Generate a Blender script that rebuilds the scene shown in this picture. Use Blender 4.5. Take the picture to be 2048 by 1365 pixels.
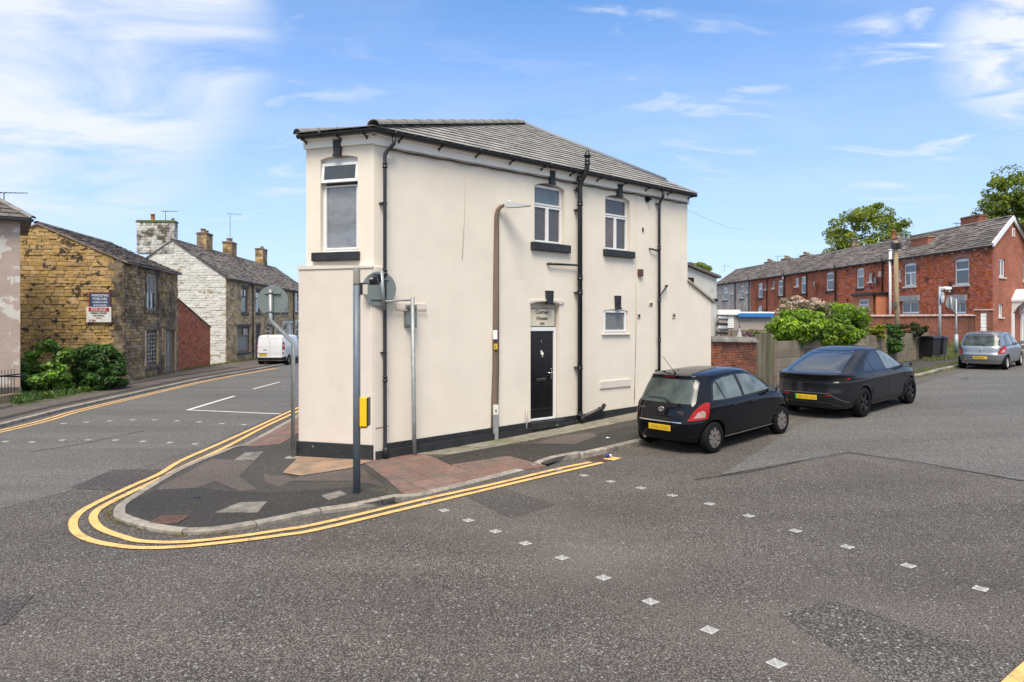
import bpy, bmesh, math, random
import numpy as np
from mathutils import Vector, Matrix, noise as mnoise
R = math.radians
scene = bpy.context.scene
for o in list(bpy.data.objects): bpy.data.objects.remove(o, do_unlink=True)
COL = scene.collection

# ---------------- camera ----------------
FPX, HX, HY, CZ = 1365.0, 1024.0, 650.0, 2.62      # focal length in px of the 2048 px photo, principal column, horizon row, eye height
cam = bpy.data.cameras.new('camera'); camo = bpy.data.objects.new('camera', cam); COL.objects.link(camo)
camo.location = (0, 0, CZ); camo.rotation_euler = (R(90), 0, 0)
cam.sensor_width = 36; cam.lens = FPX/2048*36; cam.shift_y = -32.5/2048
cam.clip_start = .1; cam.clip_end = 4000
scene.camera = camo

# ---------------- world ----------------
SUN_EL, SUN_AZ = 59, 183       # azimuth clockwise from +Y (the view direction)
world = bpy.data.worlds.new('World'); scene.world = world; world.use_nodes = True
wn = world.node_tree; wn.nodes.clear(); WN = wn.nodes.new; WL = wn.links.new
out = WN('ShaderNodeOutputWorld'); bg = WN('ShaderNodeBackground'); bg.inputs[1].default_value = 0.083
sky = WN('ShaderNodeTexSky'); sky.sky_type = 'NISHITA'; sky.sun_disc = False
sky.sun_elevation = R(SUN_EL); sky.sun_rotation = R(SUN_AZ); sky.air_density = 1.0; sky.dust_density = 0.6; sky.ozone_density = 2.2
tc = WN('ShaderNodeTexCoord')
def vmath(op, a, b=None, tree=None):
    n = WN('ShaderNodeVectorMath'); n.operation = op
    for i, v in enumerate((a, b)):
        if v is None: continue
        if isinstance(v, (tuple, list)): n.inputs[i].default_value = v
        else: WL(v, n.inputs[i])
    return n
def wmath(op, a, b=None, clamp=False):
    n = WN('ShaderNodeMath'); n.operation = op; n.use_clamp = clamp
    for i, v in enumerate((a, b)):
        if v is None: continue
        if isinstance(v, (int, float)): n.inputs[i].default_value = v
        else: WL(v, n.inputs[i])
    return n.outputs[0]
sep = WN('ShaderNodeSeparateXYZ'); WL(tc.outputs['Generated'], sep.inputs[0])
zz = wmath('MAXIMUM', sep.outputs[2], 0.0); den = wmath('ADD', zz, 0.12)
cx = wmath('DIVIDE', sep.outputs[0], den); cy = wmath('DIVIDE', sep.outputs[1], den)
cmb = WN('ShaderNodeCombineXYZ'); WL(cx, cmb.inputs[0]); WL(cy, cmb.inputs[1])
def cloud(rot, scl, loc, scale, det, lo, hi, dist=0.6):
    mp = WN('ShaderNodeMapping'); mp.inputs['Rotation'].default_value = (0, 0, R(rot)); mp.inputs['Scale'].default_value = scl
    mp.inputs['Location'].default_value = loc; WL(cmb.outputs[0], mp.inputs[0])
    n = WN('ShaderNodeTexNoise'); n.inputs['Scale'].default_value = scale; n.inputs['Detail'].default_value = det
    n.inputs['Roughness'].default_value = .55; n.inputs['Distortion'].default_value = dist; WL(mp.outputs[0], n.inputs[0])
    r = WN('ShaderNodeMapRange'); r.interpolation_type = 'SMOOTHSTEP'
    r.inputs[1].default_value = lo; r.inputs[2].default_value = hi; WL(n.outputs[0], r.inputs[0])
    return r, n
def blob(px, py, r0, r1):        # a soft patch of sky round the direction of one bank of cloud
    d = Vector(((px-HX)/FPX, 1, (HY-py)/FPX)).normalized()
    dn = vmath('DOT_PRODUCT', tc.outputs['Generated'], tuple(d)).outputs['Value']
    r = WN('ShaderNodeMapRange'); r.interpolation_type = 'SMOOTHSTEP'
    r.inputs[1].default_value = math.cos(R(r1)); r.inputs[2].default_value = math.cos(R(r0)); WL(dn, r.inputs[0])
    return r.outputs[0]
c1, n1 = cloud(-25, (1, 1.7, 1), (3.1, 0.4, 0), 1.25, 9, .42, .64)
c2, n2 = cloud(18, (1, 2.0, 1), (9.3, 5.4, 0), 2.6, 9, .52, .72, .9)
b1 = wmath('MAXIMUM', blob(60, 90, 5, 15), blob(330, 60, 2, 9))
b2 = wmath('MULTIPLY', blob(2040, 60, 1, 12), 1.0)
b2 = wmath('MAXIMUM', b2, wmath('MULTIPLY', blob(1240, 20, 0.5, 5), .8))
b3 = wmath('MULTIPLY', wmath('MAXIMUM', blob(1780, 280, 1, 7), blob(1400, 190, 1, 8)), .42)
bl = wmath('MAXIMUM', wmath('MULTIPLY', blob(20, 270, 1, 5), .7), wmath('MULTIPLY', blob(500, 300, 1, 14), .35))
m1 = wmath('MULTIPLY', c1.outputs[0], wmath('ADD', wmath('MULTIPLY', b1, .95), .10))
r1b = WN('ShaderNodeMapRange'); r1b.inputs[1].default_value = .34; r1b.inputs[2].default_value = .56
WL(n1.outputs[0], r1b.inputs[0]); m1 = wmath('MAXIMUM', m1, wmath('MULTIPLY', wmath('MULTIPLY', b1, r1b.outputs[0]), .95))
m2 = wmath('MULTIPLY', c2.outputs[0], wmath('ADD', wmath('MAXIMUM', wmath('MAXIMUM', b2, b3), bl), .10))
r2b = WN('ShaderNodeMapRange'); r2b.inputs[1].default_value = .36; r2b.inputs[2].default_value = .56; WL(n2.outputs[0], r2b.inputs[0])
m2 = wmath('MAXIMUM', m2, wmath('MULTIPLY', wmath('MULTIPLY', blob(2060, 80, 1.0, 6), r2b.outputs[0]), 1.0))
bk = WN('ShaderNodeMapRange'); bk.interpolation_type = 'SMOOTHSTEP'; bk.inputs[1].default_value = .25; bk.inputs[2].default_value = -.6; WL(sep.outputs[1], bk.inputs[0])
oh = WN('ShaderNodeMapRange'); oh.interpolation_type = 'SMOOTHSTEP'; oh.inputs[1].default_value = .46; oh.inputs[2].default_value = .72; WL(sep.outputs[2], oh.inputs[0])
rb_ = WN('ShaderNodeMapRange'); rb_.interpolation_type = 'SMOOTHSTEP'; rb_.inputs[1].default_value = .30; rb_.inputs[2].default_value = .54; WL(n1.outputs[0], rb_.inputs[0])
mb_ = wmath('MULTIPLY', wmath('MULTIPLY', wmath('MAXIMUM', bk.outputs[0], oh.outputs[0]), rb_.outputs[0]), .9)
cm = wmath('MAXIMUM', wmath('MAXIMUM', m1, m2), mb_, True)
hz = WN('ShaderNodeMapRange'); hz.inputs[1].default_value = .5; hz.inputs[2].default_value = .0; hz.inputs[3].default_value = 0.0; hz.inputs[4].default_value = .75
WL(zz, hz.inputs[0])
tint = WN('ShaderNodeMix'); tint.data_type = 'RGBA'; tint.blend_type = 'MULTIPLY'; tint.inputs[0].default_value = 1
WL(sky.outputs[0], tint.inputs[6]); tint.inputs[7].default_value = (.56, 1.05, 1.38, 1)
hm = WN('ShaderNodeMix'); hm.data_type = 'RGBA'; WL(hz.outputs[0], hm.inputs[0]); WL(tint.outputs[2], hm.inputs[6]); hm.inputs[7].default_value = (4.6, 4.75, 6.5, 1)
mx = WN('ShaderNodeMix'); mx.data_type = 'RGBA'; WL(cm, mx.inputs[0]); WL(hm.outputs[2], mx.inputs[6]); mx.inputs[7].default_value = (5.2, 5.5, 5.9, 1)
WL(mx.outputs[2], bg.inputs[0]); WL(bg.outputs[0], out.inputs[0])

sl = bpy.data.lights.new('sun', 'SUN'); sl.energy = 2.4; sl.angle = R(28); sl.color = (1, .90, .77)
so = bpy.data.objects.new('sun', sl); COL.objects.link(so)
sd = Vector((math.sin(R(SUN_AZ))*math.cos(R(SUN_EL)), math.cos(R(SUN_AZ))*math.cos(R(SUN_EL)), math.sin(R(SUN_EL))))
so.rotation_euler = sd.to_track_quat('Z', 'Y').to_euler(); so.location = (0, -5, 30)
vs = scene.view_settings; vs.view_transform = 'Standard'; vs.look = 'None'; vs.gamma = 1; vs.exposure = 1.06
try: vs.use_curve_mapping = False
except Exception: pass
scene.render.engine = 'CYCLES'; scene.cycles.max_bounces = 6; scene.cycles.use_denoising = True

# ---------------- materials ----------------
MATS = {}
def mat(name, col, rough=.8, metal=0, var=.12, vscale=3.0, bump=0, bscale=40, island=0, spec=.5, col2=None, c2scale=.6, c2lo=.45, c2hi=.6, coat=0, trans=0, stretch=(1, 1, 1), c2det=6):
    """procedural principled material: base colour, large and fine variation, optional second colour patches, per-piece variation, bump"""
    if name in MATS: return MATS[name]
    m = bpy.data.materials.new(name); m.use_nodes = True; nt = m.node_tree; N = nt.nodes.new; L = nt.links.new
    p = nt.nodes['Principled BSDF']; p.inputs['Roughness'].default_value = rough; p.inputs['Metallic'].default_value = metal
    p.inputs['Specular IOR Level'].default_value = spec; p.inputs['Coat Weight'].default_value = coat; p.inputs['Coat Roughness'].default_value = .04
    m.diffuse_color = (*col, 1)
    geo = N('ShaderNodeNewGeometry'); mp = N('ShaderNodeMapping'); mp.inputs['Scale'].default_value = stretch; L(geo.outputs['Position'], mp.inputs[0]); co = mp.outputs[0]
    def mixc(f, a, b, bt='MIX'):
        x = N('ShaderNodeMix'); x.data_type = 'RGBA'; x.blend_type = bt
        for i, v in ((0, f), (6, a), (7, b)):
            if isinstance(v, (int, float)): x.inputs[i].default_value = v
            elif isinstance(v, tuple): x.inputs[i].default_value = (*v[:3], 1)
            else: L(v, x.inputs[i])
        return x.outputs[2]
    c = tuple(col)
    if col2 is not None:
        n = N('ShaderNodeTexNoise'); n.inputs['Scale'].default_value = c2scale; n.inputs['Detail'].default_value = c2det; n.inputs['Roughness'].default_value = .62; L(co, n.inputs[0])
        r = N('ShaderNodeMapRange'); r.inputs[1].default_value = c2lo; r.inputs[2].default_value = c2hi; L(n.outputs[0], r.inputs[0])
        c = mixc(r.outputs[0], c, tuple(col2))
    if var > 0:
        n = N('ShaderNodeTexNoise'); n.inputs['Scale'].default_value = vscale; n.inputs['Detail'].default_value = 8; n.inputs['Roughness'].default_value = .6; L(co, n.inputs[0])
        r = N('ShaderNodeMapRange'); r.inputs[1].default_value = .3; r.inputs[2].default_value = .7; r.inputs[3].default_value = 1-var; r.inputs[4].default_value = 1+var; L(n.outputs[0], r.inputs[0])
        hs = N('ShaderNodeVectorMath'); hs.operation = 'SCALE'; 
        if isinstance(c, tuple): hs.inputs[0].default_value = c[:3]
        else: L(c, hs.inputs[0])
        L(r.outputs[0], hs.inputs['Scale']); c = hs.outputs[0]
    if island > 0:
        g = N('ShaderNodeNewGeometry'); oi = N('ShaderNodeObjectInfo'); a = N('ShaderNodeMath'); a.operation = 'ADD'; L(g.outputs['Random Per Island'], a.inputs[0]); L(oi.outputs['Random'], a.inputs[1])
        f = N('ShaderNodeMath'); f.operation = 'FRACT'; L(a.outputs[0], f.inputs[0])
        r = N('ShaderNodeMapRange'); r.inputs[3].default_value = 1-island; r.inputs[4].default_value = 1+island; L(f.outputs[0], r.inputs[0])
        f2 = N('ShaderNodeMath'); f2.operation = 'MULTIPLY'; f2.inputs[1].default_value = 7.13; L(a.outputs[0], f2.inputs[0]); f3 = N('ShaderNodeMath'); f3.operation = 'FRACT'; L(f2.outputs[0], f3.inputs[0])
        hsv = N('ShaderNodeHueSaturation'); 
        if isinstance(c, tuple): hsv.inputs['Color'].default_value = (*c[:3], 1)
        else: L(c, hsv.inputs['Color'])
        L(r.outputs[0], hsv.inputs['Value'])
        r3 = N('ShaderNodeMapRange'); r3.inputs[3].default_value = 1-island*.5; r3.inputs[4].default_value = 1+island*.4; L(f3.outputs[0], r3.inputs[0]); L(r3.outputs[0], hsv.inputs['Saturation'])
        r4 = N('ShaderNodeMapRange'); r4.inputs[3].default_value = .5-island*.02; r4.inputs[4].default_value = .5+island*.02; L(f3.outputs[0], r4.inputs[0]); L(r4.outputs[0], hsv.inputs['Hue'])
        c = hsv.outputs[0]
    if isinstance(c, tuple): p.inputs['Base Color'].default_value = (*c[:3], 1)
    else: L(c, p.inputs['Base Color'])
    if bump > 0:
        n = N('ShaderNodeTexNoise'); n.inputs['Scale'].default_value = bscale; n.inputs['Detail'].default_value = 5; L(co, n.inputs[0])
        b = N('ShaderNodeBump'); b.inputs['Strength'].default_value = bump; b.inputs['Distance'].default_value = .02; L(n.outputs[0], b.inputs['Height']); L(b.outputs[0], p.inputs['Normal'])
    if trans > 0:
        tr = N('ShaderNodeBsdfTranslucent'); mxs = N('ShaderNodeMixShader'); mxs.inputs[0].default_value = trans
        if isinstance(c, tuple): tr.inputs[0].default_value = (*c[:3], 1)
        else: L(c, tr.inputs[0])
        L(p.outputs[0], mxs.inputs[1]); L(tr.outputs[0], mxs.inputs[2]); L(mxs.outputs[0], nt.nodes['Material Output'].inputs[0])
    MATS[name] = m
    return m

def brick_mat(name, c1, c2, mortar, bw, bh, ms=.01, axis='xz', dark=None, darkamt=.5, bump=.5, rough=.9, dscale=.5):
    if name in MATS: return MATS[name]
    m = bpy.data.materials.new(name); m.use_nodes = True; nt = m.node_tree; N = nt.nodes.new; L = nt.links.new; p = nt.nodes['Principled BSDF']
    p.inputs['Roughness'].default_value = rough; p.inputs['Specular IOR Level'].default_value = .25
    tcn = N('ShaderNodeTexCoord'); s = N('ShaderNodeSeparateXYZ'); L(tcn.outputs['Object'], s.inputs[0]); cb = N('ShaderNodeCombineXYZ')
    ad = N('ShaderNodeMath'); ad.operation = 'ADD'; L(s.outputs[0], ad.inputs[0]); L(s.outputs[1], ad.inputs[1]); L(ad.outputs[0], cb.inputs[0]); L(s.outputs[2], cb.inputs[1])
    b = N('ShaderNodeTexBrick'); b.inputs['Color1'].default_value = (*c1, 1); b.inputs['Color2'].default_value = (*c2, 1); b.inputs['Mortar'].default_value = (*mortar, 1)
    b.inputs['Scale'].default_value = 1; b.inputs['Mortar Size'].default_value = ms; b.inputs['Brick Width'].default_value = bw; b.inputs['Row Height'].default_value = bh; b.inputs['Mortar Smooth'].default_value = .3
    b.inputs['Bias'].default_value = -.2
    L(cb.outputs[0], b.inputs[0]); c = b.outputs[0]
    n = N('ShaderNodeTexNoise'); n.inputs['Scale'].default_value = dscale; n.inputs['Detail'].default_value = 9; n.inputs['Roughness'].default_value = .7; L(tcn.outputs['Object'], n.inputs[0])
    r = N('ShaderNodeMapRange'); r.inputs[1].default_value = .42; r.inputs[2].default_value = .62; r.inputs[4].default_value = darkamt; L(n.outputs[0], r.inputs[0])
    x = N('ShaderNodeMix'); x.data_type = 'RGBA'; L(r.outputs[0], x.inputs[0]); L(c, x.inputs[6]); x.inputs[7].default_value = (*(dark or (.05, .03, .025)), 1)
    n2 = N('ShaderNodeTexNoise'); n2.inputs['Scale'].default_value = 9; n2.inputs['Detail'].default_value = 6; n2.inputs['Roughness'].default_value = .8; L(tcn.outputs['Object'], n2.inputs[0])
    r2 = N('ShaderNodeMapRange'); r2.inputs[1].default_value = .3; r2.inputs[2].default_value = .7; r2.inputs[3].default_value = .6; r2.inputs[4].default_value = 1.45; L(n2.outputs[0], r2.inputs[0])
    sc_ = N('ShaderNodeVectorMath'); sc_.operation = 'SCALE'; L(x.outputs[2], sc_.inputs[0]); L(r2.outputs[0], sc_.inputs['Scale'])
    L(sc_.outputs[0], p.inputs['Base Color'])
    bm_ = N('ShaderNodeBump'); bm_.inputs['Strength'].default_value = bump; bm_.inputs['Distance'].default_value = .01; bm_.invert = True; L(b.outputs['Fac'], bm_.inputs['Height']); L(bm_.outputs[0], p.inputs['Normal'])
    MATS[name] = m
    return m

def glass(name='window_glass', col=(.03, .035, .04), rough=.03, spec=1.0, var=.5):
    return mat(name, col, rough=rough, var=var, vscale=1.5, spec=spec, coat=.6)

def asphalt(name, base, chip, dark, chipscale=55, patch=.5, pscale=.35, wear=None, fine=None):
    """rolled asphalt: stone chips in dark binder, worn and polished patches"""
    if name in MATS: return MATS[name]
    m = bpy.data.materials.new(name); m.use_nodes = True; nt = m.node_tree; N = nt.nodes.new; L = nt.links.new; p = nt.nodes['Principled BSDF']
    p.inputs['Roughness'].default_value = .85; p.inputs['Specular IOR Level'].default_value = .3
    t = N('ShaderNodeTexCoord'); co = t.outputs['Object']
    def noise(s, d=6, r=.6):
        n = N('ShaderNodeTexNoise'); n.inputs['Scale'].default_value = s; n.inputs['Detail'].default_value = d; n.inputs['Roughness'].default_value = r; L(co, n.inputs[0]); return n.outputs[0]
    def rng(v, a, b, c=0, d=1):
        r = N('ShaderNodeMapRange'); r.inputs[1].default_value = a; r.inputs[2].default_value = b; r.inputs[3].default_value = c; r.inputs[4].default_value = d; L(v, r.inputs[0]); return r.outputs[0]
    def mix(f, a, b):
        x = N('ShaderNodeMix'); x.data_type = 'RGBA'
        for i, v in ((0, f), (6, a), (7, b)):
            if isinstance(v, (int, float)): x.inputs[i].default_value = v
            elif isinstance(v, tuple): x.inputs[i].default_value = (*v, 1)
            else: L(v, x.inputs[i])
        return x.outputs[2]
    v = N('ShaderNodeTexVoronoi'); v.feature = 'F1'; v.inputs['Scale'].default_value = chipscale; v.inputs['Randomness'].default_value = 1; L(co, v.inputs[0])
    sp = N('ShaderNodeSeparateColor'); L(v.outputs['Color'], sp.inputs[0])
    chipm = rng(v.outputs['Distance'], .42, .30)                       # inside a chip
    sel = rng(sp.outputs[0], .35, .4)                                  # only some cells hold a pale chip
    mm = N('ShaderNodeMath'); mm.operation = 'MULTIPLY'; L(chipm, mm.inputs[0]); L(sel, mm.inputs[1])
    mod = rng(noise(pscale*1.7, 4), .35, .65, .35, 1.0)
    m2 = N('ShaderNodeMath'); m2.operation = 'MULTIPLY'; L(mm.outputs[0], m2.inputs[0]); L(mod, m2.inputs[1])
    chipc = mix(sp.outputs[1], tuple(min(.6, c*1.2) for c in chip), tuple(c*.62 for c in chip))
    basec = mix(rng(noise(pscale, 7, .65), .4, .62), tuple(base), tuple(dark))
    basec = mix(rng(noise(130, 3), .42, .6, 0, .6), basec, tuple(c*.35 for c in dark))
    c = mix(m2.outputs[0], basec, chipc); gap = rng(v.outputs['Distance'], .42, .58, 0, .9); c = mix(gap, c, tuple(x*.30 for x in dark))
    if wear: c = mix(rng(noise(pscale*.6, 3), .5, .7, 0, .5), c, tuple(wear))
    mp2 = N('ShaderNodeMapping'); mp2.inputs['Rotation'].default_value = (0, 0, R(-42)); mp2.inputs['Scale'].default_value = (.14, 1.1, 1); L(co, mp2.inputs[0])
    n3 = N('ShaderNodeTexNoise'); n3.inputs['Scale'].default_value = .9; n3.inputs['Detail'].default_value = 5; n3.inputs['Distortion'].default_value = .4; L(mp2.outputs[0], n3.inputs[0])
    tr = rng(n3.outputs[0], .3, .7, .86, 1.13); v3 = N('ShaderNodeVectorMath'); v3.operation = 'SCALE'; L(c, v3.inputs[0]); L(tr, v3.inputs['Scale']); c = v3.outputs[0]
    st = rng(noise(.8, 9, .75), .63, .72, 0, .45); c = mix(st, c, tuple(x*.6 for x in dark))
    sps = rng(sp.outputs[2], .985, .992, 0, .45); c = mix(sps, c, tuple(min(.55, x*2.1) for x in chip))
    L(c, p.inputs['Base Color'])
    b = N('ShaderNodeBump'); b.inputs['Strength'].default_value = .8; b.inputs['Distance'].default_value = .010
    inv = rng(v.outputs['Distance'], 0, .5, 1, 0); L(inv, b.inputs['Height']); L(b.outputs[0], p.inputs['Normal'])
    MATS[name] = m
    return m

# ---------------- mesh helpers ----------------
class MB:
    """collects shapes for ONE mesh; M pre-transforms everything added while it is set"""
    def __init__(s, M=None): s.v = []; s.f = []; s.mi = []; s.sm = []; s.M = M
    def add(s, verts, faces, mi=0, smooth=False):
        o = len(s.v)
        s.v += [tuple(s.M @ Vector(p)) for p in verts] if s.M is not None else [tuple(p) for p in verts]
        s.f += [tuple(i+o for i in f) for f in faces]; s.mi += [mi]*len(faces); s.sm += [smooth]*len(faces); return s
    def box(s, x0, y0, z0, x1, y1, z1, mi=0, b=0):
        if x0 > x1: x0, x1 = x1, x0
        if y0 > y1: y0, y1 = y1, y0
        if z0 > z1: z0, z1 = z1, z0
        b = min(b, (x1-x0)*.45, (y1-y0)*.45, (z1-z0)*.45)
        if b <= 0:
            v = [(x, y, z) for z in (z0, z1) for x, y in ((x0, y0), (x1, y0), (x1, y1), (x0, y1))]
            return s.add(v, [(3, 2, 1, 0), (4, 5, 6, 7), (0, 1, 5, 4), (1, 2, 6, 5), (2, 3, 7, 6), (3, 0, 4, 7)], mi)
        c = ((x0+x1)/2, (y0+y1)/2, (z0+z1)/2); h = ((x1-x0)/2, (y1-y0)/2, (z1-z0)/2)
        v = []; idx = {}
        for sx in (-1, 1):
            for sy in (-1, 1):
                for sz in (-1, 1):
                    sg = (sx, sy, sz)
                    for a in range(3):
                        p = [c[k]+sg[k]*(h[k] if k == a else h[k]-b) for k in range(3)]
                        idx[(sg, a)] = len(v); v.append(tuple(p))
        F = []
        def orient(q):
            n = (Vector(v[q[1]])-Vector(v[q[0]])).cross(Vector(v[q[2]])-Vector(v[q[0]]))
            m = sum((Vector(v[i]) for i in q), Vector())/len(q)-Vector(c)
            F.append(tuple(q) if n.dot(m) > 0 else tuple(reversed(q)))
        for a in range(3):
            p, q = [k for k in range(3) if k != a]
            for sa in (-1, 1):
                ring = []
                for u, w in ((-1, -1), (1, -1), (1, 1), (-1, 1)):
                    sg = [0, 0, 0]; sg[a] = sa; sg[p] = u; sg[q] = w; ring.append(idx[(tuple(sg), a)])
                orient(ring)
            for u in (-1, 1):
                for w in (-1, 1):
                    e = []
                    for sa in (-1, 1):
                        sg = [0, 0, 0]; sg[a] = sa; sg[p] = u; sg[q] = w; e.append(tuple(sg))
                    orient([idx[(e[0], p)], idx[(e[1], p)], idx[(e[1], q)], idx[(e[0], q)]])
        for sx in (-1, 1):
            for sy in (-1, 1):
                for sz in (-1, 1): orient([idx[((sx, sy, sz), a)] for a in range(3)])
        return s.add(v, F, mi)
    def prism(s, poly, d0, d1, ax='y', mi=0):
        """poly in the plane across axis ax (y: (x,z), z: (x,y), x: (y,z)), from d0 to d1"""
        f = {'y': lambda a, b, d: (a, d, b), 'z': lambda a, b, d: (a, b, d), 'x': lambda a, b, d: (d, a, b)}[ax]
        n = len(poly); v = [f(a, b, d0) for a, b in poly]+[f(a, b, d1) for a, b in poly]
        F = [tuple(range(n)), tuple(range(2*n-1, n-1, -1))]+[(i, i+n, (i+1) % n+n, (i+1) % n) for i in range(n)]
        ar = sum(poly[i][0]*poly[(i+1) % n][1]-poly[(i+1) % n][0]*poly[i][1] for i in range(n))
        flip = (ar > 0) == (d1 > d0)
        if ax == 'y': flip = not flip
        if not flip: F = [tuple(reversed(q)) for q in F]
        return s.add(v, F, mi)
    def quad(s, a, b, c, d, mi=0): return s.add([a, b, c, d], [(0, 1, 2, 3)], mi)
    def tube(s, path, r, n=10, mi=0, caps=True, smooth=True):
        P = [Vector(p) for p in path]; rs = r if isinstance(r, (list, tuple)) else [r]*len(P); v = []; up = None
        for i, p in enumerate(P):
            t = ((P[min(i+1, len(P)-1)]-p).normalized() if i < len(P)-1 else Vector()) + ((p-P[i-1]).normalized() if i else Vector())
            t = t.normalized() if t.length > 1e-9 else Vector((0, 0, 1))
            if up is None: up = Vector((0, 0, 1)) if abs(t.z) < .9 else Vector((1, 0, 0))
            a = t.cross(up).normalized(); b = a.cross(t).normalized(); up = b
            k = 1.0
            if 0 < i < len(P)-1:
                ca = (P[i+1]-p).normalized().dot(t); k = 1/max(.5, ca)
            for j in range(n):
                an = 2*math.pi*j/n; v.append(p+(a*math.cos(an)+b*math.sin(an))*rs[i]*(k if k < 1.6 else 1.2))
        F = [(i*n+j, i*n+(j+1) % n, (i+1)*n+(j+1) % n, (i+1)*n+j) for i in range(len(P)-1) for j in range(n)]
        s.add(v, F, mi, smooth)
        if caps:
            o = len(s.v)-len(v); s.f += [tuple(o+j for j in range(n-1, -1, -1)), tuple(o+(len(P)-1)*n+j for j in range(n))]; s.mi += [mi, mi]; s.sm += [False, False]
        return s
    def lathe(s, prof, n=16, c=(0, 0, 0), ax='z', mi=0, smooth=True, caps=True):
        v = []
        for r, h in prof:
            for j in range(n):
                a = 2*math.pi*j/n; x, y = r*math.cos(a), r*math.sin(a)
                v.append({'z': (c[0]+x, c[1]+y, c[2]+h), 'y': (c[0]+x, c[1]+h, c[2]+y), 'x': (c[0]+h, c[1]+x, c[2]+y)}[ax])
        k = len(prof); F = [(i*n+j, i*n+(j+1) % n, (i+1)*n+(j+1) % n, (i+1)*n+j) for i in range(k-1) for j in range(n)]
        if ax == 'y': F = [tuple(reversed(q)) for q in F]
        s.add(v, F, mi, smooth)
        o = len(s.v)-len(v)
        if caps and prof[0][0] > 1e-6: s.f.append(tuple(o+j for j in range(n-1, -1, -1))); s.mi.append(mi); s.sm.append(False)
        if caps and prof[-1][0] > 1e-6: s.f.append(tuple(o+(k-1)*n+j for j in range(n))); s.mi.append(mi); s.sm.append(False)
        return s
    def mesh(s, name, mats):
        me = bpy.data.meshes.new(name); me.from_pydata(s.v, [], s.f)
        for m in (mats if isinstance(mats, (list, tuple)) else [mats]): me.materials.append(m)
        me.polygons.foreach_set('material_index', s.mi); me.polygons.foreach_set('use_smooth', s.sm); me.update(); return me
    def build(s, name, mats, parent=None, loc=None, rotz=0, kind=None, label=None):
        return obj(name, s.mesh(name, mats), parent, loc, rotz, kind, label)

def obj(name, me, parent=None, loc=None, rotz=0, kind=None, label=None):
    o = bpy.data.objects.new(name, me); COL.objects.link(o)
    if parent is not None: o.parent = parent
    if loc is not None: o.location = loc
    if rotz: o.rotation_euler = (0, 0, rotz)
    if kind: o['kind'] = kind
    if label: o['label'] = label
    return o
def tag(o, label, cat, group=None):
    o['label'] = label; o['category'] = cat
    if group: o['group'] = group
    return o
def thing(name, label, cat, loc=(0, 0, 0), rotz=0, group=None):
    o = bpy.data.objects.new(name, None); COL.objects.link(o); o.empty_display_size = .2
    o.location = loc; o.rotation_euler = (0, 0, rotz); return tag(o, label, cat, group)
def copy_tree(o, parent=None):
    c = o.copy(); COL.objects.link(c)
    if parent is not None: c.parent = parent
    for ch in o.children: copy_tree(ch, c)
    return c
def blocks(parent, name, items, mat_, limit=300, bevel=.08, stuff_name=None, seed=1, M=None):
    """items: (x0,y0,z0,x1,y1,z1, depth-sort key). The `limit` first become parts that share one unit block; the rest one joined part"""
    items = sorted(items, key=lambda t: t[6]) if items and len(items[0]) > 6 else items
    rnd = random.Random(seed); key = '_unit_'+name+str(bevel)
    variants = []
    for k in range(4):
        mb = MB(); mb.box(-.5, -.5, -.5, .5, .5, .5, b=bevel)
        mb.v = [(x+rnd.uniform(-.03, .03), y+(rnd.uniform(-.12, .05) if y < 0 else 0), z+rnd.uniform(-.04, .04)) for x, y, z in mb.v]
        variants.append(mb.mesh(name, mat_))
    for t in items[:limit]:
        o = obj(name, rnd.choice(variants), parent)
        o.matrix_local = (M or Matrix.Identity(4)) @ Matrix.Translation(((t[0]+t[3])/2, (t[1]+t[4])/2, (t[2]+t[5])/2)) @ Matrix.Diagonal((t[3]-t[0], t[4]-t[1], t[5]-t[2], 1))
    if len(items) > limit:
        mb = MB(M)
        for t in items[limit:]: mb.box(*t[:6])
        mb.build(stuff_name or name, mat_, parent, kind='stuff')

def text_mesh(txt, size, mat_, name, parent, M, ext=.002, align='CENTER', sx=1.0, bold=0.0):
    cu = bpy.data.curves.new(name, 'FONT'); cu.body = txt; cu.size = size; cu.align_x = align; cu.align_y = 'CENTER'; cu.extrude = ext; cu.offset = bold; cu.resolution_u = 3
    to = bpy.data.objects.new(name, cu); COL.objects.link(to)
    dg = bpy.context.evaluated_depsgraph_get(); me = bpy.data.meshes.new_from_object(to.evaluated_get(dg)); bpy.data.objects.remove(to, do_unlink=True)
    me.transform(M @ Matrix.Diagonal((sx, 1, 1, 1))); me.materials.clear(); me.materials.append(mat_); me.name = name
    return obj(name, me, parent)

# ---------------- terrain heights ----------------
D0 = Vector((.69, 15.5)); DU = Vector((.766, .643)).normalized(); DN = Vector((DU.y, -DU.x))
_t = [-300, -6, -4, -2, 0, .83, 3.5, 6.3, 10, 15, 22, 30, 45, 100, 500]
_z = [0, 0, .02, .06, .14, .18, .31, .43, .56, .68, .80, 1.0, 1.2, 1.35, 1.4]
_T = np.arange(-300, 500, .25); _Z = np.interp(_T, _t, _z); _Z[20:-20] = np.convolve(_Z, np.hanning(17)/np.hanning(17).sum(), 'same')[20:-20]; _Z = _Z.tolist()
def sstep(x): x = max(0., min(1., x)); return x*x*(3-2*x)
def g(x, y):
    t = (x-D0.x)*DU.x+(y-D0.y)*DU.y
    k = min(max((t+300)*4, 0), len(_Z)-2); i = int(k); z = _Z[i]+(_Z[i+1]-_Z[i])*(k-i)
    return z*sstep((x+5.0)/3.5)
def at(px, py, off=0.0):
    """where the sight line through a pixel of the photo meets the ground"""
    dx, dz = (px-HX)/FPX, (HY-py)/FPX; Y = (CZ-off)/max(1e-3, -dz)
    for _ in range(30): Y = .5*Y+.5*(CZ-(g(dx*Y, Y)+off))/max(1e-3, -dz)
    return Vector((dx*Y, Y))
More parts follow.
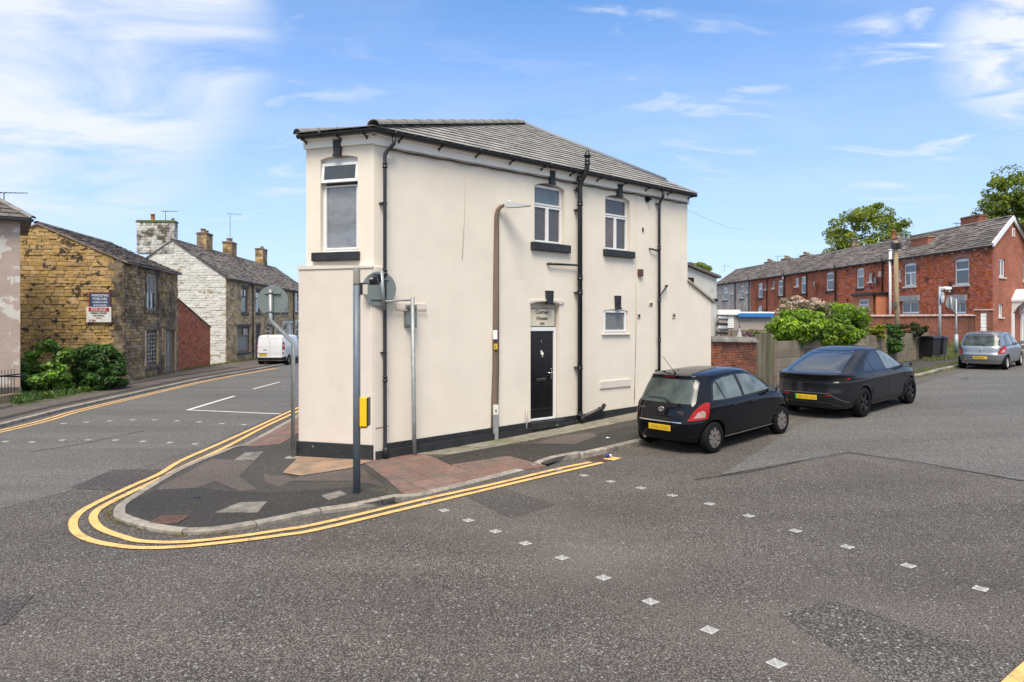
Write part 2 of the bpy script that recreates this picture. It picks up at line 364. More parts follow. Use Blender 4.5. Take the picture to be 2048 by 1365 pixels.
def drape(poly, hf, step=.5, name='x', mats=None, parent=None, kind=None, thick=0, build=True):
    bm = bmesh.new(); vs_ = [bm.verts.new((p[0], p[1], 0)) for p in poly]; f = bm.faces.new(vs_)
    if f.normal.z < 0 or sum(poly[i][0]*poly[(i+1) % len(poly)][1]-poly[(i+1) % len(poly)][0]*poly[i][1] for i in range(len(poly))) < 0: f.normal_flip()
    xs = [p[0] for p in poly]; ys = [p[1] for p in poly]
    for ax, lo, hi in ((0, min(xs), max(xs)), (1, min(ys), max(ys))):
        k = math.floor(lo/step)+1
        while k*step < hi:
            co = [0, 0, 0]; co[ax] = k*step+1e-4; no = [0, 0, 0]; no[ax] = 1
            bmesh.ops.bisect_plane(bm, geom=bm.verts[:]+bm.edges[:]+bm.faces[:], plane_co=co, plane_no=no, dist=1e-6); k += 1
    bmesh.ops.triangulate(bm, faces=[f for f in bm.faces if len(f.verts) > 4])
    for v in bm.verts: v.co.z = hf(v.co.x, v.co.y)
    if thick:
        edges = [e for e in bm.edges if e.is_boundary]; r = bmesh.ops.extrude_edge_only(bm, edges=edges)
        for v in r['geom']:
            if isinstance(v, bmesh.types.BMVert): v.co.z -= thick
    bmesh.ops.recalc_face_normals(bm, faces=bm.faces[:]) if thick else None
    me = bpy.data.meshes.new(name); bm.to_mesh(me); bm.free(); me.materials.append(mats)
    me.update()
    if me.polygons and sum(p.normal.z for p in me.polygons) < 0: me.flip_normals()
    return obj(name, me, parent, kind=kind) if build else me
def ribbon(path, w, hf, name, mat_, parent=None, kind=None, step=.4):
    """a painted line: a strip of width w along a ground path"""
    P = [Vector(p[:2]) for p in path]; Q = [P[0]]
    for a, b in zip(P, P[1:]):
        n = max(1, int((b-a).length/step)); Q += [a+(b-a)*k/n for k in range(1, n+1)]
    v = []; 
    for i, p in enumerate(Q):
        t = (Q[min(i+1, len(Q)-1)]-Q[max(i-1, 0)]).normalized(); nn = Vector((-t.y, t.x))
        for s_ in (-.5, 0, .5):
            q = p+nn*w*s_; v.append((q.x, q.y, hf(q.x, q.y)))
    mb = MB(); mb.add(v, [(i*3+j, (i+1)*3+j, (i+1)*3+j+1, i*3+j+1) for i in range(len(Q)-1) for j in range(2)])
    o = mb.build(name, mat_, parent, kind=kind)
    if sum(p.normal.z for p in o.data.polygons) < 0: o.data.flip_normals()
    return o
def smooth_path(P, n=6):
    P = [Vector(p[:2]) for p in P]; out_ = []
    for i in range(len(P)-1):
        a, b, c, d = P[max(i-1, 0)], P[i], P[i+1], P[min(i+2, len(P)-1)]
        for k in range(n):
            t = k/n; out_.append(.5*((2*b)+(c-a)*t+(2*a-5*b+4*c-d)*t*t+(3*b-a-3*c+d)*t**3))
    return out_+[P[-1]]
# ---------------- ground, roads, pavements ----------------
M_road = asphalt('asphalt_brown', (.185, .160, .141), (.29, .272, .25), (.135, .118, .106), 58, pscale=.3, wear=(.18, .155, .137))
M_road2 = asphalt('asphalt_blue', (.225, .214, .195), (.32, .315, .30), (.19, .182, .168), 60, pscale=.25)
M_patchd = asphalt('asphalt_patch', (.150, .134, .121), (.23, .22, .205), (.115, .103, .094), 60)
M_patchs = asphalt('asphalt_trench', (.125, .105, .10), (.22, .20, .19), (.095, .082, .078), 50)
M_pave = asphalt('pavement_asphalt', (.225, .18, .158), (.28, .245, .22), (.175, .142, .125), 95)
M_paved = asphalt('pavement_dark', (.086, .078, .070), (.15, .14, .13), (.058, .053, .047), 80)
M_paveg = asphalt('pavement_grey', (.125, .113, .100), (.18, .17, .155), (.098, .088, .078), 80)
M_kerb = mat('kerb_concrete', (.27, .24, .20), .9, var=.3, vscale=8, bump=.5, bscale=60, island=.22, col2=(.13, .115, .10), c2scale=5, c2lo=.5, c2hi=.75)
M_flag = mat('flagstone', (.205, .185, .145), .95, var=.25, vscale=6, bump=.4, bscale=50, island=.15, col2=(.11, .12, .045), c2scale=2.2, c2lo=.52, c2hi=.75)
M_blister = mat('red_blister', (.195, .112, .088), .9, var=.25, vscale=9, bump=.4, bscale=90, island=.14, col2=(.15, .11, .09), c2scale=3)
M_yel = mat('yellow_paint', (.72, .42, .145), .75, var=.14, vscale=5, bump=.3, bscale=90, col2=(.24, .18, .115), c2scale=8, c2lo=.54, c2hi=.70, c2det=12)
M_white = mat('white_road_paint', (.66, .65, .61), .75, var=.12, vscale=9, bump=.3, bscale=90, col2=(.22, .21, .2), c2scale=12, c2lo=.62, c2hi=.74)
M_tar = mat('tar_joint', (.028, .026, .024), .6, var=.2)
M_earth = mat('earth', (.10, .095, .05), .95, var=.4, vscale=2, col2=(.05, .08, .025), c2scale=.3)
M_iron = mat('cast_iron', (.13, .075, .055), .8, .3, var=.35, vscale=14, bump=.4, bscale=60)
M_alu = mat('stud_metal', (.62, .61, .58), .5, .35, var=.12, vscale=30)
M_conc = mat('apron_concrete', (.30, .195, .125), .9, var=.18, vscale=4, bump=.25, bscale=50, col2=(.20, .15, .105), c2scale=2.5)

xs = [-1500, -600, -250, -120, -70]+[x for x in range(-45, 66, 3)]+[90, 150, 300, 700, 1500]
ys = [-300, -100, -40]+[y for y in range(-15, 126, 3)]+[160, 250, 500, 1500]
mb = MB(); V = [(x, y, g(x, y)-.12) for y in ys for x in xs]; n = len(xs)
mb.add(V, [(j*n+i, j*n+i+1, (j+1)*n+i+1, (j+1)*n+i) for j in range(len(ys)-1) for i in range(n-1)]); mb.build('ground', M_earth, kind='structure')
LK = [at(0, 857), at(130, 823), at(270, 791), at(400, 762), at(540, 737)]; LK = [Vector((-12.2, -12)), Vector((-12.6, 8))]+LK+[Vector((-15.6, 60)), Vector((-17.5, 120))]
drape([(p.x, p.y) for p in LK]+[(60, 120), (60, -12)], g, .5, 'road', M_road, kind='structure')
# the left street is surfaced in a bluer stone
drape([(LK[0].x, 4)]+[(p.x, p.y) for p in LK[1:-1]]+[(-7.2, 60), (-6.9, 22), (-6.6, 15), (-6.9, 11), (-7.6, 8.6), (-8.6, 5.0)], lambda x, y: g(x, y)+.004, .5, 'road_surface', M_road2, kind='structure')
def gp(pts): return [at(*p) for p in pts]
drape([tuple(p) for p in gp([(1440, 952), (1700, 907), (2048, 962), (2300, 1010), (2300, 740), (1960, 735), (1820, 775), (1600, 850)])], lambda x, y: g(x, y)+.004, .5, 'road_surface', M_road2, kind='structure')
drape([tuple(p) for p in gp([(925, 990), (1000, 975), (1112, 1010), (1020, 1037)])], lambda x, y: g(x, y)+.004, .5, 'road_patch', M_patchd, kind='structure')
drape([tuple(p) for p in gp([(140, 977), (225, 940), (330, 940), (237, 983)])], lambda x, y: g(x, y)+.007, .5, 'road_patch', M_patchs, kind='structure')
drape([tuple(p) for p in gp([(-60, 1205), (70, 1190), (10, 1250), (-60, 1262)])], lambda x, y: g(x, y)+.007, .5, 'road_patch', M_patchs, kind='structure')
drape([tuple(p) for p in gp([(1660, 1200), (2048, 1330), (2250, 1480), (1950, 1480), (1560, 1230)])], lambda x, y: g(x, y)+.003, .5, 'road_patch', asphalt('asphalt_worn', (.168, .148, .132), (.28, .265, .245), (.122, .109, .099), 48), kind='structure')
for pts, w in (([(1440, 952), (1560, 930), (1700, 905)], .03), ([(1700, 906), (1850, 928), (2048, 963), (2200, 990)], .05), ([(1390, 960), (1500, 945), (1640, 915)], .025), ([(60, 905), (160, 890), (290, 862)], .03)):
    ribbon(gp(pts), w, lambda x, y: g(x, y)+.008, 'road_joint', M_tar, kind='structure')

KERB = smooth_path([Vector((-7.6, 62)), Vector((-7.2, 34))]+gp([(607, 825), (480, 893), (364, 941), (311, 967), (258, 999), (232, 1017), (227, 1030), (233, 1041), (284, 1058), (332, 1067), (382, 1070), (440, 1066), (514, 1054), (575, 1042), (638, 1029), (702, 1021), (801, 1002), (918, 975), (1027, 947), (1088, 930), (1160, 915), (1283, 889), (1824, 757), (1880, 743), (1916, 735)])+[Vector((24, 34)), Vector((31, 40.5)), Vector((36, 43))], 6)
def path_len(P): return [0]+list(np.cumsum([(b-a).length for a, b in zip(P, P[1:])]))
def drop_amt(x, y):
    d = 0
    for a, b, w in DROPS:
        u = (b-a); L_ = u.length; u = u/L_; q = Vector((x, y))-a; t = q.dot(u); c = abs(q.x*u.y-q.y*u.x)
        along = sstep((t+.5)/.7)*sstep((L_+.5-t)/.7); d = max(d, along*sstep((1.25-c)/1.1))
    return max(d, .62*sstep((4.2-(Vector((x, y))-TIPC).length)/2.6))
DROPS = [(at(830, 996), at(1075, 934), 1), (at(470, 897), at(590, 835), 1)]
KH = .085
TIPC = at(300, 1040)
def phf(x, y): return g(x, y)+KH*(1-.8*drop_amt(x, y))
def off_path(P, d):
    o = []
    for i, p in enumerate(P):
        t = (P[min(i+1, len(P)-1)]-P[max(i-1, 0)]).normalized(); o.append(p+Vector((-t.y, t.x))*d)
    return o
KIN = off_path(KERB, .14)
PAVE = drape([tuple(p) for p in KIN]+[(33, 47), (24, 38.5), (19.9, 33.3), (8.3, 22.2), (5.4, 20), (-2.6, 13.2), (-3.9, 13.5), (-4.2, 62)], lambda x, y: phf(x, y)-.004, .35, 'pavement', M_paveg, kind='structure')
def kerb_stones(P, Pin, top, parent, length=.9, near=None, zb=-.1):
    S = path_len(P); s = 0; k = 0
    while s < S[-1]-.05:
        e = min(s+length, S[-1]); pts = [s+.007]+[q for q in S if s+.02 < q < e-.02]+[e-.007]
        def ip(A, q): return Vector((np.interp(q, S, [a.x for a in A]), np.interp(q, S, [a.y for a in A])))
        mb = MB(); ring = []
        for q in pts:
            a, b = ip(P, q), ip(Pin, q); t = top(a.x, a.y)+.008+random.uniform(-.002, .003)
            m_ = a+(b-a)*.14
            ring.append([(a.x, a.y, t+zb-.06), (a.x, a.y, t-.016), (m_.x, m_.y, t), (b.x, b.y, t), (b.x, b.y, t+zb)])
        v = [p for r_ in ring for p in r_]; nn = len(ring)
        F = [(i*5+j, (i+1)*5+j, (i+1)*5+j+1, i*5+j+1) for i in range(nn-1) for j in range(4)]
        F += [(0, 1, 2, 3, 4), tuple((nn-1)*5+j for j in (4, 3, 2, 1, 0))]
        mb.add(v, F); o = mb.build('kerb_stone', M_kerb, parent)
        bm = bmesh.new(); bm.from_mesh(o.data); bmesh.ops.recalc_face_normals(bm, faces=bm.faces[:]); bm.to_mesh(o.data); bm.free()
        s = e; k += 1
random.seed(3)
i0 = next(i for i, p in enumerate(KERB) if p.y < 24)
kerb_stones(KERB[i0:], KIN[i0:], phf, PAVE); kerb_stones(KERB[:i0+1], KIN[:i0+1], phf, PAVE, 3.0)

def clip(poly, a, b):         # keep the side left of a->b
    o = []; n = len(poly)
    for i in range(n):
        p, q = poly[i], poly[(i+1) % n]
        sp = (b[0]-a[0])*(p[1]-a[1])-(b[1]-a[1])*(p[0]-a[0]); sq = (b[0]-a[0])*(q[1]-a[1])-(b[1]-a[1])*(q[0]-a[0])
        if sp >= 0: o.append(p)
        if (sp >= 0) != (sq >= 0): t = sp/(sp-sq); o.append((p[0]+(q[0]-p[0])*t, p[1]+(q[1]-p[1])*t))
    return o
def clip_box(poly, x0, y0, x1, y1):
    for a, b in (((x0, y0), (x1, y0)), ((x1, y0), (x1, y1)), ((x1, y1), (x0, y1)), ((x0, y1), (x0, y0))):
        poly = clip(poly, a, b)
        if len(poly) < 3: return []
    return poly
def area(p): return abs(sum(p[i][0]*p[(i+1) % len(p)][1]-p[(i+1) % len(p)][0]*p[i][1] for i in range(len(p))))/2
def slabs(region, org, ux, cw, ch, hf, name, mat_, parent, stagger=0, joint=.008, lift=.006, blist=None):
    """lay slabs of cw x ch over a region of ground, cut to its outline"""
    uy = Vector((-ux.y, ux.x)); loc = [((p-org).dot(ux), (p-org).dot(uy)) for p in region]
    x0, x1 = min(p[0] for p in loc), max(p[0] for p in loc); y0, y1 = min(p[1] for p in loc), max(p[1] for p in loc); out_ = []
    for j in range(math.floor(y0/ch), math.ceil(y1/ch)):
        sh = stagger*(j % 2)
        for i in range(math.floor((x0-sh)/cw), math.ceil((x1-sh)/cw)):
            c = clip_box(loc, i*cw+sh+joint/2, j*ch+joint/2, (i+1)*cw+sh-joint/2, (j+1)*ch-joint/2)
            if len(c) < 3 or area(c) < .004: continue
            W = [org+ux*a+uy*b for a, b in c]; dz = random.uniform(-.002, .003); n = len(W)
            v = [(p.x, p.y, hf(p.x, p.y)+lift+dz) for p in W]+[(p.x, p.y, hf(p.x, p.y)-.03) for p in W]
            ar = sum(W[k].x*W[(k+1) % n].y-W[(k+1) % n].x*W[k].y for k in range(n))
            F = [tuple(range(n))]+[(k, k+n, (k+1) % n+n, (k+1) % n) for k in range(n)]
            if ar < 0: F = [tuple(reversed(f)) for f in F]
            mb = MB(); mb.add(v, F); mb.build(name, mat_, parent)
            if blist is not None and area(c) > .02:
                for a in range(6):
                    for b in range(6):
                        q = (i*cw+sh+cw*(a+.5)/6, j*ch+ch*(b+.5)/6)
                        if clip_box(loc, q[0]-.02, q[1]-.02, q[0]+.02, q[1]+.02) and area(clip_box(loc, q[0]-.02, q[1]-.02, q[0]+.02, q[1]+.02)) > .0012:
                            w_ = org+ux*q[0]+uy*q[1]; blist.append((w_.x, w_.y, hf(w_.x, w_.y)+lift+dz))
def blisters(L_, parent):
    mb = MB()
    for x, y, z in L_:
        v = [(x+.0135*math.cos(k*1.0472), y+.0135*math.sin(k*1.0472), z-.001) for k in range(6)]+[(x+.008*math.cos(k*1.0472), y+.008*math.sin(k*1.0472), z+.005) for k in range(6)]
        mb.add(v, [(k, (k+1) % 6, (k+1) % 6+6, k+6) for k in range(6)]+[(6, 7, 8, 9, 10, 11)])
    mb.build('blister_dome', M_blister, parent, kind='stuff')
def at_p(px, py):
    dx, dz = (px-HX)/FPX, (HY-py)/FPX; Y = CZ/max(1e-3, -dz)
    for _ in range(40): Y = .5*Y+.5*(CZ-phf(dx*Y, Y))/max(1e-3, -dz)
    return Vector((dx*Y, Y))
def pz(pts, o=KH): return [at_p(p[0], p[1]) for p in pts]
BL = []
RR = pz([(725, 924), (836, 903), (901, 931), (1017, 912), (1092, 932)], .06)+[KIN[min(range(len(KIN)), key=lambda i: (KIN[i]-q).length)] for q in gp([(1027, 947), (918, 975), (822, 994)])]
slabs(RR, at(900, 950, .05), DU, .4, .4, phf, 'blister_slab', M_blister, PAVE, blist=BL)
kl = [KIN[min(range(len(KIN)), key=lambda i: (KIN[i]-q).length)] for q in gp([(480, 893), (540, 862), (607, 826)])]
slabs(kl+pz([(607, 861), (560, 889), (470, 893)], .08), at(540, 870, .08), Vector((0, 1)), .4, .4, phf, 'blister_slab', M_blister, PAVE, blist=BL)
blisters(BL, PAVE)
# flagstones along the wall, concrete apron at the corner, and the patchwork of asphalt
wallp = lambda t, d: D0+DU*t+DN*d
slabs([wallp(-3.55, .0), wallp(9.4, .0), wallp(9.4, .95), wallp(-3.0, .62), ], wallp(-3.6, 0), DU, .88, .46, phf, 'flagstone', M_flag, PAVE, stagger=.4, joint=.012)
def patch(pts, m, lift, o=KH, name='pavement_patch'):
    return drape([tuple(p) for p in pz(pts, o)], lambda x, y: phf(x, y)+lift, .35, name, m, PAVE)
patch([(300, 1001), (395, 976), (430, 963), (480, 983), (515, 980), (478, 953), (508, 923), (480, 921), (424, 918), (370, 948), (320, 972)], M_pave, .001)
patch([(238, 1028), (262, 1004), (310, 980), (400, 976), (470, 984), (540, 985), (700, 975), (770, 985), (795, 998), (640, 1020), (560, 1035), (440, 1056), (330, 1058), (270, 1046)], M_paved, .002)
patch([(527, 946), (540, 952), (570, 952), (560, 948), (600, 962), (700, 962), (770, 975), (700, 920), (640, 930), (560, 975), (530, 965)], M_pave, .0005)
patch([(876, 916), (905, 908), (1000, 889), (1135, 889), (1160, 902), (1095, 929), (1017, 911), (903, 931)], M_paved, .002)
patch([(1135, 889), (1190, 868), (1275, 850), (1280, 880), (1160, 905)], M_paved, .001)
patch([(1065, 888), (1120, 873), (1180, 866), (1195, 872), (1150, 889)], M_pave, .004)
drape([tuple(p) for p in pz([(565, 947), (609, 905), (748, 921), (700, 938), (602, 953)])], lambda x, y: phf(x, y)+.012, .35, 'concrete_apron', M_conc, PAVE)
for pts in ([(429, 1026), (478, 1006), (534, 1004), (515, 1026)], [(642, 992), (680, 982), (694, 990), (658, 1001)], [(468, 921), (490, 906), (528, 904), (510, 921)]):
    q = pz(pts); slabs(q, q[0], (q[1]-q[0]).normalized(), 9, 9, phf, 'cover_slab', mat('cover_concrete', (.20, .18, .155), .9, var=.3, vscale=9, bump=.4, bscale=60, col2=(.12, .11, .095), c2scale=4), PAVE, lift=.006)
def cover(pts, label, o=KH, hf=phf):
    q = pz(pts, o); c = sum(q, Vector((0, 0)))/4; t = thing('manhole_cover', label, 'manhole cover', (c.x, c.y, hf(c.x, c.y)))
    u = ((q[1]-q[0])+(q[2]-q[3])).normalized(); vv = Vector((-u.y, u.x)); a = ((q[1]-q[0]).length+(q[2]-q[3]).length)/4; b = ((q[3]-q[0]).length+(q[2]-q[1]).length)/4
    Mx = Matrix(((u.x, vv.x, 0, 0), (u.y, vv.y, 0, 0), (0, 0, 1, 0), (0, 0, 0, 1))); f = MB(Mx)
    for s_ in (-1, 1): f.box(-a, s_*b-.02, -.02, a, s_*b+.02, .014); f.box(s_*a-.02, -b+.02, -.02, s_*a+.02, b-.02, .014)
    f.build('frame', M_iron, t); f = MB(Mx); f.box(-a+.024, -b+.024, -.02, a-.024, b-.024, .008)
    for i in range(7):
        for j in range(5): f.box(-a+.06+(2*a-.12)*i/6-.012, -b+.06+(2*b-.12)*j/4-.012, .008, -a+.06+(2*a-.12)*i/6+.012, -b+.06+(2*b-.12)*j/4+.012, .013)
    f.build('cover', M_iron, t); return t
cover([(302, 1046), (328, 1034), (375, 1034), (352, 1049)], 'rusty iron chamber cover set in the dark asphalt near the rounded kerb')
g0 = g
# gully grate with a drinks can on it, at the end of the yellow lines
q = [at(*p) for p in ((1178, 917), (1216, 910), (1232, 920), (1196, 925))]; c = sum(q, Vector((0, 0)))/4
t = thing('gully_grate', 'rusty iron gully grate in the gutter where the double yellow lines stop', 'drain', (c.x, c.y, g(c.x, c.y)), math.atan2(DU.y, DU.x))
f = MB(); f.box(-.24, -.22, -.05, .24, -.19, .012); f.box(-.24, .19, -.05, .24, .22, .012); f.box(-.24, -.19, -.05, -.21, .19, .012); f.box(.21, -.19, -.05, .24, .19, .012); f.build('frame', M_iron, t)
for k in range(7): MB().box(-.19+k*.06, -.19, -.03, -.165+k*.06, .19, .010).build('grate_bar', M_iron, t)
MB().box(-.21, -.19, .0075, .21, .19, .0085).build('pit', mat('pit_black', (.008, .007, .006), .9), t)
can = thing('drinks_can', 'crushed blue and silver drinks can lying on the gully grate', 'can', (c.x+.12, c.y+.02, g(c.x, c.y)+.05), R(25))
MB().lathe([(.0, -.062), (.027, -.06), (.033, -.052), (.033, .0)], 14, ax='x').build('can_body', mat('can_blue', (.02, .05, .35), .3, .5), can)
MB().lathe([(.033, .0), (.033, .05), (.027, .058), (.0, .056)], 14, ax='x').build('can_end', mat('can_silver', (.6, .62, .66), .3, .8), can)

# ---------------- road markings ----------------
lhf = lambda x, y: g(x, y)+.012
OUT_L = [(606, 812), (522, 851), (443, 887), (364, 922), (319, 949), (258, 976), (179, 1014.6), (152, 1035), (146, 1052), (154, 1068), (180, 1082), (226, 1092), (285, 1097.5), (364, 1095), (469, 1084.5), (561, 1072.6), (638, 1060), (839, 1012.4), (990, 976.5), (1113, 947.5), (1205, 926.3)]
IN_L = [(606, 819), (532, 853.3), (453, 894.7), (364, 936), (311, 963), (258, 988), (205.5, 1014.6), (188, 1031), (189, 1046), (206, 1061), (248, 1076), (285, 1084.5), (364, 1085.8), (469, 1075.5), (561, 1062), (638, 1049), (839, 1002), (980, 971.4), (1106, 941.3), (1181, 926)]
def lineob(pts, w, lab, m=M_yel, nm='yellow_line'):
    return ribbon(smooth_path(pts, 6), w, lhf, nm, m, kind='structure')
lineob([Vector((-7.65, 60)), Vector((-7.35, 36))]+gp(OUT_L), .105, ''); lineob([Vector((-7.42, 60)), Vector((-7.08, 36))]+gp(IN_L), .105, '')
ll = gp([(0, 857), (130, 823), (270, 791), (400, 762), (540, 737)])
for d in (.28, .50): lineob([p+Vector((d, 0)) for p in [Vector((-12.6, 8))]+ll], .09, '')
ribbon(gp([(1232, 916), (1216, 921)]), .25, lhf, 'yellow_line', M_yel, kind='structure')
ribbon(gp([(1990, 1400), (2048, 1345), (2110, 1290)]), .1, lhf, 'yellow_line', M_yel, kind='structure')
ribbon(gp([(376, 821), (469, 793)]), .12, lhf, 'white_line', M_white, kind='structure'); ribbon(gp([(374, 821), (561, 829)]), .11, lhf, 'white_line', M_white, kind='structure')
ribbon(gp([(506, 779), (559, 765)]), .10, lhf, 'white_line', M_white, kind='structure')
# crossing studs: square metal plates with raised ribs
mb = MB(); mb.box(-.055, -.055, -.004, .055, .055, .006, b=.002)
for k in range(4):
    for q in range(3):
        a = k*math.pi/2; r_ = .014+q*.014; Mx = Matrix.Rotation(a, 4, 'Z')
        pts = [Mx @ Vector((r_, -r_*.8, 0)), Mx @ Vector((r_, r_*.8, 0)), Mx @ Vector((r_+.005, r_*.8+.004, 0)), Mx @ Vector((r_+.005, -r_*.8-.004, 0))]
        mb.add([(p.x, p.y, .0065) for p in pts]+[(p.x, p.y, .009) for p in pts], [(4, 5, 6, 7), (0, 1, 5, 4), (1, 2, 6, 5), (2, 3, 7, 6), (3, 0, 4, 7)], 1)
STUD = mb.mesh('crossing_stud', [M_alu, mat('stud_rib', (.33, .32, .31), .5, .3)])
ORD = ['first', 'second', 'third', 'fourth', 'fifth', 'sixth', 'seventh', 'eighth', 'ninth', 'tenth', 'eleventh', 'twelfth']
def studs(pts, row, rot):
    for k, p in enumerate(pts):
        w_ = at(*p); o = bpy.data.objects.new('crossing_stud', STUD); COL.objects.link(o); o.location = (w_.x, w_.y, g(w_.x, w_.y)+.006); o.rotation_euler = (0, 0, rot+random.uniform(-.08, .08)); s_ = 1.05; o.scale = (s_, s_, 1)
        tag(o, 'metal stud, %s %s' % (ORD[k], row), 'road stud', 'square metal studs marking the pedestrian crossings')
studs([(888, 1022), (937, 1042), (991, 1064), (1051, 1088), (1124, 1117), (1207, 1157), (1301, 1205), (1419, 1262), (1553, 1329)], 'from the yellow lines, near row, right road', R(38))
studs([(1168, 952), (1221, 964), (1282, 977), (1345, 992), (1419, 1009), (1498, 1033), (1591, 1063), (1695, 1095), (1817, 1133), (1961, 1179)], 'from the yellow lines, far row, right road', R(38))
studs([(488, 850), (444, 848), (399, 844.5), (354, 842.5), (310, 840.6), (266, 840.4), (220, 842.7), (174.6, 845), (127.7, 848)], 'from the house side, far row, left road', R(5))
studs([(391, 888.5), (340, 886), (287, 883.6), (232, 881), (177, 880.4), (125.6, 881), (65, 885), (12, 884)], 'from the corner side, near row, left road', R(5))
studs([(856, 1007), (1114, 940)], 'stud lying across the double yellow lines', R(38))

# left pavement and kerb
LKI = [p+Vector((-.13, 0)) for p in LK]
LPAVE = drape([tuple(p) for p in LKI]+[(-21.5, 120), (-20.3, 70), (-19.2, 46), (-18.4, 38.5), (-16.95, 29.6), (-16.6, 24), (-15.8, 18), (-15.2, 8), (-15.2, -12)], lambda x, y: g(x, y)+.09, .5, 'pavement', M_pave, kind='structure')
LKr = [Vector(p) for p in LK[1:]][::-1]; kerb_stones(LKr, [p+Vector((-.13, 0)) for p in LKr], lambda x, y: g(x, y)+.096, LPAVE, 1.8)
for k in range(60): pass
ribbon([(p.x-.62, p.y) for p in LK[2:]], .30, lambda x, y: g(x, y)+.095, 'pavement_band', M_paved, LPAVE)
ribbon([(p.x-1.95, p.y) for p in LK[2:7]], .35, lambda x, y: g(x, y)+.095, 'pavement_band', M_paved, LPAVE)
# ---------------- shared building bits ----------------
M_cream = mat('cream_roughcast', (.775, .705, .60), .95, var=.035, vscale=1.6, bump=.32, bscale=55, col2=(.725, .65, .548), c2scale=.9, c2lo=.44, c2hi=.76, spec=.15)
M_creamS = mat('cream_smooth_render', (.66, .595, .525), .95, var=.04, vscale=2, bump=.14, bscale=30, spec=.15, col2=(.61, .54, .465), c2scale=.9, c2lo=.5, c2hi=.8)
M_black = mat('black_gloss', (.016, .016, .017), .38, var=.2, vscale=6)
M_blackp = mat('black_masonry_paint', (.020, .021, .024), .55, var=.4, vscale=5, bump=.35, bscale=30, col2=(.07, .085, .10), c2scale=6, c2lo=.62, c2hi=.8)
M_plinth = mat('flaking_black_plinth', (.020, .022, .025), .6, var=.4, vscale=5, bump=.5, bscale=20, col2=(.16, .24, .18), c2scale=4.5, c2lo=.665, c2hi=.70)
M_upvc = mat('white_upvc', (.78, .78, .77), .35, var=.03, vscale=5)
M_fascia = mat('fascia_white', (.84, .82, .78), .5, var=.05, vscale=3)
M_glass = glass()
M_glassf = mat('frosted_glass', (.16, .17, .17), .25, var=.35, vscale=30, bump=.3, bscale=60, coat=.4)
M_curt = mat('net_behind_glass', (.34, .34, .34), .12, var=.25, vscale=2, coat=.8, stretch=(6, 6, .4))
M_slate = mat('concrete_slate', (.27, .26, .243), .9, var=.22, vscale=4, bump=.35, bscale=40, island=.16)
M_slate2 = mat('stone_slate', (.175, .150, .135), .9, var=.28, vscale=3, bump=.5, bscale=25, island=.30, col2=(.11, .095, .085), c2scale=.7)
M_ridge = mat('ridge_tile_grey', (.19, .18, .17), .85, var=.2, vscale=8, bump=.3, bscale=40, island=.1)
M_dark = mat('dark_interior', (.012, .011, .010), .9)
M_chrome = mat('chrome', (.75, .72, .66), .18, 1.0)

def wall_panel(mb, x0, x1, z0, z1, holes, depth=.14, mi=0, top=None):
    """wall face at y=0 with openings (x0,x1,z0,z1,arch rise) and their reveals; top: optional polygon above z1"""
    X = sorted({x0, x1}|{h[k] for h in holes for k in (0, 1)}); Z = sorted({z0, z1}|{h[k] for h in holes for k in (2, 3)})
    for a, b in zip(X, X[1:]):
        for c, d in zip(Z, Z[1:]):
            m, n = (a+b)/2, (c+d)/2
            if any(h[0] < m < h[1] and h[2] < n < h[3] for h in holes): continue
            mb.quad((a, 0, c), (b, 0, c), (b, 0, d), (a, 0, d), mi)
    if top: mb.add([(p[0], 0, p[1]) for p in top], [tuple(range(len(top)))], mi)
    for h in holes:
        a, b, c, d = h[:4]; ar = h[4] if len(h) > 4 else 0
        mb.quad((a, 0, c), (a, depth, c), (b, depth, c), (b, 0, c), mi)
        mb.quad((a, 0, c), (a, 0, d-ar), (a, depth, d-ar), (a, depth, c), mi); mb.quad((b, 0, c), (b, depth, c), (b, depth, d-ar), (b, 0, d-ar), mi)
        if ar <= 0: mb.quad((a, 0, d), (b, 0, d), (b, depth, d), (a, depth, d), mi)
        else:
            n = 10; P = [(a+(b-a)*k/n, d-ar*(2*k/n-1)**2) for k in range(n+1)]
            for p, q in zip(P, P[1:]):
                mb.add([(p[0], 0, p[1]), (q[0], 0, q[1]), (q[0], 0, d), (p[0], 0, d)], [(0, 1, 2, 3)], mi)
                mb.quad((p[0], 0, p[1]), (q[0], 0, q[1]), (q[0], depth, q[1]), (p[0], depth, p[1]), mi)
def window(root, x0, x1, z0, z1, y, panes, M=None, fm=None, gm=None, w=.05, b=.035, thick=.06, gms=None, head=0, name='window'):
    fm = fm or M_upvc; gm = gm or M_glass
    f = MB(M)
    f.box(x0, y, z0, x0+w, y+thick, z1); f.box(x1-w, y, z0, x1, y+thick, z1); f.box(x0+w, y, z0, x1-w, y+thick, z0+w); f.box(x0+w, y, z1-w-head, x1-w, y+thick, z1)
    W_, H_ = x1-x0-2*w, z1-z0-2*w-head; R_ = [(x0+w+W_*p[0], z0+w+H_*p[1], x0+w+W_*p[2], z0+w+H_*p[3]) for p in panes]
    for k, (a, c, d, e) in enumerate(R_):
        pr = .012 if k % 2 else .018
        f.box(a+.001, y-pr, c+.001, a+b, y+thick-.01, e-.001, b=.004); f.box(d-b, y-pr, c+.001, d-.001, y+thick-.01, e-.001, b=.004)
        f.box(a+b, y-pr, c+.001, d-b, y+thick-.01, c+b, b=.004); f.box(a+b, y-pr, e-b, d-b, y+thick-.01, e-.001, b=.004)
    fo = f.build(name, fm, root)
    for k, (a, c, d, e) in enumerate(R_):
        m = MB(M); m.box(a+b*.8, y+.022, c+b*.8, d-b*.8, y+.034, e-b*.8); m.build('pane', (gms[k] if gms else gm), fo)
    return fo
def local_of(world_pts, M): Mi = M.inverted(); return [Mi @ Vector(p) for p in world_pts]
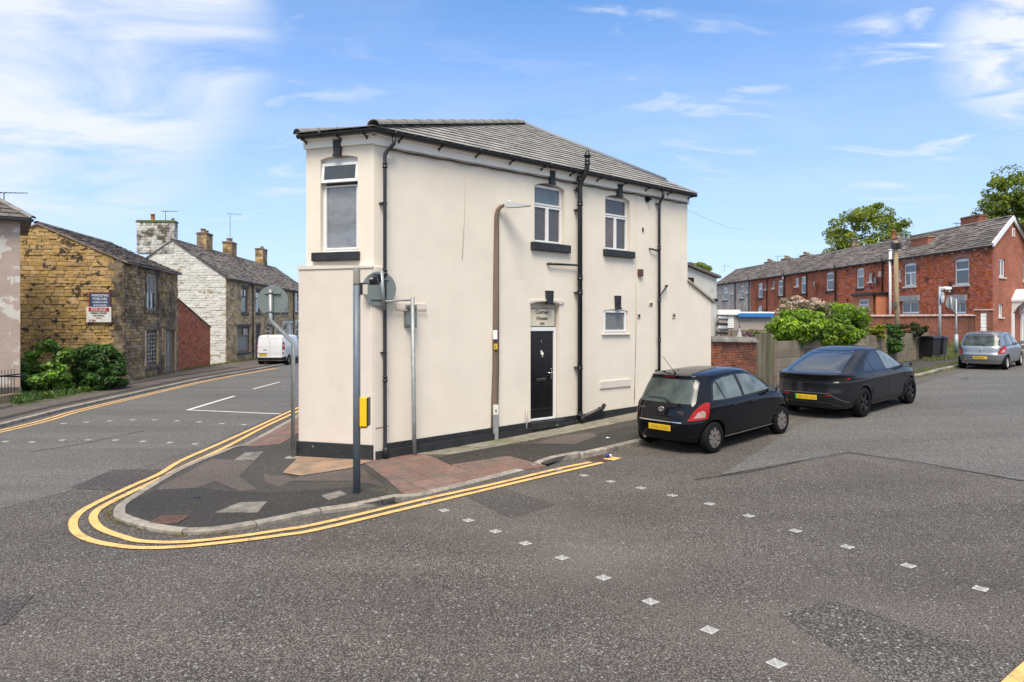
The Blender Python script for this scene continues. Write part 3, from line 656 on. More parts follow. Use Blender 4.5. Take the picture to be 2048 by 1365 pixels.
def frame_at(x, y, z, rz): return Matrix.Translation((x, y, z)) @ Matrix.Rotation(rz, 4, 'Z')
def on_plane(px, py, F, d=0.0):
    """(x, z) in the frame F where the sight line of a photo pixel meets the plane y = d of that frame"""
    Fi = F.inverted(); o = Fi @ Vector((0, 0, CZ)); q = (Fi @ Vector(((px-HX)/FPX, 1, CZ+(HY-py)/FPX)))-o
    s = (d-o.y)/q.y; p = o+q*s; return p.x, p.z
def slates(root, quad_pts, ew, eh, mat_, name='slate', limit=300, thick=.012, lift=.03, off=.01, near=None, jitter=.004, kind_name='slate_course'):
    """lay slates over a planar roof polygon given as 3D points; first edge is the eave"""
    P = [Vector(p) for p in quad_pts]; o = P[0]; u = (P[1]-P[0]).normalized(); n = None
    nrm = Vector((0, 0, 0))
    for i in range(len(P)): nrm += (P[i]-o).cross(P[(i+1) % len(P)]-o)
    n = nrm.normalized(); n = n if n.z > 0 else -n; v = n.cross(u).normalized()
    if v.z < 0: v = -v
    L2 = [((p-o).dot(u), (p-o).dot(v)) for p in P]
    ar = sum(L2[i][0]*L2[(i+1) % len(L2)][1]-L2[(i+1) % len(L2)][0]*L2[i][1] for i in range(len(L2)))
    if ar < 0: L2 = L2[::-1]
    x0, x1 = min(p[0] for p in L2), max(p[0] for p in L2); y1 = max(p[1] for p in L2); items = []
    for j in range(int(math.ceil(y1/eh))):
        sh = (j % 2)*ew*.5+random.uniform(-.05, .05)*ew
        for i in range(math.floor((x0-sh)/ew), math.ceil((x1-sh)/ew)):
            gap = .004; jx = random.uniform(0, jitter)
            c = clip_box(L2, i*ew+sh+gap+jx, j*eh-random.uniform(0, jitter), (i+1)*ew+sh-gap, (j+1)*eh)
            if len(c) < 3 or area(c) < .002: continue
            jj = random.uniform(0, jitter)
            hgt = lambda q: off+lift*(1-(q[1]-j*eh)/eh)+jj
            top_ = [o+u*q[0]+v*q[1]+n*hgt(q) for q in c]; bot = [p-n*thick for p in top_]; k = len(c)
            items.append((top_, bot, k, (near-top_[0]).length if near is not None else 0))
    items.sort(key=lambda t: t[3])
    def add(mb, t):
        k = t[2]; F = [tuple(range(k))]+[(q, q+k, (q+1) % k+k, (q+1) % k) for q in range(k)]
        a = t[0]; nn = sum(((a[q]-a[0]).cross(a[(q+1) % k]-a[0]) for q in range(1, k)), Vector())
        if nn.dot(n) < 0: F = [tuple(reversed(f)) for f in F]
        mb.add(t[0]+t[1], F)
    for t in items[:limit]:
        m = MB(); add(m, t); m.build(name, mat_, root)
    if len(items) > limit:
        m = MB()
        for t in items[limit:]: add(m, t)
        m.build(kind_name, mat_, root, kind='stuff')
def half_tiles(root, a, b, r, L_, mat_, name='ridge_tile', zoff=0.0, taper=True):
    a, b = Vector(a), Vector(b); d = (b-a); n = max(1, int(d.length/L_)); u = d.normalized(); s_ = u.cross(Vector((0, 0, 1))).normalized(); up = s_.cross(u)
    for k in range(n):
        p = a+u*(d.length*k/n); q = a+u*(d.length*(k+1)/n-.01); m = MB(); v = []
        for c_, rr in ((p, r*1.08), (q, r)):
            for rad in (rr, rr-.018):
                for j in range(9): an = math.pi*(j/8); v.append(c_+s_*math.cos(an)*rad+up*(math.sin(an)*rad*.75+zoff))
        F = [(j, j+1, 18+j+1, 18+j) for j in range(8)]+[(9+j+1, 9+j, 27+j, 27+j+1) for j in range(8)]+[(j+1, j, 9+j, 9+j+1) for j in range(8)]+[(18+j, 18+j+1, 27+j+1, 27+j) for j in range(8)]+[(0, 18, 27, 9), (8, 17, 35, 26)]
        m.add(v, F, 0, False); m.build(name, mat_, root)

# ---------------- the corner house ----------------
HR = math.atan2(.643, .766); HF = frame_at(-2.58, 12.75, 0, HR)
house = thing('corner_house', 'cream rendered two storey house on the corner, with black trim and black front door', 'house', (-2.58, 12.75, 0), HR)
def W(px, py, d=0.0): return on_plane(px, py, HF, d)
EZ = 6.22; XE = W(1375, 500)[0]; XL = W(1422, 650)[0]
holes = []
def hole(pxl, pxr, pyt, pyb, arch, ref=None):
    xl, xr = W(pxl, 500)[0], W(pxr, 500)[0]; m = (pxl+pxr)/2; return (xl, xr, W(m, pyb)[1], W(m, pyt)[1], arch)
h1 = hole(1069, 1129, 367, 489, .10); h2 = hole(1210.5, 1260, 391, 503, .10); h3 = hole(1207, 1255.5, 619, 667, .04); hd = hole(1061, 1119, 604, 841, .07)
holes = [h1, h2, h3, hd]
m = MB(); wall_panel(m, .0, XE, -.6, EZ-.02, holes, .16)
# low rear wing carried on in the same plane, with a falling verge
xa, za = W(1375, 563); xb, zb = W(1423, 603)
m.add([(XE, 0, -.6), (XL, 0, -.6), (XL, 0, zb), (XE, 0, za)], [(0, 1, 2, 3)])
m.add([(XL, 0, -.6), (XL, 2.6, -.6), (XL, 2.6, zb), (XL, 0, zb)], [(0, 1, 2, 3)]); m.add([(XE, 0, za-.01), (XE, 3.2, za-.01), (XE, 3.2, EZ), (XE, 0, EZ)], [(0, 1, 2, 3)])
m.build('wall', M_cream, house)
m = MB(); m.prism([(XE-.02, za+.0), (XL+.09, zb-.02), (XL+.09, zb+.035), (XE-.02, za+.055)], -.06, 2.7, 'y'); m.build('wing_coping', mat('coping_stone', (.36, .31, .25), .9, var=.2), house)
# front facet
FL = Vector((-4.03, 13.19)); FC = Vector((-2.58, 12.75)); fr = math.atan2(FC.y-FL.y, FC.x-FL.x); FF = frame_at(FL.x, FL.y, 0, fr); FM = HF.inverted() @ FF; FLN = (FC-FL).length
def WF(px, py, d=0.0): return on_plane(px, py, FF, d)
fx0, fx1 = WF(641, 400)[0], WF(715.5, 400)[0]; fz0, fz1 = WF(680, 504)[1], WF(680, 311)[1]; bz = WF(680, 533)[1]
fh = (fx0, fx1, fz0, fz1, .06)
m = MB(FM); wall_panel(m, .06, FLN, bz-.05, EZ-.02, [fh], .17); m.add([(.06, 0, -.5), (.06, 0, EZ-.02), (0.11, 6, EZ-.02), (0.11, 6, -.5)], [(0, 1, 2, 3)]); m.build('front_wall', M_cream, house)
m = MB(FM); m.box(-.07, -.07, -.4, FLN+.015, .1, bz-.05, b=.012); m.prism([(-.09, bz-.05), (FLN+.02, bz-.05), (FLN+.02, bz-.012), (-.05, bz+.03), (-.09, bz)], -.09, .0, 'y'); m.build('lower_wall', M_creamS, house)
m = MB(); m.box(-.03, -.055, -.4, .17, .05, bz-.02, b=.012); m.build('corner_pilaster', M_creamS, house)
m = MB(FM); m.box(-.10, -.10, -.4, FLN+.02, -.02, .385, b=.01); m.M = None
zt0, zt1 = W(755, 890)[1], W(1275, 811)[1]; 
m.prism([(-.02, -.4), (XL+.02, -.4), (XL+.02, zt1+.05), (-.02, zt0)], -.035, .0, 'y')
m.prism([(.0, -.4), (XL+.03, -.4), (XL+.03, zt1-.09), (.0, zt0-.11)], -.10, -.03, 'y'); m.build('plinth', M_plinth, house)
# window sills, keystones
def sill(px0, px1, pyt, pyb, Wf, Mx, out=.09):
    x0, x1 = Wf(px0, 500)[0], Wf(px1, 500)[0]; mx_ = (px0+px1)/2; z1, z0 = Wf(mx_, pyt)[1], Wf(mx_, pyb)[1]
    m = MB(Mx); m.box(x0, -out, z0, x1, .1, z1, b=.012); m.build('sill', M_blackp, house)
sill(1061, 1137.5, 488, 504, W, None); sill(1206, 1266, 501.5, 515, W, None); sill(627, 720.5, 505, 522.5, WF, FM)
m = MB(); x0, z0 = W(1203, 671); x1, _ = W(1259, 671); m.box(x0, -.05, z0, x1, .05, z0+.035, b=.006); m.build('sill', M_creamS, house)
def keystone(pxl, pxr, pyt, pyb, Wf, Mx, kick=True):
    x0, x1 = Wf(pxl, 400)[0], Wf(pxr, 400)[0]; mp_ = (pxl+pxr)/2; z1, z0 = Wf(mp_, pyt)[1], Wf(mp_, pyb)[1]; w_ = (x1-x0); t = w_*.10
    m = MB(Mx); m.prism([(x0+t, z0), (x1-t, z0), (x1, z1), (x0, z1)], -.065, .02, 'y')
    if kick: m.prism([(x0+t, z0-.015), (x1-t, z0-.015), (x1-t, z0+.03), (x0+t, z0+.03)], -.10, -.03, 'y')
    m.build('keystone', M_blackp, house)
keystone(1096.5, 1107.5, 341, 369, W, None); keystone(1232, 1242, 369, 394, W, None); keystone(1228.5, 1239, 592, 618, W, None); keystone(1090, 1104, 582, 609, W, None); keystone(669, 685, 281, 313, WF, FM)
# windows
lay_tm = [(0, .66, 1, 1), (0, 0, .5, .65), (.5, 0, 1, .65)]
M_hang = mat('patterned_net', (.075, .07, .068), .15, var=.6, vscale=60, coat=.5); M_blind = mat('roller_blind', (.11, .15, .165), .2, var=.1, coat=.5, spec=.6)
window(house, h1[0]+.002, h1[1]-.002, h1[2]+.01, h1[3]-.05, .10, lay_tm, gms=[M_blind, M_hang, M_hang], w=.03, b=.042)
window(house, h2[0]+.002, h2[1]-.002, h2[2]+.01, h2[3]-.05, .10, lay_tm, gms=[M_hang, mat('half_blind', (.13, .10, .09), .15, var=.3, vscale=3, coat=.4), M_hang], w=.03, b=.042)
window(house, h3[0]+.01, h3[1]-.02, h3[2]+.01, h3[3]-.01, .03, [(0, 0, 1, 1)], gm=M_glassf, w=.035, b=.04)
wf = window(house, fx0+.002, fx1-.002, fz0+.01, fz1-.02, .10, [(0, 0, 1, .76)], M=FM, gm=mat('front_net', (.17, .18, .19), .08, var=.35, vscale=2.5, coat=1.0, spec=1.0, stretch=(1, 1, 2.2)), w=.045, b=.03, head=.10)
zt = fz0+.76*(fz1-fz0-.10)-.0; fxa, fxb = fx0+.035, fx1-.035      # the top-hung light stands a little open
Mo = FM @ Matrix.Translation((0, .09, fz1-.13)) @ Matrix.Rotation(R(-7), 4, 'X'); m = MB(Mo); hh = fz1-.13-zt; 
m.box(fxa-.03, -.045, -hh, fxb+.03, 0, -hh+.06, b=.006); m.box(fxa-.03, -.045, -.06, fxb+.03, 0, 0, b=.006); m.box(fxa-.03, -.045, -hh+.06, fxa+.03, 0, -.06, b=.004); m.box(fxb-.03, -.045, -hh+.06, fxb+.03, 0, -.06, b=.004)
ol = m.build('open_light', M_upvc, wf); m = MB(Mo); m.box(fxa+.03, -.03, -hh+.06, fxb-.03, -.02, -.06); m.build('pane', M_glass, ol) if False else m.build('pane', M_glass, wf)
# door
xl, xr, z0, z1 = hd[0], hd[1], hd[2], hd[3]; zdt = W(1087, 655)[1]; zsg = W(1087, 652)[1]
m = MB(); m.box(xl+.005, .085, z0, xl+.06, .155, zdt, b=.004); m.box(xr-.10, .085, z0, xr-.03, .155, zdt, b=.004); m.box(xl+.06, .085, zdt-.085, xr-.10, .155, zdt, b=.004); m.box(xl+.06, .07, z0-.0, xr-.10, .155, z0+.045, b=.004); m.build('door_frame', M_upvc, house)
m = MB(); m.box(xl-.06, -.13, z0-.16, xr+.06, .16, z0-.0, b=.01); m.build('doorstep', M_plinth, house)
dx0, dx1, dz0, dz1 = xl+.062, xr-.102, z0+.047, zdt-.087; dw = dx1-dx0; dh = dz1-dz0
m = MB(); m.box(dx0, .115, dz0, dx1, .15, dz1)
def dpanel(m, a, c, b_, d):
    a, b_ = dx0+dw*a, dx0+dw*b_; c, d = dz0+dh*c, dz0+dh*d; t = .016
    m.box(a, .107, c, b_, .117, c+t, b=.004); m.box(a, .107, d-t, b_, .117, d, b=.004); m.box(a, .107, c+t, a+t, .117, d-t, b=.004); m.box(b_-t, .107, c+t, b_, .117, d-t, b=.004); m.box(a+.04, .108, c+.04, b_-.04, .117, d-.04, b=.005)
door = m.build('door', mat('black_door', (.010, .010, .012), .22, var=.1, coat=.4), house)
for a, b_ in ((.12, .44), (.56, .88)):
    for c, d in ((.10, .40), (.48, .76), (.84, .92)): m = MB(); dpanel(m, a, c, b_, d); m.build('door_panel', MATS['black_door'], door)
m = MB(); cxm = (dx0+dx1)/2; m.box(cxm-.14, .10, dz0+dh*.425, cxm+.14, .112, dz0+dh*.455, b=.003); m.build('letterbox', M_chrome, door)
m = MB(); m.lathe([(.004, -.03), (.03, -.026), (.034, -.01), (.02, 0)], 12, c=(cxm, .11, dz0+dh*.76), ax='y'); m.tube([(cxm-.028, .088, dz0+dh*.755), (cxm-.022, .088, dz0+dh*.71), (cxm, .086, dz0+dh*.695), (cxm+.022, .088, dz0+dh*.71), (cxm+.028, .088, dz0+dh*.755)], .008, 6); m.build('knocker', M_chrome, door)
m = MB(); m.box(dx1-.075, .095, dz0+dh*.44, dx1-.045, .116, dz0+dh*.56, b=.004); m.tube([(dx1-.06, .095, dz0+dh*.515), (dx1-.06, .065, dz0+dh*.515), (dx1-.19, .062, dz0+dh*.515)], .009, 8); m.build('handle', M_chrome, door)
m = MB(); m.box(cxm-.008, .105, dz0+dh*.865, cxm+.008, .117, dz0+dh*.90); m.build('house_number', M_chrome, door)
zs1 = W(1087, 616)[1]; M_sign = mat('sign_cream', (.66, .60, .46), .6, var=.04)
m = MB(); m.box(xl+.01, .09, zdt+.002, xr-.05, .15, zs1, b=.003); sgn = m.build('house_sign', M_sign, house)
m = MB(); a, b_, c, d = xl+.02, xr-.06, zdt+.015, zs1-.012
for q in ((a, c, b_, c+.012), (a, d-.012, b_, d), (a, c+.012, a+.012, d-.012), (b_-.012, c+.012, b_, d-.012)): m.box(q[0], .083, q[1], q[2], .091, q[3])
m.build('sign_border', M_black, sgn); hs = d-c
def wtext(txt, x, z, size, mt, parent, nm='lettering', y=-.002, M=None, ext=.002, sx=1.0, bold=0, align='CENTER'):
    B_ = Matrix.Translation((x, y, z)) @ Matrix.Rotation(R(90), 4, 'X'); return text_mesh(txt, size, mt, nm, parent, (M @ B_) if M is not None else B_, ext, align, sx, bold)
M_ink = mat('sign_ink', (.03, .03, .028), .6)
wtext('Corner', (a+b_)/2, c+hs*.79, hs*.29, M_ink, sgn, y=.086, sx=1.12, bold=.002); wtext('House', (a+b_)/2, c+hs*.46, hs*.29, M_ink, sgn, y=.086, sx=1.1, bold=.002); wtext('1890', (a+b_)/2, c+hs*.16, hs*.19, M_ink, sgn, y=.086)
# flared cove over the door
m = MB(); k0 = None
for k in range(9):
    an = R(-90+180*k/8)
m.prism([(xl-.03, z1-.045), (xl+.15, z1-.005), ((xl+xr)/2, z1+.012), (xr-.12, z1-.005), (xr+.02, z1-.05), (xr+.13, z1-.0), (xr+.05, z1+.035), ((xl+xr)/2, z1+.05), (xl-.03, z1+.02)], -.03, -.001, 'y'); m.build('door_hood', M_creamS, house); m = MB(); m.box(xl-.02, .152, zdt-.01, xr+.02, .20, z1+.05); m.build('door_backing', M_creamS, house)
# fascia, gutter, brackets
fz_a = W(748, 290)[1]; fz_b = W(1374, 405)[1]
m = MB(); m.prism([(-.02, fz_a), (XE+.03, fz_b), (XE+.03, EZ-.06), (-.02, EZ-.06)], -.05, -.001, 'y'); m.M = FM; m.prism([(.03, EZ-.22), (FLN+.03, EZ-.22), (FLN+.03, EZ-.06), (.03, EZ-.06)], -.05, -.001, 'y')
m.M = FM; m.box(.02, -.13, EZ-.075, FLN+.12, -.05, EZ-.045); m.M = None; m.box(-.08, -.13, EZ-.075, XE+.05, -.05, EZ-.045); m.build('fascia', M_fascia, house)
def gutter(M, x0, x1, y, z):
    m = MB(M); n = 8; r = .062; V = []
    for x in (x0, x1):
        for rr in (r, r-.006):
            for k in range(n+1): an = math.pi+math.pi*k/n; V.append((x, y+rr*math.cos(an), z+rr*math.sin(an)))
    q = n+1; F = [(k, k+1, 2*q+k+1, 2*q+k) for k in range(n)]+[(q+k+1, q+k, 3*q+k, 3*q+k+1) for k in range(n)]+[(0, 2*q, 3*q, q), (n, q+n, 3*q+n, 2*q+n)]+[(k+1, k, q+k, q+k+1) for k in range(n)]+[(2*q+k, 2*q+k+1, 3*q+k+1, 3*q+k) for k in range(n)]
    m.add(V, F)
    for xx in np.arange(x0+.5, x1, 2.0): m.lathe([(r+.006, -.03), (r+.006, .03)], 14, c=(xx, y, z-.0), ax='x')
    return m.build('gutter', M_black, house)
gutter(None, -.16, XE+.12, -.19, EZ-.0); gutter(FM, -.0, FLN+.14, -.19, EZ-.0)
for x in np.arange(.5, XE, .92):
    m = MB(); m.box(x-.015, -.26, EZ-.085, x+.015, -.05, EZ-.06); m.prism([(-.05, EZ-.14), (-.05, EZ-.07), (-.13, EZ-.07)], x-.012, x+.012, 'x'); m.build('gutter_bracket', M_black, house)
for x in (.1, .85, 1.4):
    m = MB(FM); m.box(x-.015, -.26, EZ-.085, x+.015, -.05, EZ-.06); m.prism([(-.05, EZ-.14), (-.05, EZ-.07), (-.13, EZ-.07)], x-.012, x+.012, 'x'); m.build('gutter_bracket', M_black, house)
# cable clipped along under the fascia
pts = []
for k in range(60):
    x = .3+(XE-.3)*k/59; pts.append((x, -.03-.01*math.sin(k*1.3), fz_a+(fz_b-fz_a)*x/XE-.03-.015*abs(math.sin(k*.7))))
m = MB(); m.tube(pts, .011, 5); m.tube([(p[0], p[1]-.012, p[2]-.02+.01*math.sin(i)) for i, p in enumerate(pts)], .008, 5); m.build('cable', M_black, house)
def pipe(path, r, name='downpipe', collars=(), mt=None, brackets=()):
    m = MB(); m.tube([(p[0], p[1], p[2]) for p in path], r, 12)
    for c in collars: m.lathe([(r+.002, -.05), (r+.016, -.045), (r+.016, -.02), (r+.006, -.01), (r+.006, .03), (r+.014, .035), (r+.014, .05), (r+.002, .055)], 12, c=c)
    for c in brackets: m.box(c[0]-r-.035, c[1]-.01, c[2]-.012, c[0]+r+.012, .0, c[2]+.012)
    return m.build(name, mt or M_black, house)
# corner rainwater pipe
xg, xp = W(788, 280, -.19)[0], .17; zb1 = W(787, 296, -.1)[1]
pipe([(xg, -.19, EZ-.03), (xg, -.19, EZ-.2), (xg-.06, -.15, EZ-.28), (xp+.05, -.12, EZ-.33), (xp, -.11, EZ-.42), (xp, -.11, 3.5), (xp-.0, -.12, .28), (xp+.0, -.17, .20)], .034, collars=[(xp, -.11, 3.6), (xp, -.11, 5.6), (xp, -.12, 1.6)], brackets=[(xp, -.11, 3.2), (xp, -.11, 4.9), (xp, -.11, 2.1)])
m = MB(); m.lathe([(.045, -.08), (.06, -.05), (.06, .06), (.04, .09)], 12, c=(xp, -.14, .24)); m.build('pipe_shoe', M_black, house)
# soil stack
xs_, _ = W(1160, 600, -.12); zt = W(1171, 303, -.22)[1]; xt_ = W(1171, 340, -.24)[0]
pipe([(xt_, -.30, zt-.12), (xt_, -.30, EZ+.18), (xt_-.02, -.29, EZ+.0), (xs_+.02, -.14, EZ-.22), (xs_, -.12, EZ-.36), (xs_, -.12, .55)], .058, 'soil_pipe', collars=[(xs_, -.12, W(1160, y_, -.12)[1]) for y_ in (358, 408, 556, 585, 735, 828)]+[(xt_, -.30, EZ+.2)], brackets=[(xs_, -.12, W(1160, y_, -.12)[1]) for y_ in (380, 420, 585, 735)])
m = MB(); m.lathe([(.06, 0), (.09, .0), (.085, .03), (.05, .06), (.045, .12), (.03, .15), (.0, .16)], 14, c=(xt_, -.30, zt-.14)); m.build('vent_cowl', M_black, house)
p1 = W(1098, 528, -.06); p2 = W(1153, 531, -.06); m = MB(); m.tube([(p1[0], .0, p1[1]), (p1[0], -.06, p1[1]), (xs_-.05, -.08, p2[1])], .022, 8); m.lathe([(.03, 0), (.03, .06)], 10, c=(p1[0], -.06, p1[1]), ax='x'); m.build('waste_pipe', M_black, house)
pa, pb = W(1163, 836, -.12), W(1208, 815, -.12); m = MB(); m.tube([(pa[0], -.14, pa[1]), (pb[0]-.1, -.15, pb[1]-.02), (pb[0], -.13, pb[1]+.06)], .05, 10); m.lathe([(.065, -.02), (.065, .06)], 12, c=(pb[0]-.18, -.15, pb[1]-.04), ax='x'); m.lathe([(.062, -.05), (.07, .02), (.062, .1)], 12, c=(pa[0], -.14, pa[1]-.04)); m.build('branch_pipe', M_black, house)
# right rainwater pipe
xr_ = W(1318, 600, -.08)[0]; xq = W(1326, 385, -.19)[0]
pipe([(xq, -.19, EZ-.04), (xq, -.19, EZ-.22), (xr_+.02, -.10, EZ-.34), (xr_, -.09, EZ-.44), (xr_, -.09, .75)], .036, collars=[(xr_, -.09, W(1318, y_)[1]) for y_ in (497, 600, 680)], brackets=[(xr_, -.09, W(1318, y_)[1]) for y_ in (410, 740)])
pa = W(1302, 498, -.06); m = MB(); m.tube([(pa[0], 0, pa[1]), (pa[0], -.06, pa[1]), (xr_, -.09, pa[1]-.05)], .02, 8); m.build('waste_pipe', M_black, house); m = MB(); pa = W(1334, 572, -.06); pb = W(1321, 590, -.08); m.tube([(pa[0], 0, pa[1]), (pa[0], -.07, pa[1]), (pb[0], -.09, pb[1]), (xr_, -.09, pb[1]-.1)], .02, 8); m.build('waste_pipe', M_black, house)
# small fittings
def fit(px0, py0, px1, py1, out_, nm, mt, b=.006):
    x0, z1_ = W(px0, py0); x1, z0_ = W(px1, py1); z1_ = W((px0+px1)/2, py0)[1]; z0_ = W((px0+px1)/2, py1)[1]; m = MB(); m.box(x0, -out_, z0_, x1, .005, z1_, b=b); return m.build(nm, mt, house)
M_brown = mat('brown_box', (.09, .045, .03), .6); M_beige = mat('beige_plastic', (.5, .45, .38), .6)
fit(1275, 539, 1283, 553, .07, 'junction_box', M_brown)
for a_ in ((1149, 372, 1156, 386), (1274, 627, 1280, 637), (1297, 605, 1305, 612), (1344, 626, 1350, 637)):
    v_ = fit(*a_, .02, 'vent', M_beige); xx, z_ = W((a_[0]+a_[2])/2, (a_[1]+a_[3])/2); m = MB(); m.lathe([(.035, -.03), (.035, -.019)], 12, c=(xx, 0, z_), ax='y'); m.build('vent_hole', M_dark, v_)
fit(1199, 762, 1228, 777, .03, 'capped_ledge', M_creamS); fit(1228.4, 759, 1260, 774, .03, 'capped_ledge', M_creamS)
xx, z_ = W(1294, 399); m = MB(); m.lathe([(.09, -.02), (.09, 0)], 14, c=(xx, 0, z_), ax='y'); m.lathe([(.045, -.14), (.05, -.05), (.03, 0)], 12, c=(xx, 0, z_), ax='y'); m.build('flue', M_black, house)
for a_, b_ in (((1272, 392), (1269, 810)), ((930, 350), (924, 520)), ((1274, 556), (1268, 800))):
    p_, q_ = W(*a_), W(*b_); m = MB(); m.tube([(p_[0], -.006, p_[1]), ((p_[0]+q_[0])/2+.02, -.006, (p_[1]+q_[1])/2), (q_[0], -.006, q_[1])], .0055, 4); m.build('thin_wire', mat('wire_tan', (.50, .42, .33), .8), house)
p_ = W(1285, 460); m = MB(); m.box(p_[0]-.02, -.03, p_[1]-.05, p_[0]+.02, 0, p_[1]+.05); m.build('wall_bracket', M_brown, house)
x0, z1_ = W(791, 607); x1, _ = W(851, 607); z0_ = W(820, 621)[1]; m = MB(); m.box(x0, -.025, z0_+.02, x1, .0, W(820, 607)[1], b=.004); m.tube([(x0, -.05, z0_), (x1, -.05, z0_)], .012, 6); m.build('blank_sign_board', M_creamS, house)
xx, z_ = W(1049, 812); m = MB(); m.tube([(xx, -.07, g(.0, 15)-.0+.1), (xx, -.07, z_)], .018, 8); m.build('overflow_pipe', mat('grey_plastic', (.42, .4, .36), .6), house)
xx, z_ = W(758, 855); m = MB(); m.tube([(xx-.1, -.06, z_), (xx+.18, -.05, z_+.01)], .008, 6); m.build('rusty_bracket', mat('rust', (.25, .10, .04), .8), house)
# roof
wl = lambda x, y, z: HF.inverted() @ Vector((x, y, z))
A = wl(.25, 18.3, 8.01); E1 = Vector((-.12, -.22, EZ+.02)); E2 = Vector((XE+.12, -.22, EZ+.02)); nr = (E2-E1).cross(A-E1).normalized()
o_ = HF.inverted() @ Vector((0, 0, CZ)); q_ = (HF.inverted() @ Vector(((1331-HX)/FPX, 1, CZ+(HY-363)/FPX)))-o_; F_ = o_+q_*((E1-o_).dot(nr)/q_.dot(nr))
C0 = FM @ Vector((-.0, -.22, EZ+.02)); B_ = wl(-4.4, 20, EZ); B2 = wl(1.5, 22, EZ)
m = MB(); V = [E1, E2, F_, A, C0, B_, B2]; m.add(V, [(0, 1, 2, 3), (4, 0, 3), (5, 4, 3), (3, 2, 6, 5), (2, 1, 6), (0, 4, 5, 6, 1)]); m.build('roof', M_slate, house)
random.seed(5); slates(house, [E1, E2, F_, A], .30, .185, M_slate, 'roof_slate', 300, near=E1, lift=.022, off=.008)
slates(house, [C0, E1, A], .30, .185, M_slate, 'roof_slate', 0, near=E1)
half_tiles(house, E1+Vector((-.02, -.02, .02)), A, .13, .45, M_ridge, zoff=.01); half_tiles(house, C0+Vector((0, 0, .02)), A, .11, .45, M_ridge)
m = MB(); m.tube([A+Vector((0, 0, .02)), F_+Vector((0, 0, .02))], .075, 8); m.tube([F_+Vector((0, 0, .0)), E2+Vector((0, .0, .0))], .05, 8); m.build('hip_flashing', mat('lead_grey', (.20, .22, .25), .6, var=.1), house)
m = MB(); m.lathe([(.0, 0), (.11, .02), (.11, .04), (0, .1)], 10, c=tuple(A)); m.build('ridge_cap', M_ridge, house)
# white rear block seen past the end wall
RF = frame_at(*(HF @ Vector((XL+.3, 2.9, 0)))[:2], 0, HR)
# ---------------- left street: houses ----------------
def courses(x0, x1, z0, z1, hr, wr, joint=.012, topf=None, holes=(), proud=(.01, .045), depth=.05, key=None, quoin=None, seed=0):
    """stones laid in courses over a wall face (front towards -y), leaving out the openings"""
    rnd = random.Random(seed); z = z0; items = []; r = 0
    while z < z1-.03:
        h = rnd.uniform(*hr); h = min(h, z1-z); zm = z+h/2; spans = [(x0, x1)]
        for H in holes:
            if H[2]-.03 < zm < H[3]+.03:
                ns = []
                for a, b in spans:
                    if H[1] <= a or H[0] >= b: ns.append((a, b)); continue
                    if H[0] > a+.03: ns.append((a, H[0]))
                    if H[1] < b-.03: ns.append((H[1], b))
                spans = ns
        for a, b in spans:
            x = a
            while x < b-.01:
                w = rnd.uniform(*wr)
                if x == a: w *= rnd.uniform(.5, 1)
                if b-x-w < wr[0]*.5: w = b-x
                t = z+h-joint
                if topf: t = min(t, topf(x)-.01, topf(x+w)-.01)
                if t > z+.03: items.append((x, -rnd.uniform(*proud), z, x+w-joint, depth, t, key(x, z) if key else x))
                x += w
        z += h; r += 1
    return items
M_yel_p = mat('mustard_painted_stone', (.40, .262, .105), .9, var=.28, vscale=5, bump=.8, bscale=14, island=.22, col2=(.055, .040, .026), c2scale=2.6, c2lo=.565, c2hi=.60, c2det=10)
M_yel_b = mat('mustard_paint_wall', (.36, .23, .09), .9, var=.3, vscale=6, bump=1.0, bscale=10, col2=(.05, .034, .022), c2scale=2.2, c2lo=.55, c2hi=.60)
M_stoned = mat('sooty_sandstone', (.36, .25, .135), .95, var=.35, vscale=6, bump=.7, bscale=22, island=.45, col2=(.095, .070, .046), c2scale=.8, c2lo=.42, c2hi=.66)
M_stone = mat('buff_sandstone', (.47, .35, .205), .95, var=.3, vscale=6, bump=.6, bscale=22, island=.32, col2=(.22, .155, .095), c2scale=1.0, c2lo=.5, c2hi=.68)
M_lintel = mat('stone_lintel', (.20, .155, .105), .95, var=.3, vscale=5, bump=.4, bscale=20, col2=(.045, .038, .03), c2scale=1.5)
M_mortar = mat('lime_mortar', (.40, .33, .24), .95, var=.3, vscale=4)
M_mortard = mat('dark_mortar', (.26, .20, .13), .95, var=.3, vscale=4)
M_whitep = mat('peeling_white_paint', (.60, .585, .545), .9, var=.14, vscale=5, bump=.8, bscale=16, island=.10, col2=(.34, .26, .15), c2scale=2.0, c2lo=.58, c2hi=.64, c2det=9)
M_stackp = mat('stack_paint', (.44, .43, .40), .9, var=.35, vscale=6, bump=.8, bscale=16, island=.35, col2=(.12, .10, .075), c2scale=1.6, c2lo=.5, c2hi=.6)
M_rbrick = mat('red_brick', (.40, .12, .062), .9, var=.25, vscale=9, bump=.4, bscale=30, island=.28, col2=(.05, .025, .02), c2scale=2.6, c2lo=.61, c2hi=.66)
M_rbrick2 = mat('garden_wall_brick', (.275, .095, .052), .9, var=.2, vscale=8, bump=.4, bscale=30, island=.20, col2=(.14, .06, .04), c2scale=1.4)
M_oldw = mat('weathered_white_wood', (.50, .48, .44), .8, var=.3, vscale=12, bump=.3, bscale=40, col2=(.2, .17, .13), c2scale=6)
M_oldd = mat('dirty_wood', (.20, .165, .13), .85, var=.3, vscale=8)
M_terra = mat('terracotta', (.42, .16, .07), .85, var=.2)
M_pot = mat('buff_pot', (.33, .24, .15), .85, var=.3)
M_moss = mat('moss', (.10, .12, .03), .95, var=.5, vscale=12)
M_gut = mat('iron_gutter', (.022, .022, .024), .6, var=.2)
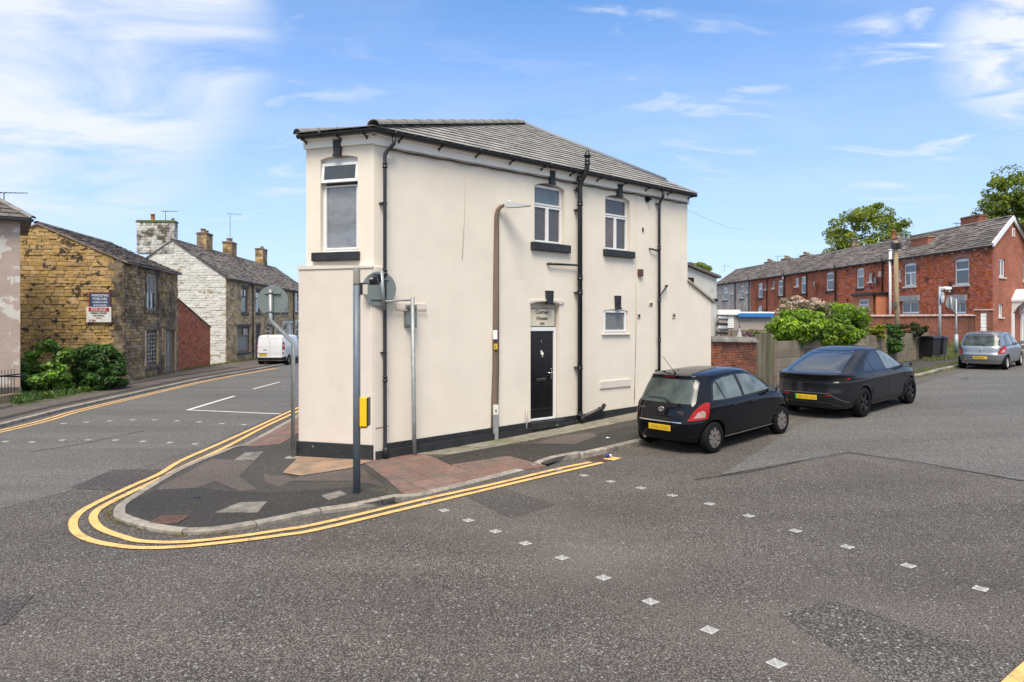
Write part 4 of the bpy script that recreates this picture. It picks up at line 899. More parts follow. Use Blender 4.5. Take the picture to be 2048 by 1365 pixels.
def stack(root, x0, x1, y0, y1, z0, z1, m_, cap=M_lintel, stones=True, seed=0, pots=(), pm=None, hr=(.16, .22), wr=(.25, .5), limit=0):
    m = MB(); m.box(x0, y0, z0, x1, y1, z1); ch = m.build('chimney', m_, root)
    if stones:
        it = courses(x0-.0, x1, z0+.05, z1-.02, hr, wr, proud=(.01, .03), depth=.01, seed=seed)
        mm = MB(); 
        for t in it: mm.box(t[0], y0+t[1], t[2], t[3], y0+.01, t[5])
        for side, xx in ((-1, x0), (1, x1)):
            for t in courses(y0, y1, z0+.05, z1-.02, hr, wr, proud=(.01, .03), seed=seed+3):
                if side < 0: mm.box(xx+t[1], t[0], t[2], xx+.01, t[3], t[5])
                else: mm.box(xx-.01, t[0], t[2], xx-t[1], t[3], t[5])
        mm.build('chimney_stone', m_, ch, kind='stuff')
    m = MB(); m.box(x0-.06, y0-.06, z1-.0, x1+.06, y1+.06, z1+.09, b=.02); m.box(x0-.02, y0-.02, z1+.09, x1+.02, y1+.02, z1+.15, b=.02); m.build('chimney_cap', cap, ch)
    for k, (fx, fy, h, r, mt) in enumerate(pots):
        m = MB(); c = (x0+(x1-x0)*fx, y0+(y1-y0)*fy, z1+.14); m.lathe([(r*1.1, 0), (r, .05), (r*.9, h-.08), (r*1.15, h-.06), (r*1.15, h), (r*.8, h), (r*.75, h-.1)], 12, c=c); m.build('chimney_pot', mt, ch)
    return ch
def slope_z(y, ye, ze, ya, za): return ze+(za-ze)*(y-ye)/(ya-ye)

# --- mustard painted gable cottage ---
YR = math.atan2(.987, -.16); YF = frame_at(-17, 29.8, 0, YR)
yh = thing('stone_cottage', 'derelict stone cottage with mustard painted gable and barred lower window', 'house', (-17, 29.8, 0), YR)
def YW(px, py): return on_plane(px, py, YF)
YE, YA, YD, YL = 5.44, 6.95, 3.37, 7.4
GY = Matrix.Translation((0, 2*YD, 0)) @ Matrix.Rotation(R(-90), 4, 'Z')     # gable frame: x from the back corner to the street corner
gtop = lambda x: YE+(YA-YE)*(1-abs(x-YD)/YD)
m = MB(GY); m.add([(0, 0, -.3), (2*YD, 0, -.3), (2*YD, 0, YE), (YD, 0, YA), (0, 0, YE)], [(0, 1, 2, 3, 4)]); m.build('gable_wall', M_yel_b, yh)
it = courses(0, 2*YD-.42, 1.0, YA, (.10, .19), (.16, .48), .014, gtop, proud=(.0, .05), key=lambda x, z: -x, seed=2)
blocks(yh, 'gable_stone', it, M_yel_p, 300, bevel=.09, M=GY, stuff_name='gable_stone')
it = []
for k, z in enumerate(np.arange(.1, YE-.1, .29)): w = .55 if k % 2 else .34; it.append((2*YD-w, -.03, z, 2*YD-.002, .05, z+.28, 0))
blocks(yh, 'quoin', it, M_lintel, 300, bevel=.05, M=GY)
u1, u2 = (*[YW(p, 580)[0] for p in (292, 315)], YW(303, 621)[1], YW(303, 548)[1]), (*[YW(p, 700)[0] for p in (291, 313)], YW(302, 731)[1], YW(302, 661)[1])
dd = (YW(331, 700)[0], YW(349, 700)[0], -.1, YW(340, 661)[1])
m = MB(); wall_panel(m, 0, YL, -.3, YE, [u1, u2, dd], .2); m.add([(YL, 0, -.3), (YL, 2*YD, -.3), (YL, 2*YD, YE), (YL, YD, YA), (YL, 0, YE)], [(0, 1, 2, 3, 4)]); m.box(.1, 2*YD-.02, -.3, YL-.1, 2*YD, YE); m.build('wall', M_mortard, yh)
big = [(u1[0]-.16, u1[1]+.16, u1[2]-.2, u1[3]+.24), (u2[0]-.16, u2[1]+.16, u2[2]-.22, u2[3]+.30), (dd[0]-.18, dd[1]+.18, 0, dd[3]+.2)]
it = courses(.0, YL, .05, YE-.08, (.125, .165), (.20, .42), .014, holes=big, proud=(.01, .04), key=lambda x, z: x, seed=4)
blocks(yh, 'wall_stone', it, M_stoned, 300, bevel=.08)
for h in (u1, u2, dd):
    m = MB(); hh = .26 if h is u2 else .2
    m.box(h[0]-.17, -.05, h[3]+.005, h[1]+.17, .15, h[3]+hh, b=.015); m.build('lintel', M_lintel, yh)
    for a, b_ in ((h[0]-.16, h[0]-.005), (h[1]+.005, h[1]+.16)): m = MB(); m.box(a, -.045, h[2], b_, .15, h[3], b=.012); m.build('jamb', M_stone if h is not u1 else M_lintel, yh)
    if h is not dd: m = MB(); m.box(h[0]-.2, -.10, h[2]-.17, h[1]+.2, .15, h[2]-.005, b=.015); m.build('sill', M_lintel, yh)
window(yh, *u1, .08, [(0, .5, .5, 1), (.5, .5, 1, 1), (0, 0, .5, .5), (.5, 0, 1, .5)], fm=M_oldw, gms=[mat('old_blind', (.25, .23, .20), .5, var=.3), mat('old_blind', (.25, .23, .20)), M_glass, M_glass], w=.09, b=.035)
bw = window(yh, *u2, .10, [(0, 0, 1, 1)], fm=M_oldd, w=.05, b=.02)
w_, h_ = u2[1]-u2[0], u2[3]-u2[2]
for k in range(1, 5): m = MB(); m.box(u2[0]+w_*k/5-.022, .03, u2[2]+.03, u2[0]+w_*k/5+.022, .06, u2[3]-.03); m.build('window_bar', M_oldw, bw)
for k in range(1, 9): m = MB(); m.box(u2[0]+.03, .015, u2[2]+h_*k/9-.02, u2[1]-.03, .03, u2[2]+h_*k/9+.02); m.build('window_bar', M_oldw, bw)
m = MB(); m.box(dd[0], .1, dd[2], dd[1], .14, dd[3]); dr = m.build('door', M_oldd, yh); m = MB(); m.box(dd[0]+.45, .04, dd[2], dd[0]+.6, .09, dd[3]-.05); m.build('door_post', M_oldw, dr)
def gable_roof(root, x0, x1, ye, ze, ya, za, over=.15, ew=.42, eh=.24, mt=M_slate2, yb=None, nm='roof_slate', near=None, lim=0, verge=.08, ridge=True, seed=1):
    """front roof plane (laid with slates) and a plain rear plane; ya is the ridge"""
    s = (za-ze)/(ya-ye); yb = 2*ya-ye if yb is None else yb
    P = [Vector((x0-verge, ye-over, ze-over*s+.03)), Vector((x1+verge, ye-over, ze-over*s+.03)), Vector((x1+verge, ya, za+.03)), Vector((x0-verge, ya, za+.03))]
    Q = [P[3], P[2], Vector((x1+verge, yb+over, ze-over*s+.03)), Vector((x0-verge, yb+over, ze-over*s+.03))]
    dn = Vector((0, 0, -.07)); m = MB(); V = P+[p+dn for p in P]; m.add(V, [(0, 1, 2, 3), (7, 6, 5, 4), (0, 4, 5, 1), (1, 5, 6, 2), (3, 7, 4, 0)]); V = Q+[p+dn for p in Q]; m.add(V, [(0, 1, 2, 3), (7, 6, 5, 4), (1, 5, 6, 2), (2, 6, 7, 3), (3, 7, 4, 0)])
    rf = m.build('roof', mt, root); random.seed(seed)
    slates(rf, P, ew, eh, mt, nm, lim, lift=.035, thick=.03, off=.012, jitter=.03, near=near or P[0])
    if ridge: half_tiles(rf, P[3]+Vector((0, 0, -.02)), P[2]+Vector((0, 0, -.02)), .13, .5, M_ridge, zoff=.0)
    return rf
gable_roof(yh, 0, YL, 0, YE, YD, YA, lim=300, over=.22)
m = MB(); m.box(.1, -.17, YE-.12, YL, -.02, YE-.02); m.build('gutter', M_gut, yh)

# --- signs on the mustard gable ---
def GW(px, py): return on_plane(px, py, YF @ GY, -.08)
sx0, sz1 = GW(178.5, 585); sx1, sz0 = GW(222, 617); GM = YF @ GY
def sign_thing(nm, label, x0, x1, z0, z1, y=-.09, col=None, frame=None):
    t = thing(nm, label, 'sign'); t.matrix_world = GM @ Matrix.Translation((x0, y, z0)); w, h = x1-x0, z1-z0
    m = MB(); m.box(0, -.02, 0, w, .03, h, b=.004); b_ = m.build('board', col, t)
    return t, w, h
M_navy = mat('faded_navy', (.025, .055, .13), .7, var=.3, vscale=8); M_sw = mat('sign_white', (.62, .62, .58), .7, var=.12, vscale=6); M_sr = mat('sign_red', (.36, .02, .02), .6); M_swl = mat('letter_white', (.62, .66, .70), .7, var=.25, vscale=20)
t, w, h = sign_thing('window_sign', 'weathered navy board lettered WINDOWS PORCHES on the mustard gable', sx0, sx1, sz0-.12, sz1, y=-.075, col=M_navy)
m = MB()
for q in ((0, 0, .05, h), (w-.05, 0, w, h)): m.box(q[0]-.01, -.035, q[1], q[2]-.01, -.021, q[3])
m.box(.04, -.035, h-.04, w-.06, -.021, h); m.build('board_edge', mat('maroon_edge', (.14, .03, .03), .7, var=.3), t, kind=None)
for txt, f, s_, sx in (('WINDOWS', .83, .155, .86), ('PORCHES', .64, .155, .86), ('CONSERVATORIES', .46, .10, .72), ('PATIO DOORS', .30, .10, .8)):
    wtext(txt, w/2, h*f, s_, M_swl, t, y=-.024, sx=sx, bold=.002)
ax0, az1 = GW(174, 614.5); ax1, az0 = GW(223.5, 645)
t, w, h = sign_thing('for_sale_sign', 'white FOR SALE board with a red strip, overlapping the navy board', ax0, ax1, az0, az1, y=-.125, col=M_sw)
m = MB(); m.box(w*.09, -.026, h*.70, w*.92, -.021, h*.96); m.build('red_strip', M_sr, t)
for txt, z_, s_, mt, sx, al in (('FOR SALE', .83, .155, M_swl, 1.05, 'CENTER'), ('PREMISES / BUSINESS', .60, .085, M_ink, .98, 'CENTER'), ('FOR DETAILS', .43, .095, M_ink, .95, 'CENTER'), ('CONTACT', .275, .06, M_sr, .9, 'CENTER'), ('01204', .11, .13, M_sr, 1.0, 'R')):
    if al == 'R': wtext(txt, w*.24, h*z_, s_, mt, t, y=-.029, sx=sx*.85, bold=.002)
    else: wtext(txt, w/2, h*z_, s_, mt, t, y=-.029, sx=sx*.85, bold=.002)

# --- sloping red brick wall between the cottage and the terrace ---
b0, b1 = Vector((-18.20, 37.15)), Vector((-18.58, 42.0)); br = math.atan2(b1.y-b0.y, b1.x-b0.x); bl_ = (b1-b0).length
bw_ = thing('brick_wall', 'red brick wall with sloping top, between the stone cottage and the white painted gable', 'wall', (b0.x, b0.y, 0), br)
bt = lambda x: 4.02-(4.02-2.46)*x/bl_
m = MB(); m.prism([(0, -.3), (bl_, -.3), (bl_, bt(bl_)), (0, bt(0))], .0, .4, 'y'); m.build('wall_core', M_mortard, bw_)
blocks(bw_, 'brick', courses(0, bl_, .02, 4.1, (.085, .085), (.24, .24), .012, bt, proud=(.01, .02), seed=6, key=lambda x, z: -z), M_rbrick, 300, bevel=.03)
m = MB(); m.prism([(-.03, bt(0)-.01), (bl_+.03, bt(bl_)-.01), (bl_+.03, bt(bl_)+.05), (-.03, bt(0)+.05)], -.05, .44, 'y'); m.build('coping', M_lintel, bw_)

# --- stone terrace beyond, with the peeling white gable ---
TR = math.atan2(.999, -.047); TF = frame_at(-18.9, 45.1, 0, TR)
def TW(px, py): return on_plane(px, py, TF)
TE, TA, TD = 5.80, 8.20, 3.44
cuts = [0, TW(504.5, 600)[0], TW(545, 600)[0], TW(586, 600)[0], TW(622, 600)[0]]
labels = ['end terrace stone house with peeling white gable and brown framed windows', 'buff stone terraced house directly behind the parked white van, second from white gable', 'buff stone terraced house with white windows, third from the white gable', 'farthest visible buff stone terraced house, just left of the cream corner house']
M_brownf = mat('brown_frame', (.12, .045, .018), .5, var=.2); M_stw = mat('white_stone_paint', (.62, .61, .58), .7, var=.08)
wins = {0: [((483, 496, 577, 627), 'b'), ((475, 500, 655, 705), 'b')], 1: [((511.5, 521.5, 583, 627), 'b'), ((534, 542.5, 654, 672), 'w')], 2: [((565, 574.5, 581, 625), 'w'), ((565, 574.5, 647, 676), 'w')], 3: [((590.6, 599, 585, 625), 'w'), ((591, 599, 645, 674), 'w')]}
doors = {1: (511.5, 521, 652, 718), 2: (577.5, 585, 647, 705), 3: (602, 608, 646, 700)}
for k in range(4):
    x0, x1 = cuts[k], cuts[k+1]; base = TF @ Vector((x0, 0, 0)); t = thing('terraced_house', labels[k], 'house', tuple(base), TR, 'stone terraced houses along the left street'); L_ = x1-x0
    H = []
    for (a, b_, c, d), s_ in wins[k]: H.append((TW(a, 600)[0]-x0, TW(b_, 600)[0]-x0, TW((a+b_)/2, d)[1], TW((a+b_)/2, c)[1], s_))
    D = None
    if k in doors: a, b_, c, d = doors[k]; D = (TW(a, 600)[0]-x0, TW(b_, 600)[0]-x0, .1, TW((a+b_)/2, c)[1], 'd')
    HH = [h for h in H]+([D] if D else []); m = MB(); wall_panel(m, 0, L_-.003, -.3, TE, [h[:4] for h in HH], .15)
    if k == 3: m.add([(L_, 0, 0), (L_, 2*TD, 0), (L_, 2*TD, TE), (L_, TD, TA), (L_, 0, TE)], [(0, 1, 2, 3, 4)])
    m.build('wall', M_mortar, t)
    big = [(h[0]-.06, h[1]+.06, h[2]-.16, h[3]+.22) for h in HH]
    blocks(t, 'wall_stone', courses(0, L_-.01, .05, TE-.1, (.17, .2), (.3, .6), .016, holes=big, proud=(.008, .03), seed=20+k), M_stone, 0 if k else 120, bevel=.06, stuff_name='wall_stone')
    for h in HH:
        wh = h[4] == 'w' and k > 1 or (h[4] == 'd' and k > 1); lm = M_stw if wh else (M_blackp if h[4] == 'b' else M_lintel)
        m = MB(); m.box(h[0]-.12, -.04, h[3]+.004, h[1]+.12, .12, h[3]+.2, b=.01); m.build('lintel', lm, t)
        if wh:
            for a, b_ in ((h[0]-.12, h[0]-.004), (h[1]+.004, h[1]+.12)): m = MB(); m.box(a, -.035, h[2], b_, .12, h[3], b=.01); m.build('jamb', lm, t)
        if h[4] != 'd': m = MB(); m.box(h[0]-.1, -.08, h[2]-.14, h[1]+.1, .12, h[2]-.004, b=.01); m.build('sill', M_blackp if k > 0 or h[4] == 'b' else M_lintel, t)
    for h in H:
        if h[4] == 'b': window(t, *h[:4], .08, [(0, .68, .5, 1), (.5, .68, 1, 1), (0, 0, 1, .67)] if h[1]-h[0] > 1.2 else [(0, .7, 1, 1), (0, 0, 1, .69)], fm=M_brownf, gms=[M_glass, M_curt, M_glassf] if h[1]-h[0] > 1.2 else [M_curt, M_glass], w=.06, b=.04)
        else: window(t, *h[:4], .08, [(0, .5, 1, 1), (0, 0, 1, .49)], w=.06, b=.05)
    if D: m = MB(); m.box(D[0], .08, D[2], D[1], .12, D[3]); m.build('door', mat('dark_door', (.03, .015, .012), .5) if k == 1 else M_upvc, t)
    rf = gable_roof(t, 0, L_, 0, TE, TD, TA, ew=.5, eh=.27, verge=.1 if k == 0 else 0.0, over=.25, lim=0, seed=30+k)
    m = MB(); m.box(0, -.28, TE-.24, L_, -.14, TE-.14); m.box(0, -.12, TE-.24, L_, -.01, TE-.1); m.build('gutter', M_gut, t)
    m = MB(); m.tube([(L_-.12, -.1, TE-.2), (L_-.12, -.1, .1)], .045, 6); m.build('downpipe', M_black, t)
    if k == 0:
        TG = Matrix.Translation((0, 2*TD, 0)) @ Matrix.Rotation(R(-90), 4, 'Z'); tg = lambda x: TE+(TA-TE)*(1-abs(x-TD)/TD)
        m = MB(TG); m.add([(0, 0, -.3), (2*TD, 0, -.3), (2*TD, 0, TE), (TD, 0, TA), (0, 0, TE)], [(0, 1, 2, 3, 4)]); m.build('gable_wall', M_whitep, t)
        blocks(t, 'gable_stone', courses(0, 2*TD, .6, TA, (.13, .2), (.25, .6), .014, tg, proud=(.0, .035), seed=9, key=lambda x, z: -x), M_whitep, 300, bevel=.08, M=TG)
        stack(t, -.03, .52, 3.35, 5.75, 7.3, 9.35, M_stackp, cap=M_moss, pots=((.5, .62, .45, .13, M_terra), (.5, .08, .18, .1, M_pot)), hr=(.15, .2), wr=(.25, .5))
    elif k == 1: stack(t, -.55, .55, TD-.35, TD+.35, TA-.5, TA+1.0, M_stoned, pots=((.25, .5, .3, .17, M_pot), (.75, .5, .25, .17, M_pot)))
    elif k == 2: stack(t, -.45, .65, TD-.35, TD+.35, TA-.5, TA+.95, M_stoned, pots=((.25, .5, .3, .15, M_pot), (.7, .5, .35, .15, M_pot)))
    elif k == 3: stack(t, 1.4, 2.6, TD-.35, TD+.35, TA-.5, TA+1.3, M_stoned, pots=((.7, .5, .25, .15, M_pot),))
def aerial(name, label, x, y, z, h, rz, n=5, spread=.5):
    t = thing(name, label, 'aerial', (x, y, z), rz); m = MB(); m.tube([(0, 0, 0), (0, 0, h)], .018, 5); m.build('mast', M_gut, t)
    m = MB(); m.tube([(-.25, 0, h), (.85, 0, h)], .014, 4); m.build('boom', M_gut, t)
    for k in range(n): m = MB(); a = -.2+k*1.0/n; m.tube([(a, -spread/2*(1-k*.08), h), (a, spread/2*(1-k*.08), h)], .01, 4); m.build('rod', M_gut, t)
    return t
p = TF @ Vector((.2, 4.0, 9.9)); aerial('tv_aerial', 'tv aerial on the mossy white painted chimney stack', p.x, p.y, 9.5, .62, R(0))
p = TF @ Vector((cuts[2]+.2, TD, 9)); aerial('tv_aerial', 'tall tv aerial mast on the second stone chimney, left street', p.x, p.y, 9.2, 2.4, R(20))

# --- far left pink building, with railings and low wall ---
cd = Vector((.80, .60)).normalized(); LC = Vector((-17.15, 23.8)); LO = LC-cd*5; LR = math.atan2(cd.y, cd.x)
M_pink = mat('pink_peeling_render', (.42, .33, .285), .95, var=.10, vscale=2, bump=.5, bscale=20, col2=(.58, .55, .50), c2scale=1.1, c2lo=.52, c2hi=.545, c2det=9)
pb_ = thing('pink_building', 'pink rendered building with peeling paint, cut off at the left edge of the photo', 'house', (LO.x, LO.y, 0), LR)
m = MB(); m.box(0, 0, -.3, 5, 5, 6.28); m.build('wall', M_pink, pb_); m = MB(); m.box(-.0, -.03, -.3, 5.03, .0, .46); m.build('plinth', mat('grimy_plinth', (.10, .09, .08), .9, var=.6, vscale=9), pb_)
rp = [Vector((-.3, -.3, 6.3)), Vector((5.35, -.3, 6.3)), Vector((2.5, 2.6, 8.35)), Vector((2.3, 2.6, 8.35))]; m = MB(); V = rp+[Vector((5.35, 5.3, 6.3)), Vector((-.3, 5.3, 6.3))]; m.add(V, [(0, 1, 2, 3), (1, 4, 2), (4, 5, 3, 2), (5, 0, 3), (0, 5, 4, 1)]); m.build('roof', M_slate2, pb_); random.seed(8); slates(pb_, rp, .5, .28, M_slate2, 'roof_slate', 300, near=rp[1], lift=.03, thick=.025, jitter=.02)
m = MB(); m.box(-.3, -.36, 6.2, 5.38, -.26, 6.30, b=.02); m.build('gutter', M_black, pb_); m = MB(); m.tube([(3.9, -.3, 6.2), (3.9, -.08, 5.9), (3.9, -.08, .3)], .055, 8); m.build('downpipe', M_black, pb_)
half_tiles(pb_, rp[1]+Vector((0, 0, .02)), rp[2], .12, .5, M_ridge)
ra, rb = at(-60, 819), at(41, 803); rr = math.atan2((rb-ra).y, (rb-ra).x); RL = (rb-ra).length
rl = thing('iron_railings', 'black iron railings on a low stone wall beside the pink building', 'railings', (ra.x, ra.y, .1), rr)
m = MB(); m.box(0, 0, -.2, RL, .25, .18); m.build('dwarf_wall', M_stone, rl)
for k in range(int(RL/.145)): m = MB(); m.tube([(.05+k*.145, .12, .16), (.05+k*.145, .12, 1.02)], .012, 5); m.build('railing_bar', M_gut, rl)
m = MB(); m.box(0, .10, .80, RL+.3, .15, .84); m.build('rail', M_gut, rl); m = MB(); m.tube([(0, .16, .95), (RL+.5, .10, .70)], .03, 6); m.build('hand_rail', M_gut, rl)

aerial('tv_aerial', 'horizontal tv aerial above the pink building at the left edge', (8-HX)/FPX*26, 26, 7.2, .45, R(5), n=6, spread=.3)
# ---------------- right street: yard walls, terrace ----------------
# white rendered rear block of the corner house
M_wrend = mat('white_render', (.58, .565, .52), .95, var=.08, vscale=2, bump=.3, bscale=25, col2=(.36, .33, .29), c2scale=1.6, c2lo=.58, c2hi=.7)
ro = HF @ Vector((XL-1.6, 2.75, 0)); WF2 = frame_at(ro.x, ro.y, 0, HR)
wb = thing('rear_outhouse', 'white rendered outhouse behind the cream house, with grey vent pipes on its side', 'outbuilding', (ro.x, ro.y, 0), HR)
r0x, r0z = on_plane(1375, 536, WF2); r1x, r1z = on_plane(1437, 554, WF2); kx, kz = on_plane(1383, 566, WF2)
m = MB(); m.prism([(r0x-1.5, -.2), (r1x-.12, -.2), (r1x-.12, r1z-.06), (r0x-1.5, r0z+.32)], 0, 2.2, 'y'); m.build('wall', M_wrend, wb)
m = MB(); m.prism([(r0x-1.5, r0z+.33), (r1x, r1z-.06), (r1x, r1z+.03), (r0x-1.5, r0z+.42)], -.12, 2.3, 'y'); m.build('roof', M_slate2, wb)
m = MB(); m.box(kx-.2, -.02, kz-.12, kx+.12, .05, kz+.18); m.build('vent_hole', M_dark, wb)
m = MB(); m.box(r1x-.5, -.06, on_plane(1430, 603, WF2)[1], r1x-.12, -.002, on_plane(1430, 598, WF2)[1]); m.build('ledge', M_dark, wb)
M_gpipe = mat('grey_pipe', (.36, .37, .38), .4, .4, var=.1)
for y_, r_ in ((637, .07), (657, .075), (648, .05), (666, .05)):
    z_ = on_plane(1434, y_, WF2)[1]; m = MB(); m.tube([(r1x-.3, -.15, z_), (r1x+.22, -.15, z_-.01), (r1x+.3, -.15, z_-.03)], r_, 10); m.build('vent_pipe', M_gpipe if r_ > .06 else M_gut, wb)

# red brick yard wall joined to the house
yo = HF @ Vector((XL+.03, 0, 0)); BF = frame_at(yo.x, yo.y, 0, HR); BLn = on_plane(1513, 700, BF)[0]; bz0, bz1 = on_plane(1422, 684, BF)[1], on_plane(1513, 686, BF)[1]; bzt = (bz0+bz1)/2
yw = thing('yard_wall', 'red brick yard wall with grey stone coping, between the cream house and timber gate', 'wall', (yo.x, yo.y, 0), HR)
m = MB(); m.prism([(.01, -.1), (BLn, -.1), (BLn, bz1), (.01, bz0)], .03, .23, 'y'); m.build('wall_core', M_mortard, yw)
it = []; z = g(yo.x, yo.y)-.02; r = 0; gb = .46
while z < bz1-.03:
    w_ = .224 if r % 4 else .112; x = .02-(w_/2 if r % 2 else 0)
    while x < BLn:
        a, b_ = max(x, .02), min(x+w_-.010, BLn); tz = min(z+.066, bz0+(bz1-bz0)*(a/BLn)-.004)
        if b_-a > .03 and tz > z+.02: it.append((a, -random.uniform(.0, .012), z, b_, .06, tz, -z))
        x += w_
    z += .076; r += 1
blocks(yw, 'brick', it, M_rbrick2, 300, bevel=.03)
n = 8
for k in range(n):
    a, b_ = BLn*k/n, BLn*(k+1)/n-.008; m = MB(); za_ = bz0+(bz1-bz0)*k/n; m.prism([(-.09, za_+.004), (.35, za_+.004), (.33, za_+.05), (.20, za_+.16), (.06, za_+.16), (-.07, za_+.05)], a, b_, 'x'); m.build('coping_stone', mat('grey_coping', (.19, .175, .16), .9, var=.25, vscale=6, bump=.4, bscale=30, island=.15, col2=(.11, .11, .09), c2scale=3), yw)
# timber gate
go = BF @ Vector((BLn+.03, .06, 0)); GFm = frame_at(go.x, go.y, 0, HR); GL = on_plane(1546, 700, GFm)[0]; gz1 = on_plane(1530, 664, GFm)[1]; gz0 = g(go.x, go.y)+.1
M_gate = mat('greened_timber', (.115, .105, .065), .9, var=.35, vscale=5, bump=.5, bscale=25, island=.22, stretch=(1, 1, .15), col2=(.17, .15, .11), c2scale=2)
gt = thing('board_gate', 'weathered green-brown vertical board gate between the brick wall and the concrete fence', 'gate', (go.x, go.y, gz0), HR)
nb = 7; bwid = GL/nb
for k in range(nb):
    m = MB(); h = gz1-gz0-.02*abs(k-3)-random.uniform(0, .05); m.box(k*bwid+.006, -(.02 if k % 2 else .0), .02, (k+1)*bwid-.016, .022, h, b=.004); m.build('board', M_gate, gt)
for z_ in (.3, .95, 1.5): m = MB(); m.box(0, .024, z_, GL, .06, z_+.1); m.build('rail', M_gate, gt)
for x_ in (-.02, GL-.01): m = MB(); m.box(x_-.035, .06, -.1, x_+.035, .14, gz1-gz0-.05); m.build('post', M_gate, gt)
# concrete panel fence
P0 = GFm @ Vector((GL+.06, 0, 0)); P0 = Vector((P0.x, P0.y)); P1 = Vector((20.6, 33.9)); fd = (P1-P0); FLen = fd.length; fu = fd.normalized(); fr_ = math.atan2(fu.y, fu.x)
M_panel = mat('concrete_panel', (.205, .17, .125), .95, var=.28, vscale=3, bump=.5, bscale=30, island=.16, col2=(.09, .075, .055), c2scale=1.5, c2lo=.5, c2hi=.7)
cf = thing('concrete_fence', 'concrete post and panel fence running uphill under overgrown shrubs', 'fence', (P0.x, P0.y, 0), fr_)
nbay = 8; bay = FLen/nbay
for k in range(nbay+1):
    w_ = P0+fu*bay*k; z0 = g(w_.x, w_.y)+.05; top_ = 2.27+.017*k*bay if k < 7 else 2.75; top_ = z0+1.52-(.02*k)
    m = MB(); m.box(bay*k-.06, -.07, z0-.2, bay*k+.06, .07, top_, b=.012); m.build('post', M_panel, cf)
    if k < nbay:
        w2 = P0+fu*bay*(k+.5); zb = g(w2.x, w2.y)+.06; ht = (1.44-.02*k)
        for r_ in range(5): m = MB(); m.box(bay*k+.065, -.03+random.uniform(-.006, .006), zb+ht*r_/5, bay*(k+1)-.065, .03, zb+ht*(r_+1)/5-.012, b=.008); m.build('panel', M_panel, cf)

# flat roofed garages in the yard
go_ = Vector(((1437-HX)/FPX*36, 36.0)); gar = thing('garage', 'pebbledashed flat roofed garage with a blue fascia and small white door', 'garage', (go_.x, go_.y, 0), R(8)); GFm2 = frame_at(go_.x, go_.y, 0, R(8))
def gx(px, py): return on_plane(px, py, GFm2)
M_pebble = mat('pebbledash', (.33, .29, .255), .95, var=.5, vscale=30, bump=.6, bscale=50); x1_ = gx(1560, 640)[0]
m = MB(); m.box(0, 0, 0, x1_, 4, gx(1480, 632)[1]); m.build('wall', M_pebble, gar)
m = MB(); m.box(-.1, -.15, gx(1460, 630)[1], gx(1478, 630)[0], 4, gx(1460, 620)[1]); m.build('white_fascia', M_fascia, gar)
m = MB(); m.box(gx(1474, 630)[0], -.2, gx(1500, 634.5)[1], gx(1543, 630)[0], .05, gx(1500, 627.5)[1]); m.build('blue_fascia', mat('blue_paint', (.02, .17, .48), .5), gar)
m = MB(); m.box(0, -.1, gx(1500, 627)[1], x1_, 4.1, gx(1500, 624)[1]); m.build('roof', M_fascia, gar)
dx0_, dx1_, dt, db = gx(1455, 640)[0], gx(1467, 640)[0], gx(1460, 633)[1], gx(1460, 656)[1]
for k in range(5): m = MB(); m.box(dx0_, -.04, db+(dt-db)*k/5, dx1_, -.003, db+(dt-db)*(k+1)/5-.02); m.build('door_panel', M_upvc, gar)
for k in range(4): m = MB(); m.box(gx(1440, 660)[0]+k*.62, -.08, 0, gx(1440, 660)[0]+.58+k*.62, -.005, gx(1460, 660)[1]); m.build('concrete_panel', M_panel, gar)
tp = at(1479, 700); um = thing('parasol', 'closed grey striped parasol standing behind the brick yard wall', 'parasol', ((1479-HX)/FPX*26, 26, .6)); 
z1_ = CZ-(655-HY)*26/FPX-.6; z0_ = CZ-(674-HY)*26/FPX-.6; m = MB(); m.tube([(0, 0, 0), (0, 0, z1_+.1)], .025, 8); m.build('pole', M_gut, um); m = MB(); m.lathe([(.02, 0), (.03, -.05), (.09, z0_-z1_+.05), (.14, z0_-z1_-.0), (.12, z0_-z1_-.1)], 10, c=(0, 0, z1_)); m.build('canopy', mat('grey_canvas', (.35, .35, .36), .9, var=.5, vscale=14, stretch=(6, 6, .1)), um)

# back brick wall by the bins
bo = Vector(((1738-HX)/FPX*45.0, 45.0)); be = Vector(((1952-HX)/FPX*42.0, 42.0)); bd_ = (be-bo); ba_ = math.atan2(bd_.y, bd_.x); BWL = bd_.length; BKF = frame_at(bo.x, bo.y, 0, ba_)
M_bwall = brick_mat('yard_brick', (.27, .075, .042), (.19, .055, .035), (.20, .15, .12), .24, .078, .012, dark=(.035, .028, .02), darkamt=.6, dscale=.6)
bw2 = thing('back_yard_wall', 'long red brick back yard wall with pale coping, behind the black bins', 'wall', (bo.x, bo.y, 0), ba_)
zc = on_plane(1850, 633, BKF)[1]; m = MB(); m.box(0, 0, .2, BWL, .25, zc); m.build('wall', M_bwall, bw2)
for k in range(17): m = MB(); a = BWL*k/17; m.prism([(-.08, zc+.003), (.33, zc+.003), (.31, zc+.05), (.15, zc+.12), (-.06, zc+.05)], a, a+BWL/17-.02, 'x'); m.build('coping_stone', mat('pink_coping', (.36, .255, .22), .9, var=.2, island=.12), bw2)
